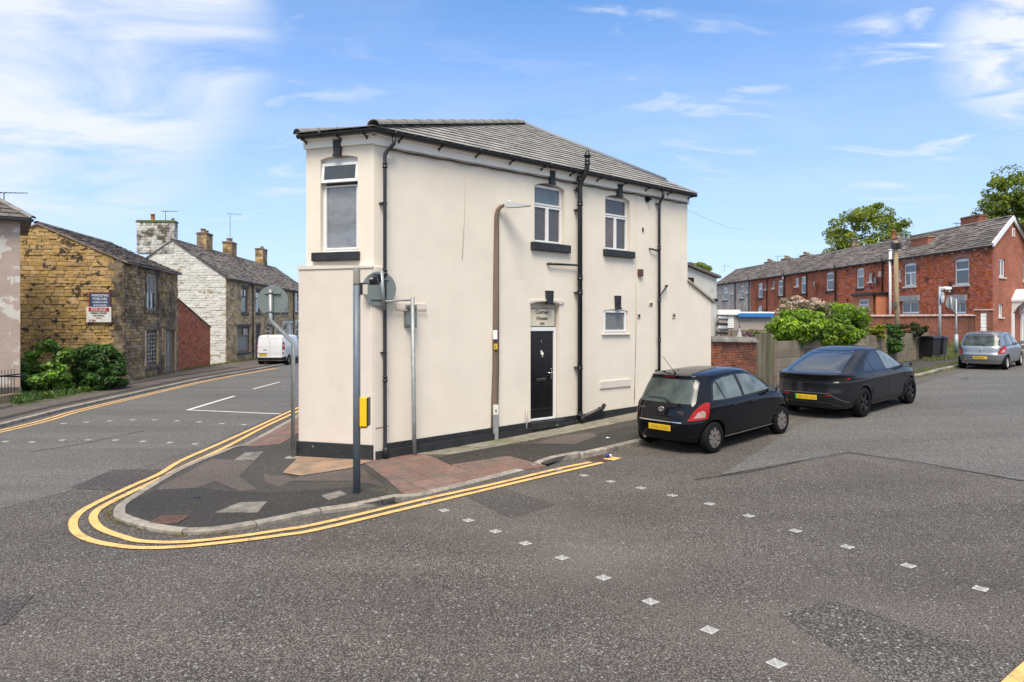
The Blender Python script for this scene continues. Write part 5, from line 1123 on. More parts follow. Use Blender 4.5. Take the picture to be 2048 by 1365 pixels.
# brick piers with a blocked white gateway
gx0, gx1 = on_plane(1950, 660, BKF)[0], on_plane(1986, 660, BKF)[0]; zg = on_plane(1965, 622, BKF)[1]
gp_ = thing('blocked_gateway', 'gateway between brick piers, filled with white painted blocks', 'gateway', tuple(BKF @ Vector((gx0, 0, 0))), ba_); gw = gx1-gx0
for a, b_ in ((0, .28), (gw-.3, gw)): m = MB(); m.box(a, -.05, .2, b_, .3, zg); m.build('pier', M_bwall, gp_)
zt_, zb_ = zg-.12, .9; nn = 11
for k in range(nn): m = MB(); m.box(.285, .02, zb_+(zt_-zb_)*k/nn, gw-.305, .2, zb_+(zt_-zb_)*(k+1)/nn-.02, b=.006); m.build('block', M_upvc, gp_)
m = MB(); m.prism([(-.1, zg+.003), (.5, zg+.003), (.5, zg+.09), (-.1, zg+.09)], -.0, .0001, 'x') if False else m.box(-.08, -.1, zg+.003, gw+.08, .35, zg+.10, b=.02); m.build('capping', mat('pink_coping', (.4, .3, .25)), gp_)

# ---- the long red brick terrace ----
RD = Vector((.115, -.993)).normalized(); RO = Vector((30.3, 43.0))-RD*40; RR_ = math.atan2(RD.y, RD.x); RFm = frame_at(RO.x, RO.y, 0, RR_)
def RW(px, py): return on_plane(px, py, RFm)
RE, RA, RDp = 7.62, 9.50, 2.75
M_tb = brick_mat('terrace_brick', (.56, .150, .070), (.40, .10, .055), (.30, .20, .15), .235, .078, .010, dark=(.06, .025, .02), darkamt=.62, dscale=.45)
M_tb2 = brick_mat('terrace_brick_light', (.44, .13, .075), (.35, .105, .06), (.30, .20, .16), .235, .078, .010, dark=(.13, .05, .035), darkamt=.4, dscale=.8)
M_tr = mat('terrace_pebbledash', (.50, .435, .385), .95, var=.22, vscale=2, bump=.4, bscale=30, col2=(.36, .31, .275), c2scale=.8)
M_arch = brick_mat('arch_brick', (.42, .19, .11), (.36, .14, .08), (.3, .2, .15), .075, .3, .008, darkamt=.2)
M_tbs = mat('laid_brick', (.50, .135, .066), .9, var=.25, vscale=5, island=.35, bump=.3, bscale=30, col2=(.07, .03, .022), c2scale=.7, c2lo=.56, c2hi=.66)
# plot boundaries from right (near) to left (far), in photo columns
B = [1986, 1770, 1675, 1617, 1572, 1537, 1501, 1473, 1430]
hl = ['near end house of the red brick terrace, with white gable boards and two tall windows', 'red brick terraced house behind the telegraph pole, next to the near end house', 'red brick terraced house behind the pink flowering shrub, third from the near end', 'narrow red brick terraced house with a satellite dish, fourth from the near end', 'red brick terraced house, fifth from the near end, with a white alarm box', 'last red brick terraced house before the grey pebbledashed ones', 'grey pebbledashed terraced house adjoining the red brick ones', 'grey pebbledashed terraced house at the far left end of the terrace']
XB = [RW(p, 560)[0] for p in B]
tw = {0: [(1909, 1938, 517, 570, 'a2'), (1808, 1832, 526, 573, 'a3'), (1803, 1838, 603, 640, 'g'), (1905, 1932, 603, 640, 'g')], 1: [(1713, 1728, 536, 577, 'a'), (1736.5, 1743.5, 546, 564, 's'), (1796, 1801, 540, 562, 's'), (1711, 1729, 598.5, 612, 'a'), (1744, 1766, 599, 626, 'g')],
      2: [(1652.5, 1667, 544.5, 582, 'a')], 3: [(1602, 1614, 552.5, 587, 'a'), (1590, 1597, 556, 573, 's')], 4: [(1556, 1565.5, 560, 592, 'a'), (1544, 1548.5, 562, 577, 's')], 5: [(1516, 1525, 566, 596, 'a'), (1530, 1534.5, 566, 579, 's'), (1516, 1524, 612, 625, 'g')],
      6: [(1480, 1487.5, 571, 598, 'a'), (1491, 1497, 570, 586, 's')], 7: [(1446, 1455, 575, 601, 'a'), (1461, 1465.5, 573, 588, 's')]}
TWALL = [w for v in tw.values() for w in v]
M_headw = mat('white_arch_head', (.6, .58, .55), .7, var=.1)
for k in range(8):
    x1_, x0_ = XB[k], XB[k+1]; 
    if k == 0: x1_ = 40.0
    L_ = x1_-x0_; base = RFm @ Vector((x0_, 0, 0)); t = thing('terraced_house', hl[k], 'house', tuple(base), RR_, 'houses of the red brick terrace across the yards')
    wm = M_tb if k < 6 else M_tr; H = []
    for a, b_, c, d, s_ in TWALL:
        if not (B[k+1] < (a+b_)/2 < B[k]): continue
        xa_, xb_ = RW(a, 560)[0]-x0_, RW(b_, 560)[0]-x0_; z1w, z0w = RW((a+b_)/2, c)[1], RW((a+b_)/2, d)[1]
        xa_, xb_ = max(xa_, .1), min(xb_, L_-.1)
        if xb_ > xa_+.2: H.append((xa_, xb_, z0w, z1w, s_))
    m = MB(); wall_panel(m, 0, L_-.002, .2, RE, [h[:4]+((.10,) if h[4][0] == 'a' else (0,)) for h in H], .12); m.build('wall', wm, t)
    if k in (0, 1):
        HB = [(h[0]-.02-(.08 if h[4] == 'g' else 0), h[1]+.02+(.08 if h[4] == 'g' else 0), h[2]-.16, h[3]+(.34 if h[4][0] == 'a' else .06)+(.3 if h[4] == 'g' else 0)) for h in H]
        it = courses(.0, L_-.01, 2.2, RE-.28, (.0765, .0765), (.232, .232), .010, holes=HB, proud=(.003, .012), depth=.004, seed=50+k, key=lambda x, z: -z)
        blocks(t, 'brick', it, M_tbs, 0, bevel=.03, stuff_name='brickwork')
    for h in H:
        wdt, hgt = h[1]-h[0], h[3]-h[2]
        if wdt*hgt < .9: lay = [(0, 0, 1, 1)]
        elif h[4] == 'g': lay = [(0, .38, .5, 1), (.5, .38, 1, 1), (0, 0, 1, .37)]
        elif h[4] == 'a3': lay = [(0, .62, 1, 1), (0, 0, .5, .61), (.5, 0, 1, .61)]
        else: lay = [(0, .62, 1, 1), (0, 0, 1, .61)]
        gm_ = [M_curt, M_glass, M_glass] if k % 2 else [M_glass, M_glass, M_curt]; gm_ = [gm_[i % 3] for i in range(len(lay))]
        window(t, h[0]+.01, h[1]-.01, h[2]+.01, h[3]-(.03 if h[4][0] == 'a' else .01), .07, lay, gms=gm_, w=.05, b=.05 if wdt > .6 else .035, head=.08 if h[4][0] == 'a' else 0)
        if h[4] in ('a2', 'a3'):
            m = MB(); n_ = 9
            for q in range(n_):
                f0, f1 = q/n_, (q+1)/n_-.01; X = lambda f: h[0]-.1+(wdt+.2)*f
                m = MB(); zz_ = lambda f: h[3]+.015-.10*(2*f-1)**2; m.prism([(X(f0), zz_(f0)), (X(f1), zz_(f1)), (X(f1)+(f1-.5)*.08, zz_(f1)+.27), (X(f0)+(f0-.5)*.08, zz_(f0)+.27)], -.025, -.001, 'y'); m.build('arch_brick', mat('gauged_brick', (.42, .185, .10) if h[4] == 'a3' else (.38, .19, .15), .9, var=.15, island=.12), t)
        m = MB(); m.box(h[0]-.1, -.09, h[2]-.13, h[1]+.1, .1, h[2]-.002, b=.01); m.build('sill', M_headw if k == 0 else (M_blackp if wdt > .6 and h[4] == 'a' else M_headw), t)
        if k == 0 and h[4] == 'g': m = MB(); m.box(h[0]-.25, -.22, h[3]+.02, h[1]+.12, -.002, h[3]+.40, b=.01); m.build('shutter_box', mat('grey_shutter', (.33, .34, .34), .6, var=.15, col2=(.35, .22, .15), c2scale=3, c2lo=.6), t)
    if k: rf = gable_roof(t, 0, L_, 0, RE+.05, RDp, RA, ew=.5, eh=.25, verge=0.0, over=.18, lim=0, seed=60+k, ridge=True)
    else:
        GE_ = frame_at(30.3, 43.0, 0, math.atan2(.543, .84)); q_ = on_plane(2023, 439, GE_); al = t.matrix_basis.inverted() @ (GE_ @ Vector((q_[0], -.1, q_[1]+.18)))
        s_ = (al.z-RE+.04)/(al.y+.18); P_ = [Vector((0, -.18, RE-.04)), Vector((L_+.12, -.18, RE-.04)), al, Vector((0, (RA+.03-RE+.04)/s_-.18, RA+.03))]
        m = MB(); m.add(P_+[Vector((0, 2*RDp, RE)), al+Vector((-.3, 2.4, -1.75))], [(0, 1, 2, 3), (3, 2, 5, 4)]); rf = m.build('roof', M_slate2, t); random.seed(60)
        slates(rf, P_, .5, .25, M_slate2, 'roof_slate', 300, lift=.035, thick=.03, off=.012, jitter=.03, near=P_[1]); half_tiles(rf, P_[3], al, .13, .5, M_ridge)
    m = MB(); m.box(0, -.24, RE-.10, L_, -.12, RE-.0); m.build('gutter', M_gut, t)
    for q in np.arange(.4, L_, .95): m = MB(); m.box(q-.04, -.12, RE-.2, q+.04, -.002, RE-.10); m.build('corbel', M_headw if k == 0 else M_gut, t)
    if k not in (0,):
        m = MB(); m.tube([(L_-.14, -.12, 1.0), (L_-.14, -.12, RE-.2), (L_-.14, -.2, RE+.0), (L_-.14, -.2, RE+(.45 if k in (1, 2, 4, 6) else 0.02))], .06, 8); m.build('soil_pipe', M_black, t)
    if k in (5, 4, 2):
        m = MB(); m.tube([(L_-.14, -.12, 4.1), (L_-1.2, -.12, 4.3)], .05, 6); m.build('waste_pipe', M_black, t)
    # brick chimneys on the ridge
    if k == 0:
        cx_ = on_plane(1955, 455, RFm, RDp)[0]-x0_
        stack(t, cx_-1.1, cx_+.55, RDp-.35, RDp+.25, RA-.6, RA+.62, M_tb2, cap=mat('brick_cap', (.16, .10, .06), .95, var=.5, vscale=8, col2=(.07, .09, .02), c2scale=5), stones=True, hr=(.075, .08), wr=(.22, .24))
        a_, z_ = on_plane(1852, 470, RFm, 1.2); m = MB(); a_ -= x0_; m.box(a_-1.5, 1.15, RE+.7, a_+.6, 1.55, 9.35) if False else m.box(a_-1.3, .95, RE+.5, a_+.5, 1.45, RE+1.42); ch = m.build('chimney', M_tb2, rf); m = MB(); m.box(a_-1.36, .9, RE+1.423, a_+.56, 1.5, RE+1.5); m.build('chimney_cap', M_pot, ch)
        a_ = on_plane(1942, 462, RFm, 1.9)[0]-x0_; m = MB(); s_ = (RA-RE-.05)/RDp
        m.add([(a_-.2, 1.45, RE+.1+1.45*s_), (a_+.5, 1.45, RE+.1+1.45*s_), (a_+.5, 2.3, RE+.1+2.3*s_), (a_-.2, 2.3, RE+.1+2.3*s_)], [(0, 1, 2, 3)]); m.build('flashing', M_upvc, rf)
    if k in (1, 2, 4, 5, 6):
        px_ = {1: 1820, 2: 1698, 4: 1592, 5: 1490, 6: 1460}[k]; cx_ = L_*.5
        sm = k > 3; stack(t, cx_-.7, cx_+.7, RDp+.1, RDp+.8, RA-.6, RA+(.12 if not sm else .18), M_tb2, pots=((.3, .5, .75 if not sm else .35, .16, M_terra if k == 1 else M_pot), (.7, .5, .45 if not sm else .2, .16, M_pot)), stones=False)
# gable end of the near house and its white boards, porch and windows
GE = frame_at(30.3, 43.0, 0, math.atan2(.543, .84)); ge = [o for o in bpy.data.objects if o.get('label') == hl[0]][0]; Mg = ge.matrix_basis.inverted() @ GE
GA, GW2 = 2.75, 5.5
def GEp(px, py): return on_plane(px, py, GE)
m = MB(Mg)
gh = [GEp(a, 560)[0] for a in (1998, 2010)]+[GEp(2004, 555)[1], GEp(2004, 518)[1]]; gh2 = [GEp(a, 560)[0] for a in (1997, 2006)]+[GEp(2002, 635)[1], GEp(2002, 609)[1]]; gh3 = [GEp(a, 480)[0] for a in (2024, 2029)]+[GEp(2026, 474)[1], GEp(2026, 457)[1]]; gh4 = [GEp(2046, 560)[0], GEp(2062, 560)[0], GEp(2050, 563)[1], GEp(2050, 527)[1]]; gh5 = [GEp(2046, 560)[0], GEp(2062, 560)[0], GEp(2050, 637)[1], GEp(2050, 606)[1]]
wall_panel(m, 0.0, GW2+3, .2, RE, [tuple(q) for q in (gh, gh2, gh4, gh5)], .12)
ap = (GEp(2023, 439)[0], GEp(2023, 439)[1]-.12)
m.add([(0, 0, RE), (2*ap[0], 0, RE), (ap[0], 0, ap[1])], [(0, 1, 2)]); m.build('gable_wall', M_tb2, ge)
for q, nm in ((gh, 0), (gh2, 0), (gh4, 0), (gh5, 0)):
    window(ge, q[0]+.01, q[1]-.01, q[2]+.01, q[3]-.01, .07, [(0, 0, .5, 1), (.5, 0, 1, 1)], M=Mg, w=.05, b=.05); m = MB(Mg); m.box(q[0]-.08, -.07, q[2]-.09, q[1]+.1, .05, q[2]-.002); m.build('sill', M_headw, ge)
window(ge, gh3[0], gh3[1], gh3[2], gh3[3], -.03, [(0, 0, 1, 1)], M=Mg, w=.04, b=.04, thick=.028)
m = MB(Mg); e0 = (-.22, RE-.12); m.prism([e0, (ap[0], ap[1]+.02), (ap[0], ap[1]+.33), (-.35, RE+.14)], -.16, -.06, 'y'); m.build('barge_board', M_upvc, ge)
m = MB(Mg); m.prism([(2*ap[0]+.22, RE-.12), (2*ap[0]+.35, RE+.14), (ap[0], ap[1]+.33), (ap[0], ap[1]+.02)], -.16, -.06, 'y'); m.build('barge_board', M_upvc, ge)
m = MB(Mg); m.add([(2*ap[0]+.3, -.15, RE+.12), (ap[0], -.15, ap[1]+.33), (ap[0], .5, ap[1]+.33), (2*ap[0]+.3, .5, RE+.12)], [(0, 1, 2, 3)]); m.build('roof_return', M_slate2, ge)
pxx, pzz = GEp(2030, 612); po = thing('porch_canopy', 'white pitched porch canopy on brackets against the brick gable end', 'porch', tuple(GE @ Vector((pxx, 0, 0))), math.atan2(.543, .84))
za_, zb2, zc2 = GEp(2030, 579)[1], GEp(2030, 600)[1], GEp(2026, 612)[1]
m = MB(); m.add([(-.55, -.7, zb2), (-.55, 0, zb2), (.15, 0, za_), (.15, -.7, za_), (.85, 0, zb2), (.85, -.7, zb2)], [(0, 3, 2, 1), (3, 5, 4, 2), (0, 5, 3)]); m.build('canopy', M_upvc, po)
m = MB(); m.box(-.55, -.7, zb2-.14, .85, -.002, zb2-.003); m.build('cornice', M_upvc, po)
for a in (-.5, .6): m = MB(); m.prism([(-.65, zb2-.15), (-.003, zb2-.15), (-.003, zb2-.9), (-.12, zb2-.8), (-.3, zb2-.5)], a, a+.15, 'x'); m.build('bracket', M_upvc, po)
for a in (-.6, .75): m = MB(); m.box(a, -.12, .9, a+.25, -.003, zb2-.9, b=.01); m.build('pilaster', M_upvc, po)
# terrace fittings
def dish(px, py, rot):
    x_, z_ = RW(px, py); p = RFm @ Vector((x_, -.35, z_)); t = thing('satellite_dish', 'grey satellite dish on the brick terrace, %s' % rot, 'satellite dish', tuple(p), RR_+R(-25))
    m = MB(); m.lathe([(.0, .06), (.18, .04), (.34, -.02), (.35, -.03), (.18, .02), (.0, .03)], 16, ax='y'); m.build('dish', mat('dish_grey', (.33, .33, .33), .6), t); m = MB(); m.tube([(0, .05, 0), (0, .3, -.05), (0, .35, -.3)], .02, 6); m.tube([(0, 0, -.3), (0, -.3, -.2)], .015, 5); m.build('arm', M_gut, t)
dish(1635, 570, 'left of the flowering shrub'); dish(1758, 563, 'left of the telegraph pole')
for px, py, nm in ((1568, 555, 'alarm_box'), (1762, 549, 'alarm_box')):
    x_, z_ = RW(px, py); p = RFm @ Vector((x_, -.05, z_)); m = MB(); m.box(-.16, -.08, -.22, .16, .04, .22, b=.03); o = m.build(nm, M_beige if px > 1700 else M_upvc); o.location = p; o.rotation_euler = (0, 0, RR_); tag(o, 'white alarm box under the terrace eaves' if px < 1700 else 'cream alarm box near the satellite dish on the terrace', 'alarm box')
for px, py, h, lb in ((1968, 437, .9, 'slim tv aerial beside the near brick chimney'), (1913, 448, .5, 'small tv aerial on the ridge left of the near brick chimney'), (1555, 522, .7, 'small tv aerial midway along the terrace ridge'), (1449, 545, .8, 'leaning tv aerial at the far left end of the terrace roof')):
    x_, z_ = on_plane(px, py, RFm, RDp); p = RFm @ Vector((x_, RDp, 9.5)); aerial('tv_aerial', lb, p.x, p.y, 9.5, h, R(20), n=4, spread=.4)

x_, z_ = RW(1784, 560); zt_ = RW(1784, 502)[1]; nb_ = [o for o in bpy.data.objects if o.get('label') == hl[0]][0]; ln = nb_.matrix_basis.inverted() @ (RFm @ Vector((x_, 0, 0)))
m = MB(); m.tube([(ln.x, -.14, 1.0), (ln.x, -.14, zt_)], .10, 10); m.lathe([(.10, 0), (.14, .02), (.14, .1), (.09, .1)], 10, c=(ln.x, -.14, zt_)); m.build('white_soil_pipe', M_upvc, nb_)
xa_, xb_ = RW(1733, 600)[0], RW(1775, 600)[0]; ztp = RW(1754, 592)[1]; eo = RFm @ Vector((xa_, -1.2, 0)); ex = thing('kitchen_extension', 'low flat roofed orange brick extension on the terrace, left of the telegraph pole', 'extension', tuple(eo), RR_)
wv = RW(1745, 600)[0]-xa_, RW(1766, 600)[0]-xa_, RW(1755, 626)[1], RW(1755, 599)[1]; m = MB(); wall_panel(m, 0, xb_-xa_, .3, ztp, [wv], .1); m.box(0, .25, .3, xb_-xa_, 1.19, ztp); m.build('wall', mat('orange_brick', (.46, .175, .09), .9, var=.2, vscale=14), ex)
window(ex, *[wv[0]+.01, wv[1]-.01, wv[2]+.01, wv[3]-.01], .06, [(0, .6, 1, 1), (0, 0, 1, .59)], gms=[M_glass, M_curt], w=.05, b=.05); m = MB(); m.box(-.1, -.12, ztp+.003, xb_-xa_+.1, 1.19, ztp+.2); m.build('roof', M_black, ex)
# ---------------- street furniture ----------------
M_galv = mat('galvanised_steel', (.30, .32, .325), .5, .45, var=.18, vscale=9, bump=.15, bscale=60)
M_pgrey = mat('grey_painted_post', (.115, .145, .18), .45, var=.10, vscale=7)
M_pcap = mat('bare_post_top', (.23, .22, .19), .7, var=.2, vscale=9, stretch=(4, 4, .4))
M_sback = mat('sign_back_grey', (.155, .185, .185), .6, var=.08)
M_clip = mat('clip_dark', (.10, .10, .095), .5, .4)
def wp(px, py, Y): return Vector(((px-HX)/FPX*Y, Y, CZ+(HY-py)/FPX*Y))
def base_at(px, py, off=KH): v = at(px, py, off); return v, phf(v.x, v.y)
def disc(parent, c, r, rz, name, mt, t=.004, rim=True):
    m = MB(Matrix.Translation(c) @ Matrix.Rotation(rz, 4, 'Z')); m.lathe([(.0, -t), (r-.008, -t), (r, -t+.001), (r, .008), (r-.01, .008), (.0, .006)], 40, ax='y', smooth=False); return m.build(name, mt, parent)
# cranked sign post by the left kerb
v, z0 = base_at(585, 915); t = thing('sign_post', 'cranked galvanised post with a round sign seen from behind, left of the cream house', 'sign post', (v.x, v.y, z0)); Y = v.y; o_ = Vector((v.x, v.y, z0))
L = lambda px, py, dy=0: wp(px, py, Y)-o_+Vector((0, dy, 0))
m = MB(); m.tube([L(586, 915)+Vector((0, 0, -.1)), L(586.3, 686), L(541, 641), L(541, 580)], .038, 14); m.build('post', M_galv, t)
disc(t, L(543, 602, .06), 30.5*Y/FPX, R(4), 'sign_disc', M_sback)
for y_ in (587, 624.5):
    m = MB(); a = L(528, y_, .045); b = L(560, y_, .045); m.box(a.x, a.y-.02, a.z-.012, b.x, a.y+.008, a.z+.012, b=.003); m.build('sign_channel', M_sback, t)
    m = MB(); c = L(541, y_); m.lathe([(.043, -.016), (.043, .016)], 12, c=tuple(c)); m.build('clip', M_clip, t)
m = MB(); m.box(-.12, -.1, -.02, .14, .08, .012, b=.01); m.build('footing', M_kerb, t)
# thick grey post with yellow box and floodlight
v, z0 = base_at(713.5, 983); Y = v.y; o_ = Vector((v.x, v.y, z0)); t = thing('grey_post', 'thick blue-grey post with bare top and yellow box, in front of the house corner', 'post', tuple(o_))
r_ = 7.3*Y/FPX; ztop = L(713, 535).z; zc_ = L(713, 571).z
m = MB(); m.tube([(0, 0, -.15), (0, 0, zc_)], r_, 20); m.build('post', M_pgrey, t); m = MB(); m.lathe([(r_*1.0, zc_+.003), (r_*.96, zc_+.03), (r_*.95, ztop-.02), (r_*.8, ztop)], 20); m.build('post_top', M_pcap, t)
a, b = L(720.5, 853), L(737, 795.5); m = MB(); m.box(a.x, -.05, a.z, b.x-.018, .13, b.z, b=.006); yb_ = m.build('yellow_box', mat('yellow_enamel', (.80, .50, .01), .35, var=.03), t)
m = MB(); m.box(b.x-.017, -.045, a.z+.004, b.x+.004, .13, b.z-.004); m.build('box_side', M_black, yb_); m = MB(); m.box(a.x+.01, -.02, a.z-.03, b.x-.03, .08, a.z-.004); m.build('box_bracket', mat('yellow_dull', (.45, .25, .02), .7), yb_)
for (dx, dz, rr) in ((-.03, -.08, .006), (.035, -.12, .012), (.04, -.2, .008), (-.045, -.13, .009), (.02, -1.0, .006), (-.02, -1.1, .005)):
    m = MB(); y_ = -math.sqrt(max(0, r_*r_-dx*dx)); m.lathe([(rr, -.004), (rr, .004)], 8, c=(dx, y_, zc_+dz), ax='y'); m.build('bolt', M_pcap, t)
a, b = L(726, 590), L(736, 570); fb = thing('junction_box', 'small cream box on the side of the thick grey post, under the floodlight', 'electrical box', tuple(o_))
m = MB(); m.box(a.x, -.03, a.z, b.x, .06, b.z, b=.005); m.build('box_body', mat('cream_plastic', (.50, .47, .38), .6), fb); m = MB(); m.box(r_-.005, -.035, a.z, a.x-.001, .065, b.z+.03); m.build('box_bracket', M_black, fb)
fl = thing('floodlight', 'small black floodlight aimed upward, bracketed off the thick grey post', 'floodlight', tuple(o_))
m = MB(); p0, p1_, p2_ = L(723, 567), L(738, 568), L(757, 565); m.tube([p0, p1_, L(744, 569)], .010, 6); m.tube([L(740, 568.5), p2_+Vector((.02, 0, 0))], .018, 8); m.build('bracket', M_black, fl)
fc = L(747.5, 558); Mfl = Matrix.Translation(fc) @ Matrix.Rotation(R(-20), 4, 'Z') @ Matrix.Rotation(R(12), 4, 'X'); m = MB(Mfl)
m.box(-.06, -.05, -.055, .055, .09, .045, b=.008); m.box(-.075, .091, -.07, .07, .10, .06, b=.004); m.build('lamp_body', M_black, fl); m = MB(Mfl); m.box(-.045, -.054, .0, .02, -.0505, .03); m.build('label', mat('label_grey', (.45, .46, .47), .6), fl)
m = MB(Mfl); m.tube([(-.07, 0, 0), (-.08, 0, -.09), (.07, 0, -.09), (.065, 0, 0)], .007, 5); m.build('yoke', M_black, fl)
# right galvanised sign post with two signs seen from behind
v, z0 = base_at(828.5, 911); Y = v.y; o_ = Vector((v.x, v.y, z0)); t = thing('sign_post', 'straight galvanised post with small plate and offset round sign against the cream wall', 'sign post', tuple(o_))
m = MB(); m.tube([L(829, 911)+Vector((0, 0, -.12)), L(828, 840), L(825, 595)], .040, 14); m.build('post', M_galv, t)
m = MB(); LF_ = lambda px, py, dy=0: wp(px, py, Y-.45)-o_+Vector((0, dy, 0)); m.tube([L(822, 600.5), LF_(768, 603.5)], .016, 8); m.build('arm', M_galv, t)
m = MB(); m.tube([LF_(767.5, 621), LF_(763, 542)], .037, 12); m.build('side_tube', M_galv, t)
rd = 33.5*Y/FPX; Mz = R(27); disc(t, LF_(757.5, 577.5, .06), rd, Mz, 'sign_disc', M_sback)
for y_ in (558.5, 598.5): m = MB(Matrix.Translation(LF_(758, y_, .055)) @ Matrix.Rotation(Mz, 4, 'Z')); m.box(-.17, -.02, -.012, .17, -.0045, .012, b=.003); m.build('sign_channel', M_sback, t)
a, b = L(809.5, 655.5), L(832, 610); Mq = Matrix.Translation(Vector((b.x-.11, .05, 0))) @ Matrix.Rotation(R(-8), 4, 'Z'); m = MB(Mq); m.box(-.125, -.004, a.z, .125, .004, b.z, b=.002); m.box(-.125, -.022, a.z, -.115, -.0045, b.z); m.box(.115, -.022, a.z, .125, -.0045, b.z); m.build('sign_plate', M_sback, t)
for y_ in (616, 651): m = MB(Mq); z_ = L(820, y_).z; m.box(-.09, -.045, z_-.012, .11, -.024, z_+.012, b=.003); m.build('clip', M_clip, t)
# brown lamp column
v, z0 = base_at(988.5, 879); Y = v.y; o_ = Vector((v.x, v.y, z0)); t = thing('street_lamp', 'slim brown street lamp column with a curved top, standing against the cream wall', 'street lamp', tuple(o_))
M_col = mat('brown_concrete_column', (.185, .135, .10), .85, var=.28, vscale=4, bump=.3, bscale=50, stretch=(3, 3, .35), col2=(.10, .075, .06), c2scale=2)
m = MB(); pts = [L(988.5, 882), L(988.5, 808), L(991, 740), L(992, 560), L(993, 450), L(993.3, 432), L(995.5, 421), L(1001, 414), L(1009, 410.5)]; m.tube(pts, [.098, .092, .078, .068, .056, .05, .046, .04, .034], 12); m.build('column', M_col, t)
m = MB(Matrix.Translation(L(1010, 411.5)) @ Matrix.Rotation(R(-12), 4, 'Z')); m.prism([(-.02, .035), (.06, .06), (.14, .06), (.34, .02), (.55, -.012), (.55, -.03), (.30, -.05), (.02, -.045)], -.075, .075, 'y'); m.build('lamp_head', mat('lamp_alloy', (.50, .52, .52), .5, .3, var=.1), t)
m = MB(Matrix.Translation(L(1010, 411.5)) @ Matrix.Rotation(R(-12), 4, 'Z')); m.lathe([(.03, .058), (.035, .075), (.03, .10), (.0, .105)], 10, c=(.10, 0, 0)); m.build('photocell', M_alu, t)
m = MB(); a, b = L(986, 679), L(995, 661); m.box(a.x, -.13, a.z, b.x, -.075, b.z, b=.004); m.build('cable_box', M_upvc, t)
m = MB(); a, b = L(988.5, 699), L(995, 688); m.box(a.x, -.115, a.z, b.x, -.082, b.z, b=.003); m.build('warning_label', mat('yellow_label', (.65, .40, .03), .5), t); m = MB(); m.box(a.x+.025, -.117, a.z+.02, a.x+.035, -.1155, b.z-.02); m.build('label_mark', M_ink, t)
m = MB(); a, b = L(986.5, 829), L(997, 809); m.box(a.x, -.125, a.z, b.x, -.085, b.z, b=.003); m.build('notice_plate', M_sw, t); m = MB(); m.box(a.x+.05, -.127, a.z+.06, a.x+.075, -.1255, a.z+.12); m.build('plate_mark', M_ink, t)
m = MB(); a, b = L(986.5, 879), L(997, 829.5); m.box(a.x, -.12, a.z, b.x, -.08, b.z-.003, b=.004); m.build('column_door', M_galv, t)
# posts beside the bins
def far_post(px, pyb, pyt, Z, nm, label, cat, r=.045, mt=M_galv):
    b = wp(px, pyb, Z); t = thing(nm, label, cat, tuple(b)); h = (pyb-pyt)*Z/FPX; m = MB(); m.tube([(0, 0, -.3), (0, 0, h)], r, 10); m.build('post', mt, t); return t, b, h
t, b, h = far_post(1879.5, 706, 573, 33.5, 'street_lamp', 'grey lamp post with a blue round arrow sign and small lamp head, behind the bins', 'street lamp', .065, M_galv)
m = MB(); m.box(.0, -.04, h-.12, .18, .04, h-.04, b=.01); m.tube([(.0, 0, h-.2), (.35, 0, h-.12)], .02, 6); m.prism([(.18, h-.10), (.28, h-.01), (.52, h-.03), (.56, h-.12), (.44, h-.17), (.25, h-.16)], -.08, .08, 'y'); m.build('lamp_head', M_upvc, t); m = MB(); m.lathe([(.03, -.3), (.05, -.26), (.03, -.2)], 10, c=(.47, 0, h)); m.build('sensor', M_alu, t)
sc_ = wp(1883, 595, 33.5)-b; Mb = Matrix.Translation(sc_+Vector((0, -.08, 0))) @ Matrix.Rotation(R(40), 4, 'Z'); m = MB(Mb); m.lathe([(.0, -.004), (.29, -.004), (.29, .006), (0, .006)], 32, ax='y', smooth=False); sd_ = m.build('arrow_sign', mat('sign_blue', (.01, .13, .55), .4), t)
m = MB(Mb); m.lathe([(.262, -.008), (.275, -.008)], 32, ax='y', smooth=False); m.prism([(-.19, -.035), (.02, -.035), (.02, -.14), (.2, 0), (.02, .14), (.02, .035), (-.19, .035)], -.010, -.0045, 'y'); m.build('arrow', M_upvc, sd_)
t, b, h = far_post(1912.5, 700, 598, 35.0, 'sign_post', 'grey sign post with wide base and round sign seen from behind, right of the bins', 'sign post', .045)
m = MB(); m.tube([(0, 0, -.2), (0, 0, 31*35/FPX)], .1, 12); m.build('base', M_galv, t)
sc_ = wp(1905, 606.5, 35)-b; disc(t, sc_+Vector((0, .1, 0)), 12.3*35/FPX, R(6), 'sign_disc', M_galv)
m = MB(); a_ = wp(1912.5, 631, 35)-b; m.tube([a_, wp(1902, 617, 35)-b, wp(1902, 594, 35)-b], .045, 8); m.build('crank', M_galv, t)
# telegraph pole with black boxes
b = wp(1793, 668, 38); t = thing('telegraph_pole', 'leaning wooden telegraph pole with a black cable box near its top', 'telegraph pole', tuple(b)); M_pole = mat('telegraph_wood', (.30, .23, .14), .9, var=.3, vscale=4, stretch=(4, 4, .3), bump=.3, bscale=30)
q = lambda px, py: wp(px, py, 38)-b
m = MB(); m.tube([q(1796, 700), q(1793, 600), q(1791.5, 482)], [.14, .125, .11], 10); m.build('pole', M_pole, t)
for px in (1785.5, 1794.5): m = MB(); a_ = q(px, 493); m.box(a_.x-.12, -.25, a_.z-.17, a_.x+.1, -.0 if px < 1790 else -.12, a_.z+.17, b=.02); m.build('cable_box', M_black, t)
m = MB(); a_ = q(1787, 611); m.box(a_.x-.14, -.2, a_.z-.14, a_.x+.1, -.12, a_.z+.16, b=.02); m.build('junction_box', M_clip, t)
m = MB(); m.tube([q(1797.5, 660), q(1797.5, 614)], .05, 8); m.build('conduit', M_galv, t)
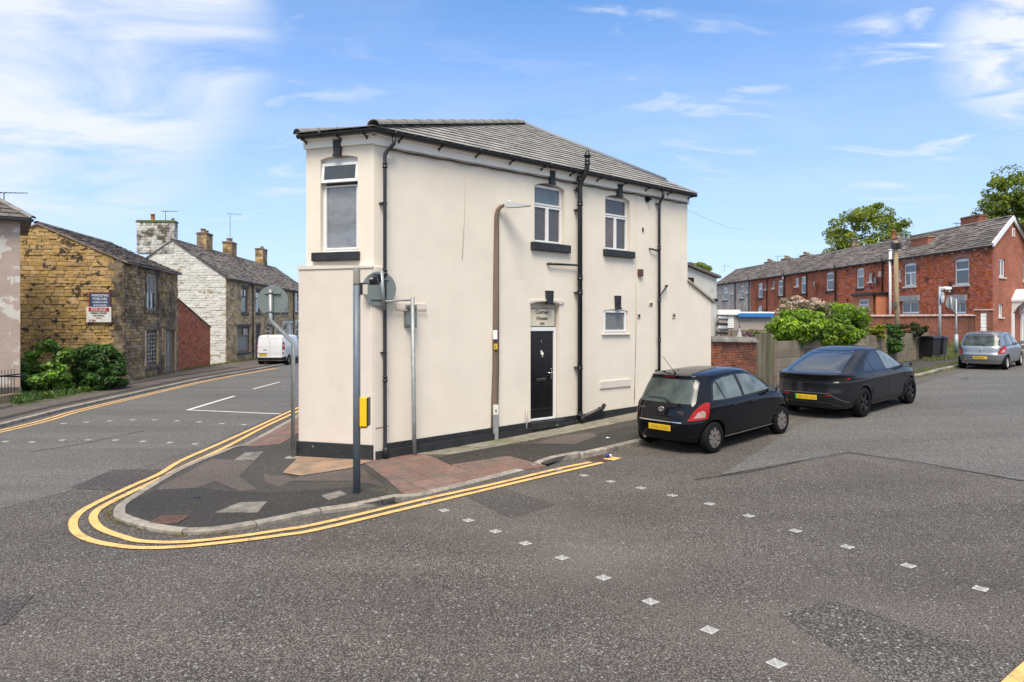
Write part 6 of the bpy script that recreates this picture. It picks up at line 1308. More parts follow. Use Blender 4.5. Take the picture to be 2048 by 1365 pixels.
for i, y_ in enumerate(np.arange(535, 600, 9)): m = MB(); a_ = q(1792, y_); s_ = 1 if i % 2 else -1; m.tube([(a_.x, 0, a_.z), (a_.x+.25*s_, 0, a_.z)], .012, 5); m.build('step_iron', M_galv, t)
# white drain pipe with hopper, far wall
# wheelie bins
M_bin = mat('bin_black', (.016, .017, .020), .42, var=.15, vscale=5)
def bin_(Z, px, pyb, label, rot, tag_=False):
    b = wp(px, pyb, Z); t = thing('wheelie_bin', label, 'wheelie bin', tuple(b), rot, 'black wheelie bins by the concrete fence')
    m = MB(); w, w2, d, d2 = .23, .29, .27, .34
    v = [(-w, -d, .03), (w, -d, .03), (w, d, .03), (-w, d, .03), (-w2, -d2, .92), (w2, -d2, .92), (w2, d2, .92), (-w2, d2, .92)]
    m.add(v, [(3, 2, 1, 0), (4, 5, 6, 7), (0, 1, 5, 4), (1, 2, 6, 5), (2, 3, 7, 6), (3, 0, 4, 7)]); m.box(-w2-.02, -d2-.02, .925, w2+.02, d2+.02, .975, b=.01); m.build('body', M_bin, t)
    m = MB(); m.prism([(-d2-.05, .98), (d2+.04, .98), (d2-.02, 1.04), (0, 1.075), (-d2+.02, 1.03)], -w2-.03, w2+.03, 'x'); m.build('lid', M_bin, t)
    m = MB(); m.tube([(-w2, d2+.06, .97), (w2, d2+.06, .97)], .02, 6); m.build('handle', M_bin, t)
    for s_ in (-1, 1): m = MB(); m.lathe([(.03, -.035), (.10, -.03), (.105, 0), (.10, .03), (.03, .035)], 14, c=(s_*.25, .27, .08), ax='x'); m.build('wheel', M_black, t)
    if tag_: m = MB(); m.box(.05, -.345, .62, .11, -.325, .75); m.build('label_plate', M_upvc, t)
bin_(32.6, 1860.5, 717, 'nearer and fuller in view of two black wheelie bins beside the concrete fence', R(-155), False)
bin_(33.3, 1876, 716, 'second black wheelie bin, partly hidden behind the nearer one', R(-140))
# litter
for px, py, lb in ((1216, 877, 'scrap of white litter on the patched pavement near the black hatchback'), (394, 991, 'small black scrap of litter on the dark pavement corner')):
    v, z0 = base_at(px, py); m = MB(); m.add([(-.05, -.02, .004), (.04, -.03, .012), (.05, .02, .004), (-.01, .03, .02), (-.045, .015, .006)], [(0, 1, 2, 3, 4), (4, 3, 2, 1, 0)]); o = m.build('litter', M_upvc if px > 1000 else M_black); o.location = (v.x, v.y, z0+.004); tag(o, lb, 'litter')
v = at(1930, 759); m = MB(); m.add([(-.13, -.03, .005), (.13, -.02, .02), (.1, .05, .03), (-.1, .04, .012)], [(0, 1, 2, 3), (3, 2, 1, 0)]); o = m.build('litter', M_black); o.location = (v.x, v.y, g(v.x, v.y)+.006); tag(o, 'dark flattened scrap lying in the right road below the silver hatchback', 'litter')
# overhead cable from the end of the house
a, b = HF @ Vector((XE+.05, .1, EZ-.35)), wp(1490, 457, 60); m = MB(); m.tube([a+(b-a)*k/12+Vector((0, 0, -.25*math.sin(math.pi*k/12))) for k in range(13)], .004, 4); o = m.build('overhead_cable', M_gut); tag(o, 'thin overhead cable running from the rear corner of the cream house', 'cable')
# ---------------- vehicles ----------------
def pchip_tab(K, n=160):
    K = np.array(K, float); m = len(K); u = np.arange(m); U = np.linspace(0, m-1, n); out_ = np.zeros((n, K.shape[1]))
    for c in range(K.shape[1]):
        y = K[:, c]; d = np.diff(y); s = np.zeros(m); s[0], s[-1] = d[0], d[-1]
        for i in range(1, m-1): s[i] = 0 if d[i-1]*d[i] <= 0 else 2*d[i-1]*d[i]/(d[i-1]+d[i])
        i = np.minimum(U.astype(int), m-2); t = U-i
        out_[:, c] = (2*t**3-3*t**2+1)*y[i]+(t**3-2*t**2+t)*s[i]+(-2*t**3+3*t**2)*y[i+1]+(t**3-t**2)*s[i+1]
    return out_
class Shape:
    """a car body as a stack of rounded plan outlines; K rows are (z, x_rear, x_front, half width, corner power)"""
    def __init__(s, K, n=110): s.T = pchip_tab(K, n)
    def row(s, z): return [np.interp(z, s.T[:, 0], s.T[:, c]) for c in range(5)]
    def outline(s, r, k=72):
        z, a, b, w, p = r; c, h = (a+b)/2, (b-a)/2; P = []
        for j in range(k):
            t = 2*math.pi*j/k; ct, st = math.cos(t), math.sin(t)
            P.append((c-h*math.copysign(abs(ct)**(2/p), ct), w*math.copysign(abs(st)**(2/p), st), z))
        return P
    def side(s, x, z, off=0):
        z_, a, b, w, p = s.row(z); c, h = (a+b)/2, (b-a)/2; q = min(.9999, abs((x-c)/h)); return w*(1-q**p)**(1/p)+off
    def rear(s, y, z, off=0, front=False):
        z_, a, b, w, p = s.row(z); c, h = (a+b)/2, (b-a)/2; q = min(.985, abs(y)/w); d = h*(1-q**p)**(1/p); return (c+d+off) if front else (c-d-off)
    def wrap(s, q, z, off, sgn):
        """point at arc length q from the rear centre line round the rear corner"""
        r = s.row(z); n = 160; P = []
        z_, a, b, w, p = r; c, h = (a+b)/2, (b-a)/2
        for j in range(n):
            t = (math.pi/2)*(j/(n-1))**1.0; P.append((c-h*math.cos(t)**(2/p), w*math.sin(t)**(2/p)))
        P = np.array(P); d = np.r_[0, np.cumsum(np.hypot(*np.diff(P, axis=0).T))]; x, y = np.interp(q, d, P[:, 0]), np.interp(q, d, P[:, 1])
        x2, y2 = np.interp(q+.02, d, P[:, 0]), np.interp(q+.02, d, P[:, 1]); tx, ty = x2-x, y2-y; l = math.hypot(tx, ty) or 1
        return (x-ty/l*off, (y+tx/l*off)*sgn, z)
    def body(s, name, mats, parent, arches, r_arch, za, ywid, lower=None):
        m = MB(); rings = [s.outline(r) for r in s.T]; k = len(rings[0]); V = [p for r in rings for p in r]
        F = [(i*k+j, (i+1)*k+j, (i+1)*k+(j+1) % k, i*k+(j+1) % k) for i in range(len(rings)-1) for j in range(k)]
        m.add(V, F, 0, True)
        m.f.append(tuple(range(k))); m.mi.append(1); m.sm.append(False); m.f.append(tuple((len(rings)-1)*k+j for j in range(k-1, -1, -1))); m.mi.append(0); m.sm.append(True)
        if lower is not None:
            for i, f in enumerate(m.f):
                if len(f) == 4 and sum(V[q][2] for q in f)/4 < lower: m.mi[i] = 1
        o = m.build(name, mats, parent)
        bm = bmesh.new(); bm.from_mesh(o.data); bmesh.ops.recalc_face_normals(bm, faces=bm.faces[:]); bm.to_mesh(o.data); bm.free()
        c = MB()
        for x in arches:
            for sgn in (-1, 1):
                c.lathe([(0, -.16), (r_arch, -.16), (r_arch, .16), (0, .16)], 40, c=(x, sgn*(ywid-.03), za), ax='y', smooth=False)
                c.box(x-r_arch, sgn*(ywid-.03)-.16, -.5, x+r_arch, sgn*(ywid-.03)+.16, za-.05) if False else None
        co = c.build('cutter', [mats[0], mats[1]], None); 
        for p in co.data.polygons: p.material_index = 1
        bm = bmesh.new(); bm.from_mesh(co.data); bmesh.ops.recalc_face_normals(bm, faces=bm.faces[:]); bm.to_mesh(co.data); bm.free()
        mw = o.matrix_world.copy(); o.parent = None; o.matrix_world = Matrix.Identity(4)
        md = o.modifiers.new('cut', 'BOOLEAN'); md.operation = 'DIFFERENCE'; md.object = co; md.solver = 'EXACT'
        dg = bpy.context.evaluated_depsgraph_get(); me = bpy.data.meshes.new_from_object(o.evaluated_get(dg)); o.modifiers.clear(); o.data = me; bpy.data.objects.remove(co, do_unlink=True)
        o.parent = parent; o.matrix_local = Matrix.Identity(4)
        return o
def patch_mesh(poly, fn, step=.06):
    bm = bmesh.new(); f = bm.faces.new([bm.verts.new((p[0], p[1], 0)) for p in poly])
    xs_, ys_ = [p[0] for p in poly], [p[1] for p in poly]
    for ax, lo, hi in ((0, min(xs_), max(xs_)), (1, min(ys_), max(ys_))):
        k = math.floor(lo/step)+1
        while k*step < hi:
            co = [0, 0, 0]; co[ax] = k*step+1e-5; no = [0, 0, 0]; no[ax] = 1; bmesh.ops.bisect_plane(bm, geom=bm.verts[:]+bm.edges[:]+bm.faces[:], plane_co=co, plane_no=no, dist=1e-7); k += 1
    bm.verts.index_update(); V = [fn(v.co.x, v.co.y) for v in bm.verts]; F = [tuple(v.index for v in f.verts) for f in bm.faces]; bm.free(); return V, F
def patch_part(S, poly, fn, name, mt, parent, step=.06, center=(1.9, 0, .7), smooth=True):
    V, F = patch_mesh(poly, fn, step); m = MB(); c = Vector(center); FF = []
    for f in F:
        a = [Vector(V[i]) for i in f]; n = (a[1]-a[0]).cross(a[2]-a[0]); mid = sum(a, Vector())/len(a)
        FF.append(f if n.dot(mid-c) > 0 else tuple(reversed(f)))
    m.add(V, FF, 0, smooth); return m.build(name, mt, parent)
def seam(S, path, fn, parent, w=.007, name='panel_gap', mt=None):
    """a shut line: thin dark strip lying on the body"""
    P = []
    for a, b in zip(path, path[1:]):
        n = max(1, int(math.hypot(b[0]-a[0], b[1]-a[1])/.04)); P += [(a[0]+(b[0]-a[0])*k/n, a[1]+(b[1]-a[1])*k/n) for k in range(n)]
    P.append(path[-1]); m = MB(); V = []
    for i, p in enumerate(P):
        a, b = P[max(i-1, 0)], P[min(i+1, len(P)-1)]; tx, ty = b[0]-a[0], b[1]-a[1]; l = math.hypot(tx, ty) or 1; nx, ny = -ty/l*w/2, tx/l*w/2
        V += [fn(p[0]+nx, p[1]+ny), fn(p[0]-nx, p[1]-ny)]
    m.add(V, [(2*i, 2*i+1, 2*i+3, 2*i+2) for i in range(len(P)-1)]); return m.build(name, mt or M_gap, parent)
M_gap = mat('shut_line', (.004, .004, .004), .8)
M_tyre = mat('tyre', (.010, .010, .010), .85, var=.15, vscale=20, spec=.15)
M_rim = mat('alloy_rim', (.36, .32, .29), .35, .75, var=.15, vscale=12)
M_rimd = mat('dark_rim', (.03, .032, .035), .35, .6)
M_arch_ = mat('wheel_arch', (.004, .004, .004), .95, spec=.1)
M_red = mat('tail_red', (.34, .006, .006), .25, var=.12, vscale=20, coat=.3, spec=.3)
M_lens = mat('clear_lens', (.42, .26, .24), .12, var=.3, vscale=30, coat=1)
M_plate = mat('plate_yellow', (.72, .47, .02), .5, var=.06, vscale=20)
M_cglass = mat('car_glass', (.12, .145, .14), .02, var=.5, vscale=3.2, spec=.6, coat=.0)
M_rglass = mat('dusty_rear_glass', (.055, .07, .066), .20, var=.6, vscale=3.2, spec=.32)
M_trim = mat('black_trim', (.012, .012, .013), .45)
def wheel(parent, x, y, z, r, w, sgn, spokes, rim_m, name='wheel', style=0):
    t = MB(); t.lathe([(r*.66, -w/2), (r*.92, -w/2), (r*.985, -w*.42), (r, -w*.25), (r, w*.25), (r*.985, w*.42), (r*.92, w/2), (r*.70, w/2), (r*.66, w*.3)], 36, c=(0, 0, 0), ax='y', caps=False); 
    root_ = MB(); root_.lathe([(.0, -w*.3), (r*.16, -w*.32), (r*.18, -w*.2), (r*.18, w*.05)], 16, ax='y')
    o = root_.build(name, rim_m, parent); o.location = (x, y, z); o.rotation_euler = (0, 0, 0 if sgn < 0 else math.pi)
    t.build('tyre', M_tyre, o)
    m = MB(); m.lathe([(r*.655, -w*.46), (r*.69, -w*.47), (r*.70, -w*.42), (r*.66, -w*.30), (r*.64, w*.3), (r*.60, w*.3), (r*.60, w*.32)], 32, ax='y', caps=False); m.lathe([(.0, w*.10), (r*.62, w*.12)], 24, ax='y', mi=1, smooth=False)
    m.build('rim', [rim_m, M_arch_], o)
    for k in range(spokes):
        a = 2*math.pi*k/spokes+.2; s_ = MB(Matrix.Rotation(a, 4, 'Y'))
        if style == 0:
            for d in (-1, 1): s_.add([(d*.012*r/.3+q*.0, y_, zz_) for q, y_, zz_ in ()], []) if False else None
            s_.prism([(-.05*r/.3, r*.12), (.05*r/.3, r*.12), (.068*r/.3, r*.665), (-.068*r/.3, r*.665)] if False else [(-.030*r/.3, r*.12), (.030*r/.3, r*.12), (.046*r/.3, r*.665), (-.046*r/.3, r*.665)], -w*.40, -w*.22, 'y')
        else: s_.prism([(-.03*r/.3, r*.10), (.035*r/.3, r*.10), (.085*r/.3, r*.66), (-.005*r/.3, r*.66)], -w*.42, -w*.30, 'y')
        s_.build('spoke', rim_m, o)
    return o
def text_on(txt, x, y, z, size, mt, parent, name, sx=1, ext=.001):
    Mx = Matrix.Translation((x, y, z)) @ Matrix.Rotation(R(-90), 4, 'Z') @ Matrix.Rotation(R(90), 4, 'X'); return text_mesh(txt, size, mt, name, parent, Mx, ext, 'CENTER', sx, .001)

def hatchback(paint, label, plate, badge=True, blur=True, rimm=None, tail2=None):
    K = [(.20, .25, 3.55, .70, 5), (.24, .10, 3.66, .80, 5), (.36, .045, 3.72, .835, 5), (.50, .012, 3.745, .846, 5), (.585, .0, 3.735, .8475, 5), (.64, .018, 3.715, .8475, 5), (.70, .050, 3.68, .8475, 5), (.80, .075, 3.60, .845, 5), (.88, .10, 3.44, .838, 5), (.94, .135, 3.22, .822, 5),
         (1.00, .175, 3.02, .800, 5), (1.10, .235, 2.88, .772, 5), (1.22, .305, 2.70, .738, 5), (1.34, .365, 2.49, .694, 4.6), (1.41, .385, 2.34, .660, 4.4), (1.452, .375, 2.22, .63, 4.2), (1.48, .50, 2.10, .56, 3.8), (1.505, .80, 1.92, .44, 3.4), (1.522, 1.1, 1.72, .25, 2.8), (1.527, 1.35, 1.5, .06, 2.2)]
    S = Shape(K, 150); t = thing('hatchback_car', label, 'car'); WB = (.62, 3.08)
    body = S.body('body', [paint, M_arch_], t, WB, .335, .30, .83)
    sd = lambda sg, off: (lambda x, z: (x, sg*S.side(x, z, off), z)); rr = lambda off: (lambda y, z: (S.rear(y, z, off), y, z)); wr = lambda sg, off: (lambda q, z: S.wrap(q, z, off, sg))
    for sg in (-1, 1):
        f = sd(sg, .004)
        patch_part(S, [(.60, .975), (.72, 1.30), (.86, 1.375), (1.10, 1.405), (1.55, 1.425), (1.95, 1.41), (2.22, 1.345), (2.45, 1.22), (2.78, .985), (2.40, .965), (1.2, .955)], sd(sg, .002), 'window_surround', M_trim, t)
        patch_part(S, [(.655, 1.0), (.755, 1.27), (.83, 1.33), (1.00, .985)], sd(sg, .006), 'quarter_window', M_cglass, t)
        patch_part(S, [(1.035, .985), (.87, 1.345), (1.12, 1.382), (1.50, 1.40), (1.60, .985)], sd(sg, .006), 'rear_side_window', M_cglass, t)
        patch_part(S, [(1.69, .99), (1.60, 1.40), (1.92, 1.385), (2.17, 1.325), (2.42, 1.19), (2.68, 1.01)], sd(sg, .006), 'front_side_window', M_cglass, t)
        seam(S, [(.62, .97), (.98, .93), (1.06, .62), (1.06, .50), (.97, .42)], sd(sg, .003), t); seam(S, [(1.66, .98), (1.70, .80), (1.68, .26)], sd(sg, .003), t); seam(S, [(2.72, .97), (2.74, .60), (2.66, .28), (1.05, .28)], sd(sg, .003), t)
        seam(S, [(.98, .268), (2.7, .268)], sd(sg, .004), t, w=.008, name='sill_strip', mt=M_alu if badge else M_trim)
        for hx in (1.28, 1.93):
            y = sg*(S.side(hx, .84)+.022); m = MB(); m.lathe([(.0, -.085), (.014, -.08), (.02, -.03), (.02, .03), (.014, .08), (0, .085)], 10, c=(hx, y, .845), ax='x'); m.build('door_handle', paint, t)
        m = MB(); y = sg*(S.side(2.62, 1.0)+.0); m.box(2.56, min(y, y+sg*.09), .985, 2.66, max(y, y+sg*.09), 1.015, b=.006); m.box(2.52, min(y+sg*.07, y+sg*.25), .965, 2.62, max(y+sg*.07, y+sg*.25), 1.10, b=.03); mo = m.build('wing_mirror', paint if not badge else M_trim, t, kind=None)
        m = MB(); m.box(2.512, min(y+sg*.09, y+sg*.235), .98, 2.518, max(y+sg*.09, y+sg*.235), 1.085, b=.002); m.build('mirror_glass', M_cglass, mo)
        # tail lamp wrapped round the corner
        red = [(.60, .655), (.70, .655), (1.0, .675), (1.02, .80), (.985, .965), (.88, .975), (.78, .93), (.68, .82)]
        patch_part(S, [(.585, .645), (.72, .645), (1.02, .668), (1.035, .80), (1.0, .98), (.87, .985), (.765, .94), (.665, .82)], wr(sg, .006), 'lamp_seal', M_gap, t, .04)
        tl = patch_part(S, red, wr(sg, .016), 'tail_light', M_red, t, .04)
        patch_part(S, [(.70, .70), (.93, .705), (.93, .80), (.86, .835), (.76, .80)], wr(sg, .020), 'indicator_lens', M_lens, tl, .04)
    patch_part(S, [(-.60, .955), (.60, .955), (.655, 1.0), (.60, 1.34), (.55, 1.385), (-.55, 1.385), (-.60, 1.34), (-.655, 1.0)], rr(.003), 'rear_window', M_rglass, t)
    patch_part(S, [(-.63, 1.02), (-.52, 1.02), (-.47, 1.34), (-.56, 1.34)], rr(.005), 'window_edge', M_trim, t) if False else None
    patch_part(S, [(-.66, 1.00), (.66, 1.00), (.56, 1.385), (-.56, 1.385)], lambda y, z: (S.rear(y, z, .006, True), y, z), 'windscreen', M_cglass, t) 
    seam(S, [(-.68, 1.00), (-.64, .90), (-.66, .80), (-.585, .64), (-.52, .60), (.52, .60), (.585, .64), (.66, .80), (.64, .90), (.68, 1.0)], rr(.003), t, w=.008)
    seam(S, [(-.50, .615), (.50, .615)], rr(.012), t, w=.018, name='tailgate_trim', mt=M_chrome if badge else paint)
    seam(S, [(-.80, .36), (.80, .36)], rr(.003), t, w=.012)
    m = MB(); x = S.rear(0, .49, .012); 
    pl = MB(); pl.box(x-.006, -.26, .435, x+.006, .26, .545, b=.003); po_ = pl.build('number_plate', M_plate, t)
    if plate: text_on(plate, x-.0075, .02 if not blur else 0, .49, .098, M_ink, po_, 'registration', .80)
    if not blur: m = MB(); m.box(x-.008, -.258 if False else .225, .438, x-.0062, .258, .542); m.build('blue_band', mat('band_blue', (.02, .08, .4), .5), po_)
    if blur:
        sm = mat('smudged_plate', (.50, .30, .015), .5, var=.35, vscale=24)
        for a_, w_ in ((-.19, .03), (-.14, .026), (-.075, .034), (-.02, .03), (.06, .034), (.115, .03), (.17, .03)): m = MB(); m.box(x-.0075, a_-w_, .46, x-.0062, a_+w_*.4, .52); m.build('smudge', sm, po_)
    # badge: three ellipses, model lettering, lock, wiper, aerial
    bc = M_chrome; zb = .835
    def ell(a, b, cy, cz, w=.005):
        m = MB(); m.tube([(S.rear(cy+a*math.cos(q), cz+b*math.sin(q), .008), cy+a*math.cos(q), cz+b*math.sin(q)) for q in np.linspace(0, 2*math.pi, 25)], w, 5, caps=False); m.build('badge', bc, t)
    ell(.062, .043, 0, zb); ell(.045, .016, 0, zb+.018, .004); ell(.017, .040, 0, zb, .004)
    if badge:
        for txt, y_, z_, s_ in (('YARIS', .47, .835, .05), ('T SPIRIT', -.44, .80, .045), ('VVT-i', -.47, .765, .035)): text_on(txt, S.rear(y_, z_, .010), y_, z_, s_, bc, t, 'model_lettering', 1.05)
    m = MB(); m.lathe([(.0, -.012), (.022, -.01), (.026, .0)], 12, c=(S.rear(0, .72, .0), 0, .72), ax='x'); m.build('lock', M_trim, t)
    m = MB(); P = [(.02, .985), (-.04, .985), (-.11, 1.03), (-.15, 1.05)]; m.tube([(S.rear(0, .975, .03), -.16, .975), (S.rear(-.13, .99, .035), -.13, .995), (S.rear(-.02, 1.03, .03), -.02, 1.04), (S.rear(.2, 1.045, .03), .22, 1.045), (S.rear(.40, 1.03, .025), .40, 1.03)], [.016, .014, .009, .008, .006], 6); m.build('rear_wiper', M_trim, t)
    m = MB(); m.tube([(.50, 0, 1.482), (.56, 0, 1.50), (.20, .02, 1.82)] if False else [(.56, 0, 1.49), (.50, 0, 1.53)], .014, 6); m.tube([(.50, 0, 1.53), (.28, 0, 1.74), (.18, 0, 1.84)], .005, 5); m.build('roof_aerial', M_trim, t)
    patch_part(S, [(-.12, 1.425), (.12, 1.425), (.12, 1.44), (-.12, 1.44)], rr(.004), 'brake_light', M_red, t)
    m = MB(); m.lathe([(.028, -.03), (.028, .1)], 12, c=(.12, .45, .24), ax='x'); m.build('exhaust', M_rim, t); m = MB(); m.box(.35, -.62, .14, 3.3, .62, .24); m.build('underbody', M_arch_, t)
    for x in WB:
        for sg in (-1, 1): wheel(t, x, sg*.735, .295, .295, .185, sg, 8, rimm or M_rim)
    return t
M_bpaint = mat('black_car_paint', (.003, .0035, .006), .25, .0, var=.0, coat=.8, spec=.0)
M_spaint = mat('silver_car_paint', (.30, .325, .35), .32, .75, var=.0, coat=.6)
M_npaint = mat('midnight_car_paint', (.014, .0155, .019), .3, .0, var=.0, coat=.75, spec=.0)
def place_car(t, rear_near, heading, half, wbx):
    """stand a car so that its rear right tyre touches the ground at a point"""
    c, s = math.cos(heading), math.sin(heading); off = Vector((wbx*c+half*s, wbx*s-half*c)); o = rear_near-off
    zr = g(*(o+Vector((c, s))*wbx)); zf = g(*(o+Vector((c, s))*(wbx+2.5))); pitch = math.atan2(zf-zr, 2.5)
    # camber: left wheels against right wheels
    l = o+Vector((c, s))*wbx+Vector((-s, c))*half; r = o+Vector((c, s))*wbx+Vector((s, -c))*half
    t.rotation_euler = (math.atan2(g(*l)-g(*r), 2*half)*0, -pitch, heading); t.location = (o.x, o.y, zr-wbx*math.sin(pitch)+.004)
CAR1 = hatchback(M_bpaint, 'black five door hatchback parked nearest, behind the drain at the pavement edge', None, True, True)
place_car(CAR1, at(1427, 906), R(90)-math.atan(.0)-R(50.5), .78, .62)
CAR2 = hatchback(M_spaint, 'silver hatchback parked farthest up the right street, beyond the black bins', 'MD08 JHX', False, False, M_alu)
place_car(CAR2, at(2013, 740), R(90)-R(47), .78, .62)

# electric fastback crossover
K = [(.20, .35, 4.45, .78, 5), (.25, .16, 4.62, .90, 5), (.40, .07, 4.73, .945, 5), (.52, .035, 4.76, .955, 5), (.60, .03, 4.765, .96, 5), (.74, .045, 4.74, .96, 5), (.86, .05, 4.66, .958, 5), (.90, .075, 4.60, .955, 5), (.97, .07, 4.38, .945, 5), (1.03, .02, 4.10, .925, 5), (1.065, .0, 3.92, .90, 5), (1.08, .12, 3.84, .885, 5), (1.12, .27, 3.74, .865, 4.8), (1.20, .47, 3.58, .83, 4.6), (1.32, .80, 3.34, .78, 4.4), (1.42, 1.10, 3.10, .735, 4.2), (1.50, 1.38, 2.88, .68, 4), (1.56, 1.66, 2.66, .60, 3.6), (1.59, 1.88, 2.50, .48, 3.2), (1.605, 2.02, 2.36, .30, 2.6), (1.61, 2.12, 2.26, .08, 2.2)]
S = Shape(K, 160); ev = thing('fastback_car', 'dark grey fastback electric car parked in the middle, in front of the concrete fence', 'car'); WB = (1.0, 3.89)
S.body('body', [M_npaint, M_arch_], ev, WB, .39, .36, .94)
sd = lambda sg, off: (lambda x, z: (x, sg*S.side(x, z, off), z)); rr = lambda off: (lambda y, z: (S.rear(y, z, off), y, z)); wr = lambda sg, off: (lambda q, z: S.wrap(q, z, off, sg))
M_tglass = mat('tinted_glass', (.010, .012, .014), .03, spec=.8, coat=0, var=.1); M_hglass = mat('rear_screen', (.018, .020, .026), .08, spec=1.2, coat=.6, var=.1)
for sg in (-1, 1):
    patch_part(S, [(1.02, 1.065), (1.12, 1.16), (1.38, 1.33), (1.72, 1.46), (2.1, 1.525), (2.5, 1.515), (2.85, 1.42), (3.2, 1.25), (3.55, 1.055), (3.0, 1.025), (1.5, 1.03)], sd(sg, .002), 'window_surround', M_trim, ev)
    patch_part(S, [(1.09, 1.075), (1.36, 1.28), (1.50, 1.345), (1.62, 1.05)], sd(sg, .006), 'quarter_window', M_tglass, ev); patch_part(S, [(1.645, 1.05), (1.53, 1.355), (1.76, 1.445), (2.12, 1.50), (2.24, 1.498), (2.30, 1.045)], sd(sg, .006), 'rear_side_window', M_tglass, ev)
    patch_part(S, [(2.36, 1.045), (2.29, 1.495), (2.50, 1.485), (2.82, 1.395), (3.14, 1.24), (3.42, 1.07)], sd(sg, .006), 'front_side_window', M_cglass, ev)
    seam(S, [(1.40, 1.03), (1.50, .80), (1.46, .55), (1.42, .45), (1.46, .34), (3.36, .34), (3.46, .6), (3.42, 1.04)], sd(sg, .003), ev); seam(S, [(2.33, 1.04), (2.40, .70), (2.36, .34)], sd(sg, .003), ev)
    patch_part(S, [(1.44, .22), (3.45, .22), (3.45, .31), (1.44, .31)], sd(sg, .003), 'sill_trim', M_trim, ev)
    for x_ in WB:      # matt arch trims
        m = MB(); V = []; n = 28
        for q in range(n+1):
            a = R(-8)+R(196)*q/n
            for r_ in (.392, .435): X, Z = x_+r_*math.cos(a), max(.23, .36+r_*math.sin(a)); V.append((X, sg*S.side(X, Z, .006), Z))
        m.add(V, [(2*q, 2*q+2, 2*q+3, 2*q+1) if sg > 0 else (2*q, 2*q+1, 2*q+3, 2*q+2) for q in range(n)]); m.build('arch_trim', M_trim, ev)
    for hx in (1.55, 2.55): patch_part(S, [(hx-.11, .955), (hx+.11, .96), (hx+.11, .982), (hx-.11, .977)], sd(sg, .005), 'door_handle', M_npaint, ev)
    m = MB(); y = sg*S.side(3.35, 1.04); m.box(3.31, min(y, y+sg*.1), 1.03, 3.40, max(y, y+sg*.1), 1.06, b=.006); m.box(3.26, min(y+sg*.06, y+sg*.26), 1.02, 3.40, max(y+sg*.06, y+sg*.26), 1.17, b=.04); mo = m.build('wing_mirror', M_npaint, ev); m = MB(); m.box(3.252, min(y+sg*.08, y+sg*.24), 1.035, 3.258, max(y+sg*.08, y+sg*.24), 1.155); m.build('mirror_glass', M_cglass, mo)
    patch_part(S, [(.80, .905), (.93, .90), (1.03, .94), (1.05, 1.0), (.98, .985), (.80, .965)], wr(sg, .008), 'tail_light', M_gap, ev, .04); patch_part(S, [(.92, .925), (.985, .93), (1.0, .975), (.93, .97)], wr(sg, .013), 'lamp_lens', M_red, ev, .04)
    patch_part(S, [(.42, .565), (.56, .555), (.60, .575), (.44, .585)], rr(.006) if sg > 0 else (lambda y, z: (S.rear(-y, z, .006), -y, z)), 'reflector', M_red, ev, .05)
patch_part(S, [(-.70, 1.085), (.70, 1.085), (.60, 1.33), (.52, 1.50), (.36, 1.58), (-.36, 1.58), (-.52, 1.50), (-.60, 1.33)], rr(.004), 'rear_window', M_hglass, ev, .05)
patch_part(S, [(-.70, 1.09), (.70, 1.09), (.52, 1.50), (-.52, 1.50)], lambda y, z: (S.rear(y, z, .005, True), y, z), 'windscreen', M_cglass, ev)
patch_part(S, [(-.78, 1.055), (.78, 1.055), (.78, 1.075), (-.78, 1.075)], rr(.035), 'spoiler', M_trim, ev); patch_part(S, [(-.74, .905), (.74, .905), (.78, .955), (-.78, .955)], rr(.005), 'light_bar', M_gap, ev)
seam(S, [(-.76, .90), (-.76, .62), (.76, .62), (.76, .90)], rr(.003), ev); patch_part(S, [(-.84, .30), (.84, .30), (.78, .48), (.60, .60), (-.60, .60), (-.78, .48)], rr(.004), 'lower_bumper', M_trim, ev); seam(S, [(-.84, .40), (-.52, .62), (.52, .62), (.84, .40)], rr(.010), ev, w=.02, name='bumper_line', mt=mat('satin_grey', (.09, .09, .10), .4)); seam(S, [(-.72, .30), (-.5, .40), (.5, .40), (.72, .30)], rr(.012), ev, w=.014, name='diffuser_line', mt=MATS['satin_grey'])
x = S.rear(0, .51, .03); m = MB(); m.box(x-.006, -.26, .455, x+.012, .26, .565, b=.003); po_ = m.build('number_plate', M_plate, ev); m = MB(); m.box(x-.0085, .215, .457, x-.0062, .258, .563); m.build('green_band', mat('band_green', (.02, .42, .05), .5), po_)
for a_ in (-.19, -.12, -.04, .03, .11, .16): m = MB(); m.box(x-.0078, a_-.03, .48, x-.0062, a_+.012, .54); m.build('smudge', mat('smudged_plate', (.5, .3, .02)), po_)
m = MB(); m.box(.5, -.7, .16, 4.2, .7, .26); m.build('underbody', M_arch_, ev); m = MB(); m.box(3.40, -.93, .16, 3.42, -.78, .34); m.build('mud_flap', M_trim, ev)
for x_ in WB:
    for sg in (-1, 1): wheel(ev, x_, sg*.835, .352, .352, .235, sg, 5, M_rimd, style=1)
place_car(ev, at(1723, 834), R(90)-R(49.5), .86, 1.0)

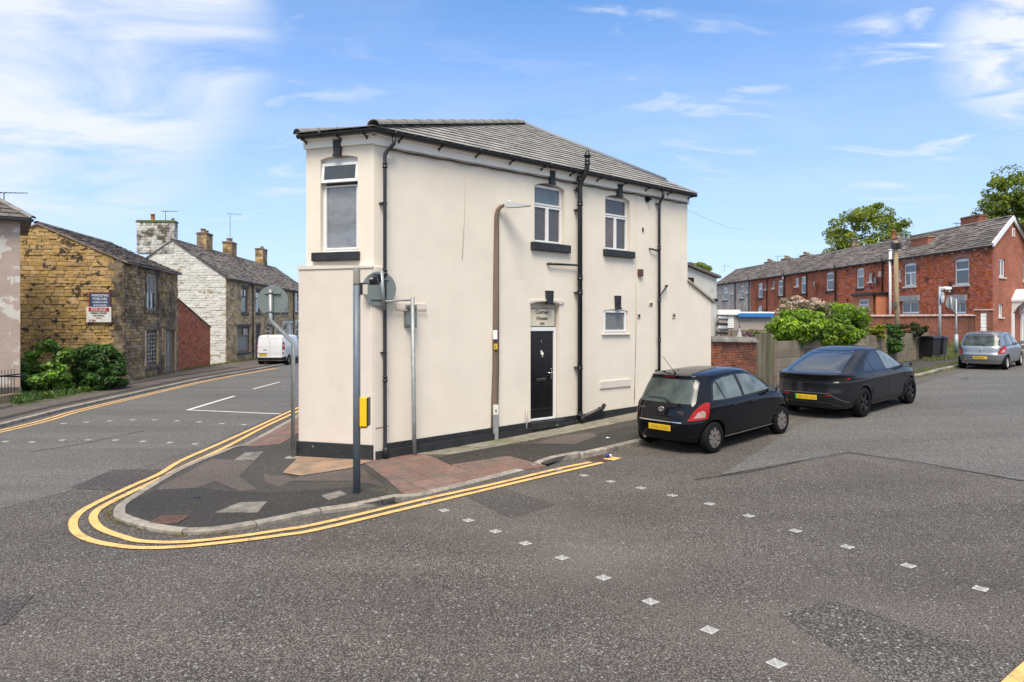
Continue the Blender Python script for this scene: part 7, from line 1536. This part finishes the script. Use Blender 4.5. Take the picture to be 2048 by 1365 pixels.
# white panel van
K = [(.30, .06, 4.85, .86, 7), (.36, .0, 4.93, .93, 7), (.52, .0, 4.97, .955, 7), (.56, .03, 4.97, .965, 7), (.80, .03, 4.93, .97, 7), (1.00, .035, 4.75, .97, 7), (1.10, .04, 4.45, .965, 7), (1.25, .05, 4.15, .955, 7), (1.60, .09, 3.65, .90, 7), (1.80, .13, 3.38, .86, 7), (1.90, .20, 3.2, .80, 6.5), (1.95, .5, 2.9, .66, 5), (1.97, 1.1, 2.4, .3, 4)]
S = Shape(K, 110); van = thing('panel_van', 'white panel van parked down the left street, facing away', 'van'); M_van = mat('van_white', (.66, .67, .68), .3, var=.02, coat=.5)
S.body('body', [M_van, M_arch_], van, (.98, 4.05), .36, .33, .93)
for sg in (-1, 1):
    patch_part(S, [(3.0, 1.22), (3.05, 1.68), (3.35, 1.68), (3.95, 1.22)], sd(sg, .006), 'side_window', M_cglass, van)
    seam(S, [(2.85, .5), (2.85, 1.78)], sd(sg, .003), van); seam(S, [(3.95, 1.1), (3.85, .5)], sd(sg, .003), van); seam(S, [(.4, 1.15), (2.8, 1.15)], sd(sg, .003), van)
    patch_part(S, [(.80, 1.02), (.97, 1.02), (.97, 1.46), (.86, 1.52), (.80, 1.52)], wr(sg, .008), 'tail_light', M_red, van, .05); patch_part(S, [(.82, 1.20), (.93, 1.20), (.93, 1.36), (.82, 1.36)], wr(sg, .012), 'lamp_lens', M_lens, van, .05)
    patch_part(S, [(.82, .72), (.90, .72), (.90, .86), (.82, .86)], wr(sg, .008), 'lower_light', M_red, van, .05)
    patch_part(S, [(.78, .34), (1.25, .34), (1.25, .56), (.78, .56)], wr(sg, .006), 'bumper_corner', M_trim, van, .05); patch_part(S, [(1.3, .32), (3.6, .32), (3.6, .46), (1.3, .46)], sd(sg, .004), 'sill_trim', mat('grey_trim', (.10, .10, .10), .6), van)
    m = MB(); y = sg*S.side(3.95, 1.2); m.box(3.85, min(y+sg*.02, y+sg*.24), 1.12, 3.98, max(y+sg*.02, y+sg*.24), 1.40, b=.03); m.build('wing_mirror', M_trim, van)
seam(S, [(0, .56), (0, 1.86)], rr(.004), van, w=.012); seam(S, [(-.78, .60), (-.78, 1.82), (.78, 1.82), (.78, .60)], rr(.004), van, w=.014); patch_part(S, [(-.80, .34), (.80, .34), (.80, .53), (-.80, .53)], rr(.006), 'bumper', M_trim, van)
for q in ([(-.70, .80), (-.08, .80)], [(.08, 1.18), (.72, 1.18)], [(-.70, 1.18), (-.08, 1.18)], [(-.66, 1.74), (-.1, 1.74)], [(.66, 1.74), (.1, 1.74)]): seam(S, q, rr(.004), van, w=.012, mt=mat('press_line', (.35, .36, .37), .5))
patch_part(S, [(.18, .98), (.42, .98), (.42, 1.02), (.18, 1.02)], rr(.01), 'door_handle', M_trim, van); patch_part(S, [(.12, .76), (.72, .76), (.72, .80), (.12, .80)], rr(.01), 'plate_light', M_trim, van); patch_part(S, [(.06, 1.86), (.24, 1.86), (.24, 1.89), (.06, 1.89)], rr(.006), 'brake_light', M_red, van)
x = S.rear(.42, .68, .02); m = MB(); m.box(x-.006, .16, .62, x+.02, .68, .74, b=.003); po_ = m.build('number_plate', M_plate, van); text_on('MM16 SXE', x-.0085, .42, .68, .10, M_ink, po_, 'registration', .8)
m = MB(); m.box(.2, -.75, .2, 4.6, .75, .34); m.build('underbody', M_arch_, van)
for x_ in (.98, 4.05):
    for sg in (-1, 1): wheel(van, x_, sg*.85, .33, .33, .22, sg, 6, M_rim)
vz = 43.6; van.location = ((512-HX)/FPX*vz+.86, vz, 0.01); van.rotation_euler = (0, 0, R(90)+R(1.5))
# ---------------- vegetation ----------------
def leaf_mat(name, col, col2, trans=.3, island=.45):
    return mat(name, col, .55, var=.25, vscale=.8, island=island, col2=col2, c2scale=.9, c2lo=.42, c2hi=.6, trans=trans, spec=.35)
M_l1 = leaf_mat('leaf_maple', (.17, .30, .045), (.09, .19, .03)); M_l2 = leaf_mat('leaf_dark', (.09, .19, .035), (.05, .12, .025)); M_l3 = leaf_mat('leaf_bright', (.26, .40, .035), (.09, .18, .02), .4)
M_l4 = leaf_mat('leaf_tree', (.27, .33, .035), (.12, .18, .02), .4); M_l5 = leaf_mat('leaf_yellow', (.34, .34, .04), (.22, .24, .03), .35); M_bl = leaf_mat('blossom_pink', (.56, .42, .33), (.20, .22, .08), .2, .35)
M_grass = leaf_mat('grass_blade', (.13, .19, .035), (.22, .20, .07), .3); M_bark = mat('bark', (.09, .07, .05), .95, var=.3, vscale=4, bump=.6, bscale=12); M_fl = mat('flower_yellow', (.75, .62, .05), .6); M_fp = mat('flower_purple', (.38, .06, .30), .6, island=.4)
def leaf_cloud(centres, radii, per, size, seed, up=.35, fill=.55, flat=1.0, ratio=.55):
    """leaf-sized folded faces spread through clumps; returns verts and faces"""
    rs = np.random.RandomState(seed); C = np.repeat(np.array(centres), per, 0); Rr = np.repeat(np.array(radii), per, 0); n = len(C)
    d = rs.normal(size=(n, 3)); d /= np.linalg.norm(d, axis=1)[:, None]; rad = fill+(1-fill)*rs.rand(n)**.6; d_ = d*rad[:, None]; P = C+d_*Rr
    nrm = d*.6+rs.normal(size=(n, 3))*.55; nrm[:, 2] = nrm[:, 2]*flat+up; nrm /= np.linalg.norm(nrm, axis=1)[:, None]
    t = np.cross(nrm, rs.normal(size=(n, 3))); t /= np.linalg.norm(t, axis=1)[:, None]; b = np.cross(nrm, t); s = size*(.6+.8*rs.rand(n))[:, None]
    V = np.stack([P-t*s*.5, P+b*s*ratio*.5+nrm*s*.12, P+t*s*.5, P-b*s*ratio*.5+nrm*s*.12], 1).reshape(-1, 3)
    return V
def mesh_quads(name, V, mt):
    n = len(V)//4; me = bpy.data.meshes.new(name); me.vertices.add(len(V)); me.vertices.foreach_set('co', V.astype(np.float32).ravel())
    idx = np.arange(n)*4; L = np.stack([idx, idx+1, idx+2, idx, idx+2, idx+3], 1).ravel(); me.loops.add(len(L)); me.loops.foreach_set('vertex_index', L.astype(np.int32))
    me.polygons.add(2*n); me.polygons.foreach_set('loop_start', (np.arange(2*n)*3).astype(np.int32)); me.polygons.foreach_set('loop_total', np.full(2*n, 3, np.int32)); me.materials.append(mt); me.update(calc_edges=True); return me
def clumps(n, c, r, seed, cr=(.25, .45), bottom=-1.0, shell=.75):
    rnd = random.Random(seed); out_ = []; rr = []
    while len(out_) < n:
        v = Vector((rnd.gauss(0, 1), rnd.gauss(0, 1), rnd.gauss(0, 1))).normalized()*(shell+(1-shell)*rnd.random()) if rnd.random() < .72 else Vector((rnd.uniform(-.7, .7), rnd.uniform(-.7, .7), rnd.uniform(-.7, .7)))
        if v.z < bottom: continue
        k = rnd.uniform(*cr)*min(r)
        if rnd.random() < .22: v = v.normalized()*rnd.uniform(.98, 1.14); k *= .6
        out_.append((c[0]+v.x*r[0]*.86, c[1]+v.y*r[1]*.86, c[2]+v.z*r[2]*.86)); rr.append((k*rnd.uniform(1, 1.4), k*rnd.uniform(1, 1.4), k*rnd.uniform(.6, .8)))
    return out_, rr
def tree(name, label, cat, base, crowns, mt, per, size, seed, trunk_r=.3, trunk_h=None, group=None, part='crown', branches=True, **kw):
    t = thing(name, label, cat, base, 0, group); cs, rs_ = [], []
    for (c, r, n, cr) in crowns: a, b = clumps(n, c, r, seed+len(cs), cr); cs += a; rs_ += b
    obj(part, mesh_quads(part, leaf_cloud(cs, rs_, per, size, seed, **kw), mt), t)
    if trunk_r:
        rnd = random.Random(seed); c0 = Vector(crowns[0][0]); m = MB(); m.tube([(0, 0, -.2), (c0.x*.15, c0.y*.1, c0.z*.45), tuple(c0*.8)], [trunk_r*1.2, trunk_r, trunk_r*.55], 10); m.build('trunk', M_bark, t)
        if branches:
            for k in range(9):
                e = Vector(rnd.choice(cs)); s_ = c0*rnd.uniform(.5, .8); m = MB(); m.tube([tuple(s_), tuple(s_+(e-s_)*.5+Vector((0, 0, .2*trunk_r))), tuple(e)], [trunk_r*.4, trunk_r*.25, trunk_r*.1], 6); m.build('branch', M_bark, t)
    return t
def wz(px, Z): return (px-HX)/FPX*Z
# big trees beyond the red terrace
X = wz(1735, 78); tree('sycamore_tree', 'large spreading green tree rising behind the middle of the red terrace roof', 'tree', (X, 78, 1), [((0, 0, 11.5), (4.6, 4, 4.0), 70, (.17, .30)), ((-2.6, 0, 9.3), (2.4, 2, 1.5), 18, (.3, .5)), ((2.6, 0, 9.5), (2.4, 2, 1.6), 18, (.3, .5))], M_l4, 210, .30, 11, .4)
X = wz(2062, 62); tree('beech_tree', 'leafy tree at the right edge, overhanging the gable end of the terrace', 'tree', (X, 62, 1), [((0, 0, 12.2), (4.2, 4, 4.4), 60, (.17, .30)), ((-2.0, 0, 12.6), (2.2, 1.6, 1.7), 18, (.3, .45)), ((.5, 0, 8), (3.4, 3, 3), 26, (.25, .4))], M_l4, 200, .26, 12, .35)
X = wz(1393, 56); tree('small_tree', 'small green tree top just visible behind the white outhouse', 'tree', (X, 56, .6), [((0, 0, 5.9), (1.7, 1.5, 1.35), 26, (.25, .4))], M_l4, 160, .2, 13, .12)
X = wz(1437, 45); tree('garden_shrub', 'small bright shrub between the white outhouse and the garage', 'shrub', (X, 45, .8), [((0, 0, 2.2), (.7, .6, .9), 10, (.4, .6))], M_l3, 120, .12, 14, .04, branches=False)
# shrubs against the mustard gable
def shrub_at(name, label, pxc, Z, z, rx, ry, rz, n, mt, per, size, seed, zb=0.0, tr=.05, cr=(.22, .38), **kw):
    return tree(name, label, 'shrub', (wz(pxc, Z), Z, zb), [((0, 0, z), (rx, ry, rz), n, cr)], mt, per, size, seed, tr, branches=False, part='foliage', **kw)
shrub_at('maple_shrub', 'mid green broad-leaved shrub beside the iron railings and pink building', 88, 25.2, 1.05, 1.05, .9, 1.15, 34, M_l1, 150, .17, 21, ratio=.8)
shrub_at('elder_shrub', 'tall dark green leafy shrub growing against the mustard gable', 185, 26.6, .95, 1.15, .9, 1.1, 34, M_l2, 170, .19, 22, ratio=.38)
shrub_at('elder_shrub', 'narrow upright dark green shoot cluster at the street corner of mustard gable', 222, 27.2, .6, .55, .6, .65, 14, M_l2, 160, .17, 23, ratio=.36)
# overgrown shrubs on the concrete fence
def fpos(px):
    k = (px-HX)/FPX; s = (k*P0.y-P0.x)/(fu.x-k*fu.y); return P0+fu*s
def fence_shrub(name, label, px0, px1, y_top, y_bot, back, mt, n, per, size, seed, ry=.8, cr=(.25, .42), **kw):
    pc = (px0+px1)/2; f = fpos(pc)+Vector((-fu.y, fu.x))*back; k = (pc-HX)/FPX; Z = f.y; X = k*Z; sc = Z/FPX; rx = (px1-px0)/2*sc; zt_ = CZ+(HY-y_top)*sc; zb_ = CZ+(HY-y_bot)*sc; gz = g(X, Z)
    return tree(name, label, 'shrub', (X, Z, gz), [((0, 0, (zt_+zb_)/2-gz), (rx, ry, (zt_-zb_)/2), n, cr)], mt, per, size, seed, .04, branches=False, part='foliage', **kw)
fence_shrub('flowering_shrub', 'pale pink flowering shrub rising highest behind the concrete fence', 1550, 1655, 590, 660, 2.2, M_bl, 40, 190, .10, 31, 1.0)
fence_shrub('flowering_shrub', 'second paler pink blossom shrub to the right, nearer the telegraph pole', 1650, 1745, 606, 665, 2.4, M_bl, 30, 170, .10, 32, 1.0)
fence_shrub('climbing_shrub', 'bright lime green climbing shrub spilling over the concrete fence top', 1538, 1655, 622, 690, .65, M_l3, 70, 150, .15, 33, .8, cr=(.3, .55), ratio=.5)
fence_shrub('climbing_shrub', 'taller bright green climber beside it, spilling down above the dark fastback car', 1615, 1730, 603, 697, .55, M_l3, 76, 160, .15, 34, .9, cr=(.26, .5), ratio=.5)
fence_shrub('climbing_shrub', 'low trailing bright green growth joining the two climbers on the fence', 1585, 1690, 640, 692, .35, M_l3, 34, 130, .14, 39, .6, cr=(.3, .6), ratio=.5)
fence_shrub('golden_shrub', 'small yellow-green shrub on the fence between the lime climber and dark ivy', 1727, 1777, 650, 684, .4, M_l5, 22, 130, .12, 35, .5)
fence_shrub('ivy_shrub', 'dark green shrub hanging down over the front of the concrete fence', 1752, 1806, 645, 712, .15, M_l2, 34, 170, .11, 36, .55)
fence_shrub('ivy_shrub', 'reddish dark green shrub topping the fence just left of the bins', 1795, 1850, 642, 676, .5, leaf_mat('leaf_russet', (.10, .075, .03), (.045, .07, .02)), 26, 170, .11, 37, .6)
p = wp(1500, 672, 33); t = thing('purple_flowers', 'magenta flowering plants in front of the pebbledashed garage', 'flowers', (p.x, p.y, .5)); cs, rs_ = clumps(22, (0, 0, 1.35), (.75, .5, .55), 41, (.3, .5)); obj('flower_heads', mesh_quads('flower_heads', leaf_cloud(cs, rs_, 40, .09, 41), M_fp), t); obj('foliage', mesh_quads('foliage', leaf_cloud(cs, rs_, 45, .11, 42), M_l3), t)
# grass and weeds: uncountable
def tufts(pts, h, per, seed, spread=.06, w=.012):
    rs = np.random.RandomState(seed); P = np.repeat(np.array(pts), per, 0); n = len(P); P = P+np.c_[rs.normal(size=(n, 2))*spread, np.zeros(n)]; a = rs.rand(n)*6.28; d = np.c_[np.cos(a), np.sin(a), np.zeros(n)]; hh = h*(.4+.9*rs.rand(n))[:, None]; lean = np.c_[rs.normal(size=(n, 2))*.5, np.ones(n)]
    tip = P+lean*hh; mid = P+lean*hh*.5; return np.stack([P-d*w*.5, mid-d*w*.5, tip, mid+d*w*.5+d*w*.2], 1).reshape(-1, 3)
def strip_pts(path, n, wdt, hf, seed):
    rs = random.Random(seed); S = [Vector(p[:2]) for p in path]; L_ = path_len(S); o = []
    for _ in range(n):
        q = rs.uniform(0, L_[-1]); x, y = np.interp(q, L_, [p.x for p in S]), np.interp(q, L_, [p.y for p in S]); x += rs.gauss(0, wdt); y += rs.gauss(0, wdt); o.append((x, y, hf(x, y)))
    return o
def weeds(name, pts, h, per, seed, mt=M_grass, spread=.05, w=.012, label=None):
    o = obj(name, mesh_quads(name, tufts(pts, h, per, seed, spread, w), mt)); tag(o, label or 'weeds', 'weeds'); o['kind'] = 'stuff'; return o
lh = lambda x, y: g(x, y)+.09
area_pts = lambda quad, n, seed, hf: [(lambda p: (p.x, p.y, hf(p.x, p.y)))(quad[0].lerp(quad[1], a).lerp(quad[3].lerp(quad[2], a), b)) for a, b in ((random.Random(seed*9973+i).random(), random.Random(seed*7919+i*3+1).random()) for i in range(n))]
V_ = [at(28, 818), at(232, 780), at(246, 764), at(60, 766)]
drape([tuple(v) for v in [at(25, 820), at(238, 782), at(262, 758), at(40, 756)]], lambda x, y: g(x, y)+.10, .5, 'verge', M_earth, kind='structure')
weeds('grass', area_pts(V_, 1500, 5, lambda x, y: g(x, y)+.1), .20, 9, 51, leaf_mat('verge_grass', (.07, .14, .022), (.035, .08, .015)), .10, .03, label='rough grass and low weeds on the verge in front of the left shrubs')
VV = area_pts(V_, 90, 6, lambda x, y: g(x, y)+.28); o = obj('buttercups', mesh_quads('buttercups', leaf_cloud(VV, [(.02, .02, .03)]*len(VV), 2, .045, 9), M_fl)); o['kind'] = 'stuff'; tag(o, 'scattered yellow wild flowers in the verge grass', 'flowers')
weeds('weeds', strip_pts([(-17.2, 31.0), (-18.1, 37)], 50, .06, lh, 7)+strip_pts([(-18.1, 37.2), (-18.5, 42), (-18.75, 50)], 170, .10, lh, 8), .13, 12, 52, label='weeds along the foot of the left houses')
kk = [KERB[i] for i in range(len(KERB)) if KERB[i].y < 60]
out_off = lambda P, d: [p+Vector((0, 0)) for p in off_path(P, d)]
k_r = [p for p in KERB if p.x > 2.2 and p.x < 22]; weeds('weeds', strip_pts(out_off(k_r, -.06), 420, .045, g, 9)+strip_pts(out_off([p for p in k_r if p.x > 8], .35), 420, .10, phf, 10), .045, 9, 53, spread=.04, w=.014, label='moss and short weeds along the right kerb and gutter')
kt = [p for p in KERB if -6.6 < p.x < -3.6 and p.y < 13]; weeds('weeds', strip_pts(out_off(kt, -.05), 90, .02, g, 11), .03, 8, 54, spread=.03, w=.010, mt=leaf_mat('dry_weeds', (.26, .20, .06), (.14, .14, .04)), label='dry weeds in the gutter round the rounded kerb')
bz = [at(720, 930), at(836, 905), at(905, 931), at(1015, 913), at(1090, 931)]; weeds('weeds', strip_pts([wallp(-3.3, .02), wallp(3.8, .02)], 90, .02, phf, 12)+strip_pts([wallp(-2.6, .68), wallp(5, .85)], 120, .03, phf, 13)+strip_pts(bz, 70, .03, phf, 14)+strip_pts([at(775, 995), at(735, 960)], 25, .05, phf, 15), .022, 7, 55, spread=.03, w=.009, mt=MATS['dry_weeds'], label='small weeds in the pavement joints beside the cream house')
weeds('grass', area_pts([at(1868, 712), at(1913, 708), at(1913, 695), at(1880, 690)], 260, 16, phf)+area_pts([at(1850, 728), at(1915, 722), at(1915, 712), at(1855, 718)], 160, 17, phf), .16, 10, 56, spread=.08, w=.02, label='long grass around the bins and post bases')
weeds('grass', area_pts([Vector((27.2, 40)), Vector((30.5, 41)), Vector((30.5, 43)), Vector((27, 44))], 400, 18, g), .45, 9, 57, spread=.10, w=.03, label='tall grass at the foot of the back yard wall')
weeds('fallen_leaves', strip_pts([fpos(1545)+DN*.25, fpos(1700)+DN*.25, fpos(1845)+DN*.2], 500, .12, phf, 19), .02, 3, 58, spread=.08, w=.04, mt=leaf_mat('dead_leaf', (.20, .15, .08), (.12, .10, .05)), label='dead leaves and moss along the foot of the concrete fence')
# a little plant matter and grit on the near road
rs_ = random.Random(77); GR = []
for k in range(700):
    x, y = rs_.uniform(-9, 11), rs_.uniform(3.6, 13); GR.append((x, y, g(x, y)+.012))
Vg = leaf_cloud(GR, [(.004, .004, .001)]*len(GR), 1, .014, 60, up=2.0); o = obj('road_grit', mesh_quads('road_grit', Vg, mat('grit', (.32, .30, .27), .9, island=.5))); o['kind'] = 'stuff'; tag(o, 'loose pale grit scattered on the near road', 'grit')
